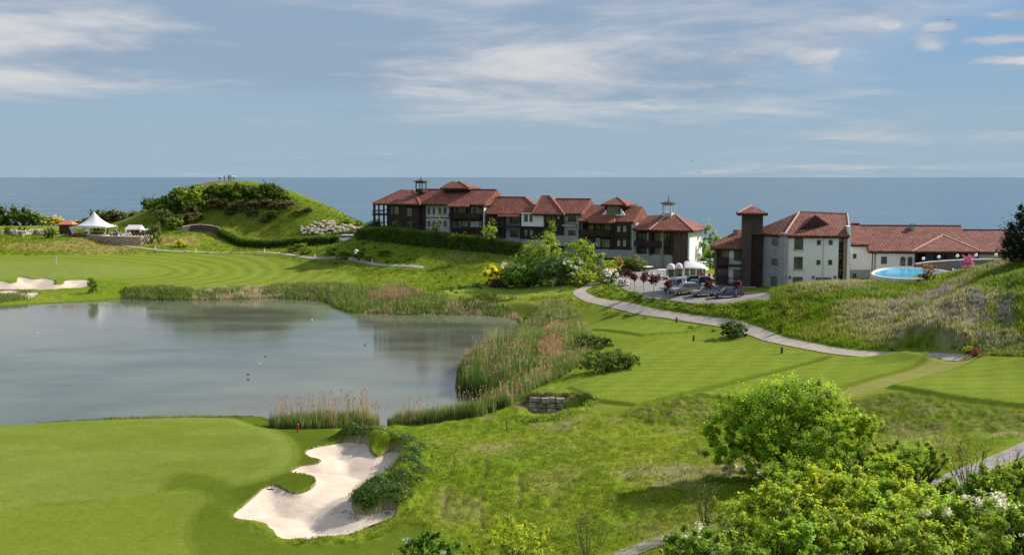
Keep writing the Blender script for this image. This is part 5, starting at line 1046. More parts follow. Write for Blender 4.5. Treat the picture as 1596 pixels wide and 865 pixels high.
near_plant(1507, 425, 20, 31, 'pink flowering slender tree by the right pool', 'pink', 1500, .08, 4, 72, Yd=149, name='flowering_tree', cat='tree', spread=.4, trunk=.05)
near_plant(1406, 604, 1, 1, 'x', 'mid', 10, .05, 3, 3) if False else None
near_plant(1519, 556, 16, 13, 'small reddish shrub at the foot of the hillside', (.22,.05,.05), 700, .06, 4, 73); near_plant(1508, 552, 20, 15, 'small light green shrub beside the reddish one at the hill foot', 'spring', 700, .06, 4, 74)
near_plant(1390, 548, 14, 9, 'small light green tuft shrub at the path edge', 'spring', 600, .06, 4, 75); near_plant(1216, 518, 12, 16, 'dark upright sapling on the bank above the path', 'dark', 600, .08, 4, 76); near_plant(1222, 493, 9, 12, 'small dark sapling on the sunny bank', 'dark', 400, .08, 3, 77)
p = gY(1592, 139); plant('conifer_tree', p, [(0, 0, z * .95, r * .8, r * .8, .9) for z, r in ((1.0,3.6),(2.2,3.4),(3.5,2.9),(4.8,2.3),(6.0,1.6),(7.0,.9))], 300, 14000, .12, 'conifer', 78, 'dark conifer at the right edge beside the terrace wall', 'tree', None, trunk=.25, limbs=10, tips=.1)
near_plant(935, 458, 6, 12, 'tiny bare reddish sapling at the path bend', 'rust', 60, .07, 3, 79, trunk=.03, limbs=10)

# -- reeds, grasses, ground cover
def blades(X_, Y_, Zg, h, w, col, q, lean=.12, plume=None):
    n = len(X_); a = q.uniform(0, 2 * math.pi, n); dx, dy = np.cos(a) * w / 2, np.sin(a) * w / 2; la = q.uniform(0, 2 * math.pi, n); lx, ly = np.cos(la) * lean * h, np.sin(la) * lean * h; l2 = q.uniform(.3, 1, n)
    B = np.stack([X_, Y_, Zg], 1); up = np.stack([lx * l2, ly * l2, h], 1); mid = np.stack([lx * .3 * l2, ly * .3 * l2, h * .55], 1); e = np.stack([dx, dy, dx * 0], 1)
    V = np.stack([B - e, B + e, B + mid + e * .8, B + mid - e * .8, B + up + e * .12, B + up - e * .12], 1).reshape(-1, 3); i = np.arange(n)[:, None] * 6
    F = np.concatenate([i + [0, 1, 2, 3], i + [3, 2, 4, 5]]); C = np.repeat(col, 6, 0)
    if plume is not None and len(plume[0]):
        k, pc, ps = plume; T_ = B[k] + up[k]; q3 = q.normal(size=(len(k), 3)) * [1, 1, .2]; (V2, F2, C2) = quads(T_ + [0, 0, 0], q3, ps * q.uniform(.7, 1.4, len(k)), np.full(len(k), .28), pc, q); 
        # make the plumes hang upright: stretch each about its own centre
        c = np.repeat(T_, 4, 0); V2 = c + (V2 - c) * [.55, .55, 1.5]; F = np.concatenate([F, F2 + len(V)]); V = np.concatenate([V, V2]); C = np.concatenate([C, C2])
    return V, F, C
def reed_bed(poly, n, h, label, seed, gcol_=(.125,.195,.04), dry=.25, plumes=.05, w=.045, jit=1.0, dcol=(.36,.29,.16), pcol=(.42,.28,.16), name='reed_bed', over=1.35, hf=None):
    q = np.random.RandomState(seed); P = np.array([p[:2] for p in poly]); x = q.uniform(P[:, 0].min(), P[:, 0].max(), n * 4); y = q.uniform(P[:, 1].min(), P[:, 1].max(), n * 4); s = sdf(P, x, y) + 1.2 * (fbm(x * .8, y * .8, seed) - .5)
    k = np.where(s > 0)[0][:n]; x, y, s = x[k], y[k], s[k]; cl = fbm(x * .55, y * .55, seed + 1, 3); hh = h * (.6 + .6 * cl) * q.uniform(.65, 1.1, len(x)) * (.6 + .4 * smooth(0, 1.2, s))
    if hf is not None: hh = hh * hf(x, y)
    z = np.maximum(ground_z(x, y, False), PONDZ - .5); isd = q.rand(len(x)) < dry * (.4 + 1.2 * (fbm(x * .3, y * .3, seed + 2, 3) > .5)); c = np.where(isd[:, None], np.array(dcol), np.array(gcol_)) * (q.uniform(.65, 1.3, len(x)) * (.75 + .5 * cl))[:, None]
    pk = np.where(isd & (q.rand(len(x)) < plumes / max(dry, .01)))[0]; hh[pk] *= over
    V, F, C = blades(x, y, z, hh, w * q.uniform(.7, 1.5, len(x)), c, q, .14, (pk, np.array(pcol) * q.uniform(.7, 1.25, (len(pk), 1)), .17))
    c0 = V.mean(0); c0[2] = PONDZ; o = mesh_np(name, V - c0, F, M['grass'], C); o.location = c0; return tag(o, label, 'reeds', kind='stuff')
Zw = PONDZ + .1
reed_bed([atZ(a, b, Zw) for a, b in ((420,666),(450,655),(520,652),(585,655),(592,668),(540,676),(470,680),(430,676))], 6500, 2.1, 'clump of green reeds with tall brown plumes near the big bunker', 81, dry=.22, plumes=.06, over=1.9)
reed_bed([atZ(a, b, Zw) for a, b in ((604,668),(640,660),(700,660),(730,655),(790,648),(800,662),(740,676),(660,676),(610,674))], 8500, 2.0, 'reeds with brown plumes at the near right corner of the pond', 82, dry=.18, plumes=.035, over=1.7)
reed_bed([atZ(a, b, Zw) for a, b in ((714,612),(713,585),(735,566),(775,552),(812,556),(828,580),(822,604),(790,622),(745,622))], 17000, 3.0, 'dense dark green reeds jutting into the pond', 83, gcol_=(.09,.165,.03), dry=.06, plumes=.03, w=.05)
reed_bed([atZ(a, b, Zw) for a, b in ((745,640),(752,622),(800,618),(850,590),(905,575),(902,600),(860,618),(820,640),(800,652))], 12000, 1.25, 'green and straw reeds on the right bank above the rock ledge', 84, dry=.12, plumes=.04, over=1.4)
reed_bed([atZ(a, b, Zw) for a, b in ((775,552),(795,530),(808,508),(850,492),(885,498),(905,520),(925,555),(920,580),(880,590),(828,585),(812,556))], 20000, 1.0, 'pale mixed reed marsh right of the pond', 85, gcol_=(.15,.225,.05), dry=.11, plumes=.03, w=.06)
reed_bed([atZ(a, b, Zw) for a, b in ((835,570),(850,535),(862,518),(880,535),(885,560),(870,580))], 4200, 1.4, 'rust brown patch of reeds within the marsh', 86, dry=.8, plumes=.12, dcol=(.36,.25,.13), w=.06)
reed_bed([atZ(a, b, Zw) for a, b in ((505,470),(430,466),(400,461),(430,457),(520,457),(570,462),(640,468),(700,478),(690,489),(600,488),(548,487),(522,479))], 14000, 1.15, 'reeds on the point of the far pond shore', 87, gcol_=(.125,.195,.04), dry=.10, plumes=.02, w=.09)
reed_bed([atZ(a, b, Zw) for a, b in ((570,476),(600,464),(640,464),(665,474),(640,480),(590,480))], 3000, 1.6, 'rust coloured reeds on the far pond point', 88, dry=.75, plumes=.1, dcol=(.33,.225,.13), w=.09)
reed_bed([atZ(a, b, Zw) for a, b in ((190,467),(250,468),(300,468),(300,461),(250,459),(190,461))], 4500, 1.1, 'strip of green reeds along the far pond shore', 89, dry=.08, plumes=0, w=.09)
reed_bed([atZ(a, b, Zw) for a, b in ((296,468),(400,467),(490,468),(495,463),(440,460),(400,458),(310,460))], 6000, .8, 'straw coloured dead reeds along the far pond shore', 90, dry=.85, plumes=0, dcol=(.42,.36,.22), w=.10)
reed_bed([atZ(a, b, Zw) for a, b in ((560,489),(700,491),(790,496),(815,503),(800,490),(720,480),(600,483))], 5000, .9, 'low straw and green sedge along the far right shore', 91, dry=.55, plumes=0, dcol=(.36,.30,.17), w=.09)
reed_bed([atZ(a, b, Zw) for a, b in ((-60,478),(0,474),(50,470),(50,462),(0,462),(-60,466))], 2600, .9, 'brown sedge under the small lower bunker', 92, dry=.5, plumes=0, dcol=(.22,.19,.12), w=.09)
reed_bed([atZ(a, b, Zw) for a, b in ((60,661),(150,655),(260,650),(378,650),(378,653),(260,653.5),(150,658),(60,664))], 2600, .55, 'thin fringe of sedge behind the near green', 93, dry=.3, plumes=0, w=.03)

def tufts(name, x0, x1, y0, y1, n, h, label, seed, w=.05, k=4, bright=1.0, mask=None, lean=.5, clump=.5, spread=.16):
    q = np.random.RandomState(seed); u = q.rand(n * 2); y = 1 / (1 / y0 + (1 / y1 - 1 / y0) * u) if y1 / y0 > 1.5 else q.uniform(y0, y1, n * 2); x = q.uniform(x0, x1, n * 2); d = fbm(x * 1.3, y * 1.3, seed, 3)
    ok = (sdf(pond, x, y) < -.5) & (mown(x, y) < .15) & (ldist(p_main, x, y) > 1.7) & (ldist(p_far, x, y) > 1.4) & (ldist(p_near, x, y) > 1.7) & (ldist(p_grav, x, y) > 1) & (sdf(lot, x, y) < -.4) & (d > clump - .12)
    for B in (bunker, bunker_far, bunker_low): ok &= sdf(B, x, y) < -.12
    for P in (tee_long, tee_small, tee_mid, tee_right, tee_back): ok &= sdf(P, x, y) < -.6
    if mask is not None: ok &= mask(x, y)
    x, y = x[ok][:n], y[ok][:n]; z = ground_z(x, y); c = albedo(x, y) * bright; m = len(x); hh = h * q.uniform(.5, 1.4, m) * (.6 + .8 * fbm(x * .6, y * .6, seed + 3, 2))
    x = np.repeat(x, k) + q.normal(size=m * k) * spread; y = np.repeat(y, k) + q.normal(size=m * k) * spread; z = np.repeat(z, k) - .03; hh = np.repeat(hh, k) * q.uniform(.6, 1.2, m * k); c = np.repeat(c, k, 0) * q.uniform(.7, 1.35, (m * k, 1)); c = c * np.array([1.02, 1.05, .9])
    V, F, C = blades(x, y, z, hh, np.full(m * k, w) * q.uniform(.6, 1.4, m * k), np.clip(c, .01, .7), q, lean); c0 = V.mean(0); o = mesh_np(name, V - c0, F, M['grass'], C); o.location = c0; return tag(o, label, 'grass', kind='stuff')
tufts('rough_grass', -13, 34, 52, 108, 40000, .15, 'tufted rough grass on the bank between bunker and tree', 101, .035)
tufts('hillside_grass', 20, 80, 106, 158, 52000, .50, 'long wild grass and dry stalks on the right hillside', 102, .075, 3, 1.12)
tufts('rough_grass', -40, 28, 150, 240, 15000, .35, 'rough grass around the far side of the pond', 103, .09, 3)
tufts('rough_grass', -140, 20, 236, 312, 16000, .45, 'rough grass on the banks below the hill and hedge', 104, .12, 3)
tufts('rough_grass', 20, 62, 40, 80, 14000, .30, 'rough grass under the trees at the lower right', 105, .03)

def cover(name, pts_, n, leaf, pal, label, seed, rad, hgt, flowers=None, cat='plant'):
    q = np.random.RandomState(seed); P = np.array(pts_); i = q.randint(0, len(P), n // 60 + 1); cx_ = P[i, 0] + q.normal(size=len(i)) * rad; cy_ = P[i, 1] + q.normal(size=len(i)) * rad; ok_ = (ldist(p_main, cx_, cy_) > 1.9) & (sdf(lot, cx_, cy_) < -.5); cx_, cy_ = cx_[ok_], cy_[ok_]; i = i[ok_]; zz = ground_z(cx_, cy_); cr = hgt * q.uniform(.5, 1.2, len(i)); ci = q.randint(0, len(i), n)
    g = q.normal(size=(n, 3)); g /= np.linalg.norm(g, axis=1, keepdims=True); g *= (q.rand(n) ** .4)[:, None]; C = np.stack([cx_[ci], cy_[ci], zz[ci] + cr[ci] * .2], 1) + g * cr[ci][:, None] * [1.3, 1.3, .8]
    c = np.array(PAL[pal] if isinstance(pal, str) else pal)[None] * (q.uniform(.7, 1.35, len(i))[ci] * q.uniform(.75, 1.25, n))[:, None]; sz = leaf * q.uniform(.6, 1.4, n)
    if flowers: fm = (q.rand(n) < flowers[1]) & (g[:, 2] > .1); c[fm] = flowers[0]; sz[fm] *= flowers[2]
    V, F, K = quads(C, g + [0, 0, .6] + q.normal(size=(n, 3)) * .4, sz, np.full(n, .65), np.clip(c, .005, .8), q); c0 = V.mean(0); o = mesh_np(name, V - c0, F, M['leaf'], K); o.location = c0; return tag(o, label, cat, kind='stuff')
def along(L, n): P = catmull([hit(*p) for p in L], 8, False); P = np.array(P); return P[np.linspace(0, len(P) - 1, n).astype(int)]
cover('weeds', along([(548,684),(575,688),(605,690),(632,700),(648,725),(640,748),(612,768),(585,778),(562,790),(590,793),(625,785)], 60), 36000, .055, (.055,.115,.016), 'weeds with tiny white flowers over the right lip of the big bunker', 111, .55, .38, ((.62,.62,.55), .035, .9))
cover('juniper_cover', along([(935,458),(960,462),(990,466),(1030,476),(1090,487),(1160,500)], 50), 16000, .10, 'bright', 'bright green ground cover between path and car park', 112, 2.2, .55)
cover('juniper_cover', along([(960,455),(990,462),(1020,466),(1060,473)], 20), 4000, .10, 'dark', 'dark green ground cover along the car park edge', 113, .8, .5)
cover('weeds', along([(1190,462),(1230,458),(1270,460),(1310,452),(1345,450),(1290,470),(1220,472)], 50), 13000, .12, (.13,.21,.03), 'broad leaved bright weeds on the crest before the white block', 114, 1.8, .5)
cover('weeds', along([(1475,560),(1520,545),(1596,530),(1560,545),(1650,550)], 30), 6000, .09, (.11,.18,.03), 'leafy weeds at the right foot of the hillside', 115, 1.2, .5)
cover('weeds', along([(822,652),(845,656),(875,650),(900,640),(915,630)], 24), 8000, .06, 'bright', 'bright grass and weeds along the stone ledge', 116, .45, .4)
cover('weeds', along([(700,455),(720,448),(745,444),(600,398),(540,398),(560,402)], 24), 5000, .14, (.08,.16,.02), 'lush weed patches beside the far fairway', 117, 2.0, .5)

# -- the big tree in the middle right and the thicket in front
def tree(px, Yd, top, wpx, label, pal, seed, nleaf, leaf, lobes=None, nc=220, name='leafy_tree', dz=0, group=None, **k):
    p = gY(px, Yd); s = ppm(Yd); z1 = atY(px, top, Yd).z; h = z1 - p.z; w = wpx / s; q = random.Random(seed)
    if lobes is None:
        lobes = [(0, 0, h * .62, w * .30, w * .30, h * .30)]
        for i in range(8): a = 2 * math.pi * i / 8 + q.uniform(-.3, .3); r = q.uniform(.22, .33) * w; sz = q.uniform(.17, .25) * w; lobes.append((math.cos(a) * r, math.sin(a) * r, h * q.uniform(.38, .74), sz, sz, min(sz, h * .3)))
        for i in range(7): a = 2 * math.pi * (i + .4) / 7; lobes.append((math.cos(a) * w * .3, math.sin(a) * w * .3, h * q.uniform(.14, .28), w * .2, w * .2, h * .18))
        lobes.append((q.uniform(-.1, .1) * w, 0, h * .84, w * .2, w * .2, h * .15))
    else: lobes = [(a * w, b * w, c * h, d * w, d * w, e * h) for a, b, c, d, e in lobes]
    return plant(name, p, lobes, nc, nleaf, leaf, pal, seed, label, 'tree', group, spread=k.pop('spread', .23), trunk=k.pop('trunk', .16), limbs=k.pop('limbs', 22), **k)
tree(1232, 68.5, 592, 262, 'broad rounded bright green tree standing alone beyond the thicket', (.20,.33,.024), 201, 90000, .070,
     [(0,0,.70,.26,.28),(.12,.02,.78,.20,.22),(-.15,0,.62,.22,.24),(-.34,-.02,.50,.17,.22),(-.24,-.15,.42,.18,.2),(.10,-.16,.48,.2,.22),(.28,.05,.52,.17,.24),(-.05,-.2,.36,.2,.18),(-.40,.0,.40,.12,.14),(.02,.0,.88,.14,.12),(.35,-.1,.42,.13,.2),(-.28,.1,.68,.12,.14),(-.3,-.1,.24,.18,.18),(-.1,-.22,.2,.2,.18),(.14,-.2,.22,.2,.18),(.32,-.05,.26,.16,.2),(-.42,0,.24,.10,.14),(.0,.1,.3,.2,.2)], nc=420, trunk=.22, limbs=34, spread=.22, tips=.5)
GT = 'trees of the thicket at the lower right'
tree(1352, 63.5, 640, 120, 'light green tree touching the right side of the broad rounded tree', (.24,.35,.026), 202, 30000, .06, nc=140, group=GT, tips=.5)
tree(1435, 60.5, 690, 120, 'dense mid green tree right of the light green one, before the grassy bank', (.20,.31,.024), 203, 28000, .058, nc=130, group=GT)
tree(1300, 50, 728, 190, 'large leaved bright green tree in the centre of the thicket', 'spring', 204, 34000, .085, nc=170, group=GT, tips=.5, limbs=28)
tree(1395, 53, 712, 120, 'bright green tree with upright tip just right of the large leaved one', (.27,.39,.03), 205, 22000, .07, nc=110, group=GT, tips=.5)
tree(1205, 48, 752, 140, 'yellow green sapling cluster at the left of the thicket', (.28,.38,.035), 206, 20000, .075, nc=120, group=GT, trunk=.08)
tree(1520, 52, 738, 130, 'darker green tree with big leaves near the right edge', (.15,.26,.022), 207, 22000, .075, nc=110, group=GT)
tree(1590, 50, 722, 130, 'bright tree with large leaves cut by the right edge', 'bright', 208, 22000, .075, nc=110, group=GT)
tree(1560, 41, 775, 200, 'right hand tree covered in creamy white blossom heads', (.20,.31,.035), 209, 26000, .07, nc=130, group=GT, flowers=((.75,.72,.56), .26, .9))
tree(1450, 42, 782, 190, 'pale green tree at the bottom between the blossoming ones', (.26,.37,.04), 210, 28000, .065, nc=150, group=GT, tips=.45)
tree(1340, 40, 800, 190, 'bright leafy tree at the bottom edge, below the large leaved one', 'spring', 211, 26000, .075, nc=140, group=GT)
tree(1240, 39, 812, 150, 'glossy green tree at the bottom, left of the thicket centre', (.20,.33,.025), 212, 20000, .07, nc=110, group=GT)
tree(1110, 43, 826, 150, 'low elder bush with creamy flower heads at the bottom edge', (.15,.27,.025), 213, 12000, .065, nc=90, group=GT, name='elder_bush', flowers=((.78,.75,.62), .2, .9))
tree(1165, 52, 772, 110, 'small light green bush with open twigs left of the sapling cluster', (.22,.32,.03), 214, 7000, .06, nc=70, group=GT, name='leafy_bush', trunk=.06)
tree(1030, 45, 850, 60, 'tiny elder sprig with white flowers right of the gravel', (.15,.27,.025), 218, 2500, .06, nc=30, name='elder_bush', trunk=.05, flowers=((.70,.68,.55), .15, .8))
tree(668, 52, 830, 120, 'elder bush with star white flower heads at the bottom centre', (.10,.21,.02), 215, 11000, .07, nc=90, name='elder_bush', flowers=((.72,.70,.62), .13, .9), trunk=.07)
tree(800, 53, 812, 130, 'yellow green privet bush at the bottom centre', (.28,.36,.03), 216, 14000, .045, nc=120, name='privet_bush', trunk=.06, spread=.22, tips=.6)
tree(730, 50, 846, 70, 'small green leafy bush between elder and privet', (.17,.28,.02), 217, 4000, .05, nc=50, name='leafy_bush', trunk=.05)
tree(1610, 36, 790, 170, 'bright bush filling the lower right corner', (.22,.33,.035), 219, 16000, .075, nc=110, group=GT)
tree(1500, 36, 822, 190, 'low leafy bush at the bottom edge below the blossoming tree', (.25,.35,.035), 220, 16000, .07, nc=120, group=GT)
tree(1410, 47, 748, 150, 'yellow green tree filling the middle of the thicket', (.26,.37,.035), 221, 20000, .07, nc=130, group=GT)
tree(1480, 47, 768, 110, 'small leafy tree left of the darker green one', (.22,.33,.03), 222, 12000, .07, nc=90, group=GT)
tree(1258, 60, 724, 150, 'light green tree standing just before the broad rounded one', (.22,.34,.026), 223, 20000, .065, nc=130, group=GT)
cover('weeds', along([(1105,748),(1140,750),(1180,754),(1215,750)], 20), 6000, .05, (.15,.25,.025), 'bright long grass strip under the broad tree', 119, .35, .3)
cover('weeds', [(x_ * .9 + 1.6, LEDGE[0][1] + .7 + .3 * math.sin(x_ * 3)) for x_ in np.linspace(-.4, 5.6, 20)], 4500, .05, (.13,.16,.04), 'dry and green weeds hanging over the top of the stone ledge', 120, .22, .28)
def bare(px, Yd, top, wpx, label, seed, n=14, leaf=0, m='bark', r=.035):
    p = gY(px, Yd); s = ppm(Yd); h = atY(px, top, Yd).z - p.z; w = wpx / s; q = random.Random(seed); o = empty('bare_shrub', p, label, 'shrub'); mb = MB(); T_ = []
    for i in range(n):
        a = q.uniform(0, 6.28); t = Vector((math.cos(a) * w * q.uniform(.1, .5), math.sin(a) * w * q.uniform(.1, .5), h * q.uniform(.65, 1))); mid = t * .5 + Vector((q.uniform(-.1, .1) * w, q.uniform(-.1, .1) * w, h * .06)); mb.tube([(0, 0, -.1), mid, t], [r, r * .6, r * .2], 4)
        for k in range(6): u = q.uniform(.35, .95); b = mid.lerp(t, u) if u > .5 else Vector((0, 0, 0)).lerp(mid, u * 1.8); e = b + Vector((q.uniform(-.22, .22) * w, q.uniform(-.22, .22) * w, q.uniform(.05, .25) * h)); mb.tube([b, e], [r * .35, r * .12], 3); T_.append(e)
    mb.build('branches', M[m], o)
    if leaf:
        qq = np.random.RandomState(seed); T_ = np.array(T_); c = T_[qq.randint(0, len(T_), leaf)] + qq.normal(size=(leaf, 3)) * .12; V, F, K = quads(c, qq.normal(size=(leaf, 3)), np.full(leaf, .03), np.full(leaf, .6), np.array(PAL['spring'])[None] * qq.uniform(.6, 1.2, (leaf, 1)), qq); mesh_np('leaves', V, F, M['leaf'], K, o)
bare(1522, 60, 690, 100, 'bare dark twiggy shrub in front of the right path', 301, 18, 500); bare(1580, 58, 700, 50, 'thin bare shrub at the right edge of the picture', 302, 9)
bare(918, 53, 800, 90, 'thin leafless shrub at the bottom, right of the privet', 303, 16, 500, r=.018); bare(1106, 57, 760, 44, 'grey leafless round shrub left of the thicket', 304, 26, 300, r=.02); bare(1130, 46, 800, 60, 'wispy half bare shrub above the elder bush', 305, 16, 700, r=.015)
p = gY(1562, 59); plant('juniper', p, rlobes(1.9, 1.5, 5, 3), 60, 5000, .045, (.03,.055,.035), 306, 'small blue green juniper beside the right path', 'shrub', trunk=.05)

# ================================================================== people
def skin(name, J, E, rad, m, parent, sub=1):
    me = bpy.data.meshes.new(name); me.from_pydata(J, E, []); me.materials.append(m); o = bpy.data.objects.new(name, me); COL.objects.link(o); o.parent = parent
    s = o.modifiers.new('skin', 'SKIN'); s.use_smooth_shade = True; sv = me.skin_vertices[0].data if len(me.skin_vertices) else None
    if sv is None:
        bm = bmesh.new(); bm.from_mesh(me); bm.verts.layers.skin.verify(); bm.to_mesh(me); bm.free(); sv = me.skin_vertices[0].data
    for i, r in enumerate(rad): sv[i].radius = (r, r) if not isinstance(r, tuple) else r; sv[i].use_root = (i == 0)
    d = o.modifiers.new('sub', 'SUBSURF'); d.levels = sub; d.render_levels = sub; return o
M['skin'] = mat('skin', (.50,.30,.21), .6, .05, 2); M['hair'] = mat('hair', (.04,.025,.018), .8, .1, 4)
CLOTH = {k: mat('cloth_' + k, c, .9, .1, 2) for k, c in dict(pink=(.62,.42,.50), white=(.75,.75,.74), navy=(.02,.025,.05), black=(.012,.012,.014), grey=(.18,.20,.23), blue=(.06,.10,.22), khaki=(.30,.26,.18), red=(.30,.04,.04)).items()}
def person(loc, rz, shirt, trousers, label, group, pose='stand', h=1.74):
    p = empty('person', loc, label, 'person', group, rz); k = h / 1.74; S_ = lambda L: [tuple(c * k for c in v) for v in L]; q = random.Random(hash(label) % 999)
    st = .22 if pose == 'walk' else .05; ar = .18 if pose == 'walk' else .04; sit = pose == 'sit'
    hip = .92 if not sit else .50; d = hip - .92; kn = .48 if not sit else .50; ky = 0 if not sit else -.42
    legs = [(-.10, ky - st * .6, kn), (-.10, (ky - st) if sit is False else -.42, .06), (.10, ky + st * .5 if not sit else -.42, kn), (.10, st if not sit else -.42, .06)]
    hands = [(-.27, ar, .82 + d + (.2 if sit else 0)), (.27, -ar, .82 + d + (.2 if sit else 0))]
    if pose == 'phone': hands[1] = (.12, -.30, 1.35)
    elb = [(-.27, .04, 1.12 + d), (.27, .0 if pose != 'phone' else -.02, 1.12 + d)]
    J = [(0, 0, .95 + d), (0, 0, 1.2 + d), (0, 0, 1.42 + d), (0, -.01, 1.50 + d), (0, -.02, 1.57 + d), (0, -.02, 1.68 + d), (-.19, 0, 1.40 + d), elb[0], hands[0], (.19, 0, 1.40 + d), elb[1], hands[1], (-.09, 0, .90 + d), legs[0], legs[1], (.09, 0, .90 + d), legs[2], legs[3],
         (-.10, legs[1][1] - .16, .04), (.10, legs[3][1] - .16, .04)] + [(hands[0][0] + (i - 1) * .02, hands[0][1] - .02 * i, hands[0][2] - .11) for i in range(3)] + [(hands[1][0] + (i - 1) * .02, hands[1][1] - .02 * i, hands[1][2] - .11) for i in range(3)]
    E = [(0, 1), (1, 2), (2, 3), (3, 4), (4, 5), (2, 6), (6, 7), (7, 8), (2, 9), (9, 10), (10, 11), (0, 12), (12, 13), (13, 14), (0, 15), (15, 16), (16, 17), (14, 18), (17, 19), (8, 20), (8, 21), (8, 22), (11, 23), (11, 24), (11, 25)]
    rad = [.13, .12, .14, .055, .085, .08, .06, .045, .032, .06, .045, .032, .085, .06, .04, .085, .06, .04, .04, .04] + [.011] * 6
    skin('body', S_(J), E, [r * k for r in rad], M['skin'], p)
    skin('shirt', S_([J[0], J[1], J[2], J[6], J[7], J[9], J[10]]), [(0, 1), (1, 2), (2, 3), (3, 4), (2, 5), (5, 6)], [r * k for r in (.16, .145, .165, .078, .06, .078, .06)], CLOTH[shirt], p)
    skin('trousers', S_([(0, 0, .93 + d), J[12], J[13], (J[14][0], J[14][1], .10), J[15], J[16], (J[17][0], J[17][1], .10)]), [(0, 1), (1, 2), (2, 3), (0, 4), (4, 5), (5, 6)], [r * k for r in (.15, .105, .08, .062, .105, .08, .062)], CLOTH[trousers], p)
    MB().blob((0, .01 * k, (1.70 + d) * k), (.098 * k, .105 * k, .075 * k), 2, 2, .04).build('hair', M['hair'], p, smoothed=True); return p
GP = 'walkers on the summit of the round hill'
for px, sh, tr, ps, rz, lb in ((346, 'pink', 'black', 'walk', 1.3, 'person in a pink top and black trousers walking on the hilltop, leftmost of the walkers'), (353.5, 'grey', 'blue', 'phone', 2.2, 'person in grey and blue clothes standing on the hilltop, second of the walkers'),
        (360.3, 'navy', 'navy', 'stand', .3, 'slim person dressed in navy on the hilltop, in the middle of the walkers'), (363.4, 'black', 'black', 'stand', -1.2, 'person dressed all in black close beside the navy one on the hilltop'), (367.8, 'white', 'navy', 'stand', -1.9, 'person in a white top and navy trousers, rightmost of the hilltop walkers')):
    p = gY(px, 323); person(p, rz, sh, tr, lb, GP, ps, 1.80)

# ================================================================== tents, kiosk, stone terrace at the left
YT = 298.0
def P2(px, Yd, z): return Vector(((px - CXP) / FL * Yd / (cp_ * .9985), Yd, z))
kz = gY(106, 300).z; s = ppm(300)
k_ = empty('garden_kiosk', (P2(106, 300, 0).x, 300, kz), 'dark timber kiosk with an orange tiled roof, left of the white tent', 'kiosk')
w = 19 / s / 2; mb = MB(); mb.box(-w, w, 0, 3.2, -.4, 2.6); mb.build('cabin', M['wood_br'], k_); mb = MB()
for i in range(9): x = -w + 2 * w * i / 8; mb.box(x - .05, x + .05, -.06, -.003, .1, 2.6)
mb.build('boards', M['wood'], k_); MB().hull([(-w - .5, -.5, 2.6), (w + .5, -.5, 2.6), (w + .5, 3.7, 2.6), (-w - .5, 3.7, 2.6), (-w - .5, -.5, 2.72), (w + .5, -.5, 2.72), (w + .5, 3.7, 2.72), (-w - .5, 3.7, 2.72), (-w * .55, 1.6, 3.75), (w * .55, 1.6, 3.75)]).build('roof', M['terracotta'], k_)
mb = MB(); mb.box(-w - 2.2, w + 3.0, -1.6, -.1, -.5, .12); mb.build('deck', M['wood_br'], k_)
# pagoda tent
tz = gY(151, YT).z + .2; t_ = empty('pagoda_tent', (P2(151, YT, 0).x, YT, tz), 'large white pagoda tent with a pointed peak and draped corner legs', 'tent'); sT = ppm(YT); hw = 25.5 / sT; ht = (360 - 326) / sT; he = (360 - 349.5) / sT + .3
n = 16; vs = []; fs = []; rings = [(1.0, 0), (.80, .10), (.6, .25), (.42, .42), (.27, .60), (.14, .80), (.05, .95), (.012, 1.0)]
for r, z in rings:
    for i in range(n):
        a = 2 * math.pi * (i + .5) / n; c, s_ = math.cos(a), math.sin(a); m_ = max(abs(c), abs(s_)) ** (1 - .35 * (1 - r)); sag = .12 * (1 - abs(abs(c) - abs(s_))) if r > .5 else 0
        vs.append((c / m_ * r * hw, s_ / m_ * r * hw, he + (ht - he) * z))
fs = [(i * n + k, i * n + (k + 1) % n, (i + 1) * n + (k + 1) % n, (i + 1) * n + k) for i in range(len(rings) - 1) for k in range(n)]
o = MB().add(vs, fs).build('canopy', M['canvas'], t_, smoothed=True); so_ = o.modifiers.new('s', 'SOLIDIFY'); so_.thickness = .05
mb = MB(); b = hw * .995
for (x0, y0, x1, y1) in ((-b, -b, b, -b), (b, -b, b, b), (b, b, -b, b), (-b, b, -b, -b)): mb.hexa([(x0, y0, he - .28), (x1, y1, he - .28), (x1 * .985, y1 * .985, he - .28), (x0 * .985, y0 * .985, he - .28), (x0, y0, he + .02), (x1, y1, he + .02), (x1 * .985, y1 * .985, he + .02), (x0 * .985, y0 * .985, he + .02)])
mb.build('valance', M['canvas'], t_)
for i, (a, b_) in enumerate(((-1, -1), (0, -1), (1, -1), (-1, 1), (1, 1))):
    x, y = a * hw * .96, b_ * hw * .96; mb = MB(); mb.hull([(x + dx, y + dy, z) for dx, dy, z in ((-.55 + .35 * a, -.2, he), (.55 + .35 * -a * -1 * 0, -.2, he), (-.15, -.15, .1), (.15, -.15, .1), (-.15, .15, .1), (.15, .15, .1), (-.3, .2, he), (.3, .2, he))]); mb.build('leg', M['canvas'], t_)
mb = MB(); mb.box(-hw * 1.15, hw * 1.15, -hw * 1.15, hw * 1.1, -.9, -.02); mb.build('platform', M['wood_br'], t_)
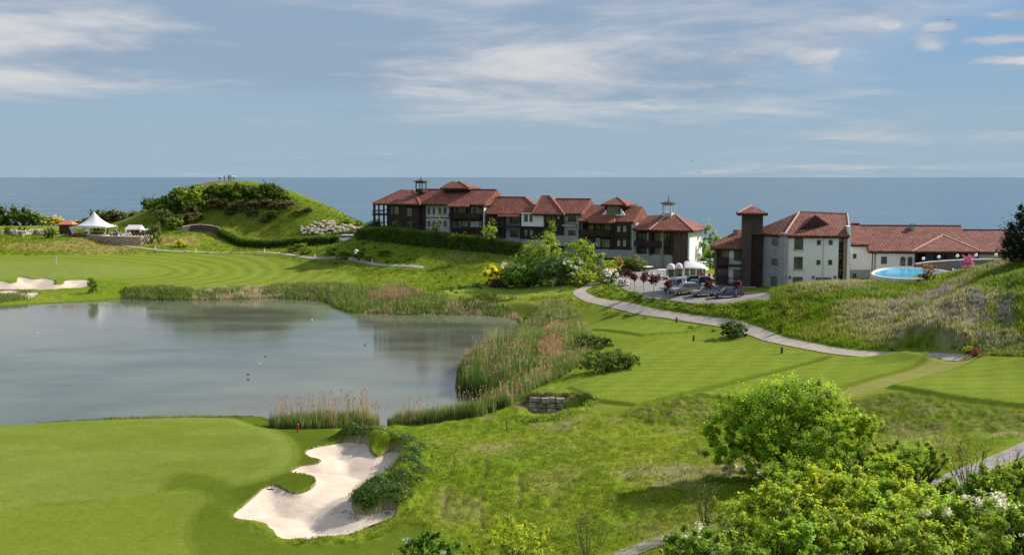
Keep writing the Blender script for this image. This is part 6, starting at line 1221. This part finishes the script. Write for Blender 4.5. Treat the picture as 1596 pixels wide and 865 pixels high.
# gabled gazebo
YG = 291.0; g_ = empty('gazebo', (P2(213.5, YG, 0).x, YG, gY(213, YG).z + .6), 'white gabled party gazebo at the right end of the stone terrace', 'tent'); sG = ppm(YG); hw = 12 / sG; hx = hw; he = 12 / sG; hr = he + 6 / sG
MB().hull([(-hx, -1.6, he), (hx, -1.6, he), (hx, 1.6, he), (-hx, 1.6, he), (-hx * .80, 0, hr), (hx * .92, 0, hr), (-hx, -1.6, he - .25), (hx, -1.6, he - .25), (hx, 1.6, he - .25), (-hx, 1.6, he - .25)]).build('canopy', M['canvas'], g_)
for a in (-1, 1):
    for b_ in (-1, 1): mb = MB(); mb.box(a * hx * .93 - .18, a * hx * .93 + .18, b_ * 1.5 - .12, b_ * 1.5 + .12, 0, he - .1); mb.build('leg', M['canvas'], g_)
MB().box(-hx * .95, hx * .9, 1.5, 1.6, .3, he - .2).build('back_panel', M['wood_br'], g_)
# stone terrace: curved retaining wall with a paved top
tw = [(128,366,298),(139,370,293),(150,373.5,288.5),(165,376.5,284.5),(185,379.5,282),(205,380.5,281),(222,380.3,281.5),(233,378.5,283),(240,374.5,286)]
r_ = empty('stone_terrace', (P2(190, 288, 0).x, 288, 42), 'curved terrace of brown rubble masonry below the gazebo', 'terrace'); mb = MB(); cap = []; topz = atY(190, 369.3, 282).z
Bm = []
for px, py, Yd in tw: g = P2(px, Yd, 0); Bm.append((g.x, g.y, gz(g.x, g.y) - .6)); cap.append((g.x, g.y, topz))
N_ = len(Bm)
for i in range(N_ - 1):
    a, b, c, d = Bm[i], Bm[i + 1], cap[i + 1], cap[i]; th_ = .5; mb.hexa([a, b, (b[0], b[1] + th_, b[2]), (a[0], a[1] + th_, a[2]), d, c, (c[0], c[1] + th_, c[2]), (d[0], d[1] + th_, d[2])])
mb.build('retaining_wall', M['stone'], r_, world=True)
back = [(P2(242, 300, topz)), (P2(128, 304, topz))]; MB().add([(c[0], c[1] + .25, topz - .12) for c in cap] + [(q.x, q.y, topz - .12) for q in back], [tuple(range(N_ + 2))]).build('paving', M['cream'], r_, world=True)
mb = MB(); [mb.tube([(a[0], a[1] + .25, topz + .02), (b[0], b[1] + .25, topz + .02)], .16, 5) for a, b in zip(cap[:-1], cap[1:])]; mb.build('coping', M['limestone'], r_, world=True)
# left low limestone wall
w1 = empty('stone_wall', tuple(gY(48, 298)), 'low pale dry stone wall in the grass at the far left', 'wall'); mb = MB(); q = random.Random(4)
for i in range(26):
    px = 6 + i * 2.7; g = gY(px, 299 + 1.5 * math.sin(i * .4)); mb.blob((g.x, g.y, g.z + .5), (.32, .5, q.uniform(.7, 1.0)), i, 1, .22); mb.blob((g.x + .2, g.y, g.z + 1.1), (.28, .4, q.uniform(.3, .5)), i + 50, 1, .25)
mb.build('masonry', M['limestone'], w1, world=True)
# dark retaining wall and pale boulders at the foot of the hill
w2 = empty('stone_wall', tuple(gp(315, 358)), 'dark brown stone retaining wall curving at the foot of the round hill', 'wall'); mb = MB(); cm = MB()
L_ = [(286,358,297,354),(300,356.5,299,351.5),(315,356,299.5,350.8),(330,357,298,351.8),(344,359.5,296,355)]
for (a, b, c, d), (e, f_, g2, h_) in zip(L_[:-1], L_[1:]):
    p, q2 = P2(a, c, 0), P2(e, g2, 0); z0, z1 = gz(p.x, p.y) - .6, gz(q2.x, q2.y) - .6; t0, t1 = atY(a, d, c).z, atY(e, h_, g2).z
    mb.hexa([(p.x, p.y, z0), (q2.x, q2.y, z1), (q2.x, q2.y + .6, z1), (p.x, p.y + .6, z0), (p.x, p.y, t0), (q2.x, q2.y, t1), (q2.x, q2.y + .6, t1), (p.x, p.y + .6, t0)]); cm.tube([(p.x, p.y + .3, t0), (q2.x, q2.y + .3, t1)], .2, 5)
mb.build('masonry', mat('dark_rubble', (.11,.075,.065), .95, .35, 2, .05, 4), w2, world=True); cm.build('coping', M['limestone'], w2, world=True)
def rockwall(name, spots, label, cat, m, seed, size):
    q = random.Random(seed); c = gY(spots[0][0], spots[0][2]); r = empty(name, c, label, cat); mb = MB()
    for (x0, x1, Yd, py0, py1) in spots:
        n = int((x1 - x0) * (py1 - py0) / size ** 2 * 1.6)
        for i in range(n): px = q.uniform(x0, x1); py = q.uniform(py0, py1); p = atY(px, py, Yd - (py - py0) * .25); rr = size / ppm(Yd) * q.uniform(.35, .75); mb.blob(p, (rr * 1.25, rr, rr * .8), seed + i, 1, .3)
    mb.build('boulders', m, r, world=True); return r
rockwall('limestone_outcrop', [(470,492,300,352,364),(480,524,301,345,364),(494,523,302,344.5,352)], 'face of pale limestone blocks left of the white van', 'rocks', M['limestone'], 5, 4)
rockwall('limestone_outcrop', [(526,556,297,350.5,362),(548,566,295,353,362)], 'pale limestone blocks behind the white van', 'rocks', M['limestone'], 6, 4)
r = rockwall('boulder', [(553,561,248,390.5,398)], 'single pale boulder on the bank below the long hedge', 'rock', M['limestone'], 7, 6)
r = rockwall('rock_pile', [(942,958,201,419,431),(956,962,200,424,434)], 'pile of pale rocks beside the path near the red plum trees', 'rocks', mat('pale_rock', (.72,.62,.50), .9, .15, 2), 8, 5)
# ledge of stacked stone by the reeds
def ledge(x0, x1, y0, y1, Yd, label, seed, m='rock', rows=4):
    q = random.Random(seed); p0 = atY((x0 + x1) / 2, y1, Yd); r = empty('stone_ledge', p0, label, 'rocks'); mb = MB(); s = ppm(Yd)
    for j in range(rows):
        z = atY(x0, y1 + (y0 - y1) * (j + .0) / rows, Yd).z; h = (y1 - y0) / rows / s; x = x0 + q.uniform(-3, 1)
        while x < x1 - j * 1.2: w = q.uniform(8, 20); a, b = P2(x, Yd, z), P2(min(x + w, x1 + 3), Yd, z); d = q.uniform(-.3, .25); mb.hexa([(a.x + .03, a.y - .2 + d + j * .06, z), (b.x - .03, b.y - .2 + d + j * .06, z), (b.x, b.y + 1.4, z), (a.x, a.y + 1.4, z), (a.x + .06, a.y - .14 + d + j * .06, z + h * q.uniform(.84, 1.0)), (b.x - .06, b.y - .16 + d + j * .06, z + h * q.uniform(.8, 1.0)), (b.x, b.y + 1.4, z + h * .92), (a.x, a.y + 1.4, z + h * .95)]); x += w
    mb.build('blocks', M[m], r, world=True, bevel=.04)
ledge(827, 878, 619, 643, LEDGE[0][1] - .1, 'stacked grey stone ledge between the reeds and the long tee', 9, 'ledge', 3)
ledge(868, 882, 494, 500, gp(875, 501).y + .3, 'small grey stone outcrop above the pond corner', 10, rows=2)
def stone(px, py, w, h, seed, label, m='rock', g=None):
    p = gp(px, py); s = ppm(p.y); o = MB().blob((0, 0, h / s * .3), (w / s / 2, w / s / 2.4, h / s / 1.6), seed, 3, .22).build('boulder', M[m]); o.location = p; return tag(o, label, 'rock', g)
for i, a in enumerate(((1139,732,18,12,'grey boulder under the left edge of the broad tree'),(1131,741,7,6,'small round stone left under the broad tree'),(1160,736,14,8,'flat grey boulder second from left under the broad tree'),(1185,742,20,7,'flat pale slab under the broad tree'),(1175,732,12,8,'grey stone behind the pale slab under the broad tree'),(1210,736,14,9,'dark grey stone in the shade under the broad tree'))):
    stone(*a[:4], 40 + i, a[4], 'limestone' if i in (3, 0) else 'rock', 'stones under the broad tree')

# ================================================================== small things on the terrace
def umbrella(px, Yd, z, h, r, label, closed=False):
    p = P2(px, Yd, z); o = empty('parasol', p, label, 'parasol', 'parasols on the stone terrace'); MB().tube([(0, 0, 0), (0, 0, h)], .05, 6).build('pole', M['metal_dk'], o)
    MB().lathe([(r, h * .78), (r * .5, h * .9), (.03, h)] if not closed else [(.06, h * .35), (.2, h * .45), (.16, h * .8), (.03, h)], 8).build('canopy', M['canvas'], o)
umbrella(199, 288, topz, 2.3, .5, 'closed white parasol beside the gazebo', True); umbrella(233, 292, topz - .3, 2.0, 1.5, 'open white parasol right of the gazebo')
def table(px, Yd, z, label, cloth=False):
    p = P2(px, Yd, z); o = empty('terrace_table', p, label, 'table', 'tables on the stone terrace'); MB().lathe([(.55, .70), (.56, .75)], 10).build('table_top', M['white'] if cloth else M['wood_br'], o); MB().lathe([(.25, 0), (.06, .06), (.06, .7)], 8).build('base', M['metal_dk'], o)
    for k in range(4):
        a = k * 1.57 + .5; mb = MB(); x, y = math.cos(a) * .85, math.sin(a) * .85; mb.box(x - .22, x + .22, y - .22, y + .22, .40, .46); mb.box(x - .22, x + .22, y + (.17 if y > 0 else -.22), y + (.22 if y > 0 else -.17), .46, .95)
        for dx in (-.19, .16):
            for dy in (-.19, .16): mb.box(x + dx, x + dx + .03, y + dy, y + dy + .03, 0, .40)
        mb.build('chair', M['wood_br' if not cloth else 'cream'], o)
for i, (x, y, l, c) in enumerate(((150,296,'brown table under the left half of the white tent',0),(158,296.5,'brown table under the right half of the white tent',0),(166,293,'brown table just outside the white tent',0),(181,286,'brown table at the front edge of the terrace',0),(201,286,'pale table between parasol and gazebo',1),(216,285,'brown table before the gazebo',0),(226,286,'brown table at the right end of the terrace',0))): table(x, y, topz + (.55 if y > 292 else -.1) - .0, l, c)
GQ = 'guests on the stone terrace'
for px, Yd, sh, tr, ps, rz, lb in ((184, 286.5, 'black', 'black', 'stand', .2, 'person in black standing at the white buffet on the terrace'), (190.5, 286.6, 'grey', 'black', 'sit', 1, 'person in grey sitting left of the closed parasol'), (205, 286.5, 'white', 'grey', 'sit', -1, 'person in white sitting right of the closed parasol'), (212, 285, 'black', 'grey', 'sit', 2, 'person in dark clothes sitting before the gazebo'),
        (222, 287, 'pink', 'navy', 'stand', .5, 'person in a pale pink shirt standing at the right gazebo leg'), (229, 286.5, 'grey', 'khaki', 'sit', -.6, 'person in khaki sitting at the right end of the terrace')):
    person(P2(px, Yd, topz - .1), rz, sh, tr, lb, GQ, ps)
bf = empty('buffet_counter', P2(181, 287.5, topz - .1), 'white draped buffet counter on the terrace beside the tent', 'table'); MB().box(-1.1, 1.1, -.4, .4, 0, .95).build('cloth', M['canvas'], bf); MB().box(-1.15, 1.15, -.45, .45, .953, 1.0).build('table_top', M['white'], bf)

# ================================================================== vehicles
M['rubber'] = mat('tyre_rubber', (.02,.02,.02), .85, .1, 4); M['rim'] = mat('alloy_rim', (.45,.45,.46), .35, .05, 4, metal=.8); M['lamp_r'] = mat('tail_lamp', (.35,.02,.02), .3, .05, 3); M['lamp_w'] = mat('headlamp', (.7,.7,.68), .15, .05, 3); M['carglass'] = mat('car_glass', (.03,.045,.06), .06, .1, 1, spec=.9)
def car(loc, rz, c, label, kind='suv', L=4.5, Wd=1.8, H=1.65, group='cars in the car park'):
    o = empty('parked_car', loc, label, 'car', group, rz); m = mat('car_paint', c, .28, .03, 1, spec=.6); hw = Wd / 2; g = .24; belt = H * .60
    hood = 1.15 if kind != 'van' else .5; rear = .35 if kind in ('suv', 'van') else .95; x0, x1 = -L / 2, L / 2   # front at -x
    prof = [(x0 + .05, g + .05), (x0, g + .3), (x0 + .05, belt * .80), (x0 + .35, belt * .90), (x0 + hood, belt), (x1 - .1, belt + .02), (x1, belt * .8), (x1 - .02, g + .1)]
    mb = MB(); n = len(prof)
    for yy, k in ((-hw, 0), (hw, 1)): mb.v += [(x, yy * (.93 if i in (3, 4, 5) else 1.0), z) for i, (x, z) in enumerate(prof)]
    mb.f += [tuple(range(n)), tuple(range(n, 2 * n))[::-1]] + [(i, (i + 1) % n, n + (i + 1) % n, n + i) for i in range(n)]; mb.build('body', m, o, bevel=.07)
    a0, a1, b0, b1 = x0 + hood - .05, x1 - (.12 if rear < .5 else .35), x0 + hood + .75, x1 - rear - (.15 if rear < .5 else .3)
    MB().hull([(a0, s_ * hw * .92, belt - .02) for s_ in (-1, 1)] + [(a1, s_ * hw * .92, belt - .02) for s_ in (-1, 1)] + [(b0, s_ * hw * .76, H - .06) for s_ in (-1, 1)] + [(b1, s_ * hw * .76, H - .06) for s_ in (-1, 1)]).build('windows', M['carglass'], o)
    MB().hull([(b0 - .08, s_ * hw * .78, H - .08) for s_ in (-1, 1)] + [(b1 + .1, s_ * hw * .78, H - .08) for s_ in (-1, 1)] + [(b0 + .15, s_ * hw * .68, H) for s_ in (-1, 1)] + [(b1 - .1, s_ * hw * .68, H) for s_ in (-1, 1)]).build('roof', m, o)
    mb = MB(); mid = (b0 + b1) / 2
    for s_ in (-1, 1):
        for (xb, xt) in ((a0, b0), (mid - .05, mid - .05), (a1, b1), ((mid + a1) / 2 + .25, (mid + b1) / 2 + .1)): mb.tube([(xb, s_ * hw * .925, belt), (xt, s_ * hw * .775, H - .05)], .045, 5)
    mb.build('pillar', m, o)
    for x in (x0 + .78, x1 - .82):
        for s_ in (-1, 1):
            t = MB(); wz = .33; t.tube([(x, s_ * (hw - .2), wz), (x, s_ * (hw + .02), wz)], .34, 14); w = t.build('wheel', M['rubber'], o); MB().tube([(x, s_ * (hw - .02), wz), (x, s_ * (hw + .035), wz)], .21, 10).build('rim', M['rim'], w)
    for s_ in (-1, 1):
        MB().box(x0 - .02, x0 + .12, s_ * hw * .72 - .18, s_ * hw * .72 + .18, belt * .66, belt * .80).build('headlight', M['lamp_w'], o); MB().box(x1 - .1, x1 + .02, s_ * hw * .8 - .12, s_ * hw * .8 + .12, belt * .66, belt * .92).build('tail_light', M['lamp_r'], o); MB().box(a0 + .25, a0 + .42, s_ * (hw + .08) - .09, s_ * (hw + .08) + .09, belt, belt + .14).build('mirror', m, o)
    return o
def cp(px, py): p = gp(px, py); p.z = float(base(np.array([p.x]), np.array([p.y]))[0]) + .03; return p
car(cp(1134, 465), .12, (.035,.055,.09), 'navy blue estate car parked under the white block, behind the pinkish plum tree', 'suv', 4.5, 1.8, 1.6)
car(cp(1067, 459), .30, (.26,.25,.21), 'silver beige off road car parked at the corner of the car park', 'suv', 4.2, 1.8, 1.75)
car(cp(1099, 462), .20, (.24,.235,.21), 'silver car half hidden by the plum tree in the car park', 'suv', 4.3, 1.8, 1.6)
car(cp(1049, 455), 1.15, (.03,.05,.045), 'dark green off road car behind the silver beige one', 'suv', 4.2, 1.8, 1.85)
car(cp(1058, 448), 1.2, (.62,.64,.66), 'white car with bright windscreen behind the dark green one', 'suv', 4.3, 1.8, 1.55)
car(cp(1082, 451), 1.3, (.03,.09,.14), 'dark teal car behind the two silver cars', 'sedan', 4.3, 1.75, 1.45)
car(cp(1077, 443), .1, (.02,.02,.022), 'black car at the terrace wall of the car park', 'sedan', 4.3, 1.75, 1.45)
car(cp(1094, 444), .1, (.025,.025,.03), 'second black car at the terrace wall, nearer the white block', 'sedan', 4.3, 1.75, 1.45)
v = gY(541, 281); car(v, .15, (.75,.76,.78), 'white van standing beside the pale rocks at the hill foot', 'van', 5.0, 1.9, 1.9, group=None)
def golf_cart(loc, rz, label):
    o = empty('golf_cart', loc, label, 'golf cart', 'golf carts at the car park', rz); c = M['black_paint'] if 'black_paint' in M else M.setdefault('black_paint', mat('dark_cart_paint', (.03,.035,.04), .4, .05, 1))
    MB().box(-.55, .55, -1.1, 1.15, .28, .42).build('floor', c, o); MB().hull([(-.5, -1.2, .3), (.5, -1.2, .3), (-.5, -.75, .35), (.5, -.75, .35), (-.45, -1.1, .75), (.45, -1.1, .75), (-.5, -.75, .85), (.5, -.75, .85)]).build('cowl', M['white'], o)
    MB().box(-.5, .5, -.05, .45, .42, .75).build('seat', M['cream'], o); MB().box(-.5, .5, .45, .53, .75, 1.15).build('backrest', M['cream'], o); MB().box(-.5, .5, .6, 1.15, .42, .8).build('bag_well', c, o)
    [MB().tube([(sx * .5, y0, .45), (sx * .5, y1, 1.85)], .025, 5).build('roof_post', M['metal_dk'], o) for sx in (-1, 1) for y0, y1 in ((-.85, -.55), (.6, .55))]; MB().box(-.62, .62, -.85, .85, 1.85, 1.93).build('roof', M['white'], o, bevel=.03)
    for sx in (-1, 1):
        for y in (-.8, .8): MB().tube([(sx * .42, y, .23), (sx * .6, y, .23)], .23, 12).build('wheel', M['rubber'], o)
golf_cart(cp(1031, 437), 1.9, 'golf cart with white roof in front of the stone plinth'); golf_cart(cp(1010, 432), 2.3, 'dark golf cart with white roof behind the plum trees, left of the other cart')
golf_cart(Vector(gY(1094, 218)), .8, 'golf cart in the gap at the terrace beyond the awning')

# ================================================================== awnings, terrace by the end pavilion
def dome(px, pyt, pyb, w, Yd, label):
    p = atY(px, pyb, Yd); s = ppm(Yd); r = w / s / 2; h = (pyb - pyt) / s; o = empty('dome_awning', (p.x, p.y, p.z), label, 'awning', 'white dome awnings at the pavilion'); MB().lathe([(r * 1.03, -.15), (r * 1.03, 0), (r * .97, h * .35), (r * .82, h * .65), (r * .5, h * .9), (.02, h)], 16).build('canopy', M['canvas'], o, smoothed=True)
    zg = gz(p.x, p.y) - p.z - .3; mb = MB(); mb.box(-r * .98, -r * .55, -r * .3, r * .8, zg, -.16); mb.box(r * .6, r * .98, -r * .3, r * .8, zg, -.16); mb.build('stone_pier', M['stonegrey'], o); MB().box(-r * .54, r * .59, r * .1, r * .5, zg, -.17).build('glazing', M['glass'], o)
dome(1045.5, 410.3, 418.5, 13.5, 205, 'left white dome awning on stone piers under the brown timber wall'); dome(1058, 409.6, 417.5, 12, 205.6, 'right white dome awning beside the long barrel awning')
Ya = 203.5; o = empty('barrel_awning', atY(1083, 418, Ya), 'long white barrel shaped awning in front of the white gable wall', 'awning'); mb = MB(); n = 8; st = []
for px, tp, bt in ((1065.5, 410, 418), (1068, 407, 418), (1080, 407.6, 418.5), (1092, 410, 419), (1098, 413, 419.3), (1101.5, 417, 419.5)):
    a = [atY(px, bt + (tp - bt) * math.sin(math.pi / 2 * k / n), Ya - 1.2 + 2.6 * (k / n)) for k in range(n + 1)]; st.append(a)
m_ = n + 1; vs = [tuple(v) for a in st for v in a]; mb.add(vs, [(i * m_ + k, (i + 1) * m_ + k, (i + 1) * m_ + k + 1, i * m_ + k + 1) for i in range(len(st) - 1) for k in range(n)]); c = mb.build('canopy', M['canvas'], o, smoothed=True, world=True); sd = c.modifiers.new('s', 'SOLIDIFY'); sd.thickness = .08
for px in (1067, 1075, 1085, 1095): mb = MB(); a = atY(px, 418.5, Ya - .9); mb.box(a.x - .1, a.x + .1, a.y - .1, a.y + .1, gz(a.x, a.y) - .3, a.z); mb.build('post', M['cream'], o, world=True)
a, b = atY(1066, 419, Ya + 1.5), atY(1099, 419, Ya + 1.5); MB().box(a.x, b.x, a.y, a.y + .2, gz(a.x, a.y) - .5, a.z).build('glazing', M['glass'], o, world=True)
tw_ = empty('terrace_wall', tuple(gY(1085, 200)), 'cream parapet wall with red flower pots behind the parked cars', 'wall'); mb = MB(); top = MB()
for (x0, Y0), (x1, Y1) in (((1068, 200.5), (1090, 198.5)), ((1090, 198.5), (1117, 195.5))):
    p, q2 = P2(x0, Y0, 0), P2(x1, Y1, 0); zt = atY(1088, 432.5, 200).z; mb.hexa([(p.x, p.y, 40), (q2.x, q2.y, 40), (q2.x, q2.y + .3, 40), (p.x, p.y + .3, 40), (p.x, p.y, zt), (q2.x, q2.y, zt), (q2.x, q2.y + .3, zt), (p.x, p.y + .3, zt)]); top.tube([(p.x, p.y + .15, zt + .05), (q2.x, q2.y + .15, zt + .05)], .2, 5)
mb.build('masonry', M['cream'], tw_, world=True); top.build('coping', M['white'], tw_, world=True)
for i, px in enumerate((1088, 1095, 1105, 1112)):
    Yd = float(np.interp(px, (1068, 1090, 1117), (200.5, 198.5, 195.5))) + .15; zt = atY(1088, 432.5, 200).z + .24; p = P2(px, Yd, zt); o = empty('flower_pot', p, ['red flower pot leftmost on the cream parapet', 'red flower pot second from left on the cream parapet', 'red flower pot third from left on the cream parapet', 'red flower pot nearest the white block on the cream parapet'][i], 'flower pot', 'flower pots on the parapet')
    MB().lathe([(.16, 0), (.24, .4), (.26, .42)], 10).build('pot', M['terracotta'], o); MB().blob((0, 0, .55), (.25, .25, .22), i, 2, .3).build('flowers', CLOTH['red'], o)
ax = empty('garden_lamp', gY(1109, 216), 'yellow post lamp in front of the trees between the hotels', 'lamp'); MB().tube([(0, 0, 0), (0, 0, 2.2)], .06, 6).build('pole', mat('yellow_paint', (.55,.38,.05), .6), ax); MB().lathe([(.1, 2.2), (.22, 2.4), (.2, 2.6), (.03, 2.7)], 8).build('lamp_head', M['lamp_globe'], ax)

# ================================================================== course furniture
def bollard(px, py, label, h=.75, m='metal_dk', g='dark bollards along the tees', r=.13):
    p = gp(px, py); o = empty('bollard', p, label, 'bollard', g); MB().lathe([(r, -.2), (r, h * .72)], 10).build('post', M[m], o); MB().lathe([(r * .6, h * .72), (r * .6, h * .82), (r * 1.15, h * .84), (r * 1.1, h * .98), (r * .5, h)], 10).build('cap', M[m], o)
bollard(1054.5, 503, 'dark bollard at the upper edge of the small tee'); bollard(1081, 532, 'dark bollard at the upper edge of the long tee'); bollard(1218.5, 551, 'dark bollard at the right end of the long tee')
bollard(948.5, 450, 'thin dark bollard at the bend of the path by the car park', .95, r=.08); bollard(784, 447, 'dark bollard on the pale tee behind the pond', .8)
def stake(px, py, h, label, m='white', g='white marker posts along the thin path', r=.06):
    p = gp(px, py); o = MB().tube([(0, 0, -.2), (0, 0, h), (0, 0, h + .05)], [r, r, r * .4], 6).build('marker_post', M[m]); o.location = p; tag(o, label, 'post', g)
for px, py, lb in ((37, 371, 'white marker post left of the round dark bush'), (242, 389.5, 'white marker post below the right end of the stone terrace'), (305, 393, 'white marker post on the thin path, right of the yellow bush'), (412, 394, 'white marker post in the middle of the thin path'), (491, 402, 'white marker post near the weedy bank'), (580, 411, 'white marker post towards the right end of the thin path')): stake(px, py, .85, lb, r=.10)
stake(862, 447, .8, 'pale marker post in front of the shrubbery', g=None, r=.09); stake(790, 673, .9, 'thin brown stake beside the near reeds', 'wood_br', None, .05); stake(464, 673, .7, 'red marker stake at the foot of the plumed reeds', 'lamp_r', None, .08)
f_ = gp(88, 413); o = empty('golf_flag', f_, 'white golf flag on the far green', 'flag'); MB().tube([(0, 0, -.1), (0, 0, 2.1)], .035, 6).build('pole', M['white'], o); MB().hexa([(0, 0, 1.7), (.45, 0, 1.75), (.45, .02, 1.75), (0, .02, 1.7), (0, 0, 2.08), (.42, 0, 2.04), (.42, .02, 2.04), (0, .02, 2.08)]).build('flag_cloth', M['white'], o)
# rake left standing in the bunker
rk = gp(424, 771); rk.z = float(sand_fn(bunker, .75, 0)(np.array([rk.x]), np.array([rk.y]))[0]); o = empty('bunker_rake', rk, 'dark bunker rake standing at the left edge of the big bunker', 'rake'); MB().tube([(-.05, .05, .05), (-.08, .5, .85)], .022, 6).build('handle', M['metal_dk'], o)
mb = MB(); mb.box(-.38, .32, -.04, .04, .04, .09); [mb.box(x, x + .02, -.03, .0, -.03, .04) for x in [-.36 + .06 * i for i in range(12)]]; mb.build('rake_head', M['metal_dk'], o)
# ducks and a few birds
M['duck_w'] = mat('white_feathers', (.75,.74,.70), .8, .05, 3); M['duck_b'] = mat('brown_feathers', (.08,.06,.045), .8, .2, 5)
def duck(px, py, m, label, rz):
    p = atZ(px, py, PONDZ); o = empty('duck', p, label, 'duck', 'ducks on the pond', rz); o.scale = (.7, .7, .7); MB().hull([(-.30, 0, .16), (-.2, -.1, .06), (-.2, .1, .06), (.1, -.13, .03), (.1, .13, .03), (.1, -.12, .14), (.1, .12, .14), (-.1, 0, .2), (.24, 0, .08), (.2, 0, .17)]).build('body', M[m], o, smoothed=True)
    MB().tube([(.18, 0, .1), (.23, 0, .24), (.27, 0, .30)], [.06, .045, .055], 8).build('head', M[m], o, smoothed=True); MB().tube([(.30, 0, .29), (.38, 0, .275)], [.03, .012], 6).build('beak', M['terracotta'], o)
for a in ((58,520,'duck_w','white duck alone at the left of the pond',.4),(404,568,'duck_w','white duck in the middle of the pond',2),(414,556,'duck_b','brown duck above the white one in the middle of the pond',1),(387,584,'duck_b','brown duck below the white one, upper of two',3),(387,592,'duck_b','brown duck lowest on the pond',2.4),(569,538,'duck_b','brown duck towards the right of the pond',.2),(486,499,'duck_w','small white duck near the far reeds',.8),(307,652,'duck_w','white duck close to the near green',1.8)): duck(*a)
def bird(px, py, Yd, label, s=1):
    p = atY(px, py, Yd); o = empty('flying_bird', p, label, 'bird', 'birds in the sky', .6); MB().hull([(-.35*s, 0, 0), (.25*s, 0, .05*s), (0, -.08*s, 0), (0, .08*s, 0), (0, 0, .1*s), (.32*s, 0, .02*s)]).build('body', M['metal_dk'], o)
    for sd_ in (-1, 1): MB().hull([(.15*s, 0, .05*s), (-.12*s, 0, .05*s), (.1*s, sd_*.45*s, .22*s), (-.08*s, sd_*.4*s, .2*s), (-.02*s, sd_*.95*s, .12*s), (0, 0, .08*s)]).build('wing', M['metal_dk'], o)
bird(1478, 32, 190, 'small dark bird high in the blue sky at right', .6); bird(1089, 270, 260, 'dark bird low over the sea horizon', .8); bird(1079, 252, 300, 'tiny faint bird above the horizon', .8)
# soft drain pipes and other trim of the white block
mb = MB(); fR.box(mb, fR.S(1281, 0), fR.S(1281, 0) + .09, -.1, -.003, 42, fR.Z(1281, 368, 0)); mb.build('drain_pipe', M['plaster_g'], rootR, world=True)
mb = MB(); fW.box(mb, fW.S(1357, -1) , fW.S(1357, -1) + .12, -1.12, -1.003, 43, fW.Z(1357, 393, -1)); fW.box(mb, fW.S(1361.5, -1), fW.S(1361.5, -1) + .1, -1.1, -1.003, 43, fW.Z(1361.5, 393, -1)); mb.build('drain_pipe', M['wood'], rootW, world=True)

# ------------------------------------------------------------------ where two of a kind would read the same, say which by place
from collections import defaultdict
_by = defaultdict(list)
for o in COL.objects:
    if o.parent is None and o.get('label') and o.get('category'): _by[o['label']].append(o)
for lab, os_ in _by.items():
    if len(os_) > 1:
        os_.sort(key=lambda o: o.location.x / max(o.location.y, 1)); w = ['left one', 'right one'] if len(os_) == 2 else ['left one', 'middle one', 'right one'] if len(os_) == 3 else None
        for i, o in enumerate(os_):
            if w: o['label'] = lab + ', ' + w[i]
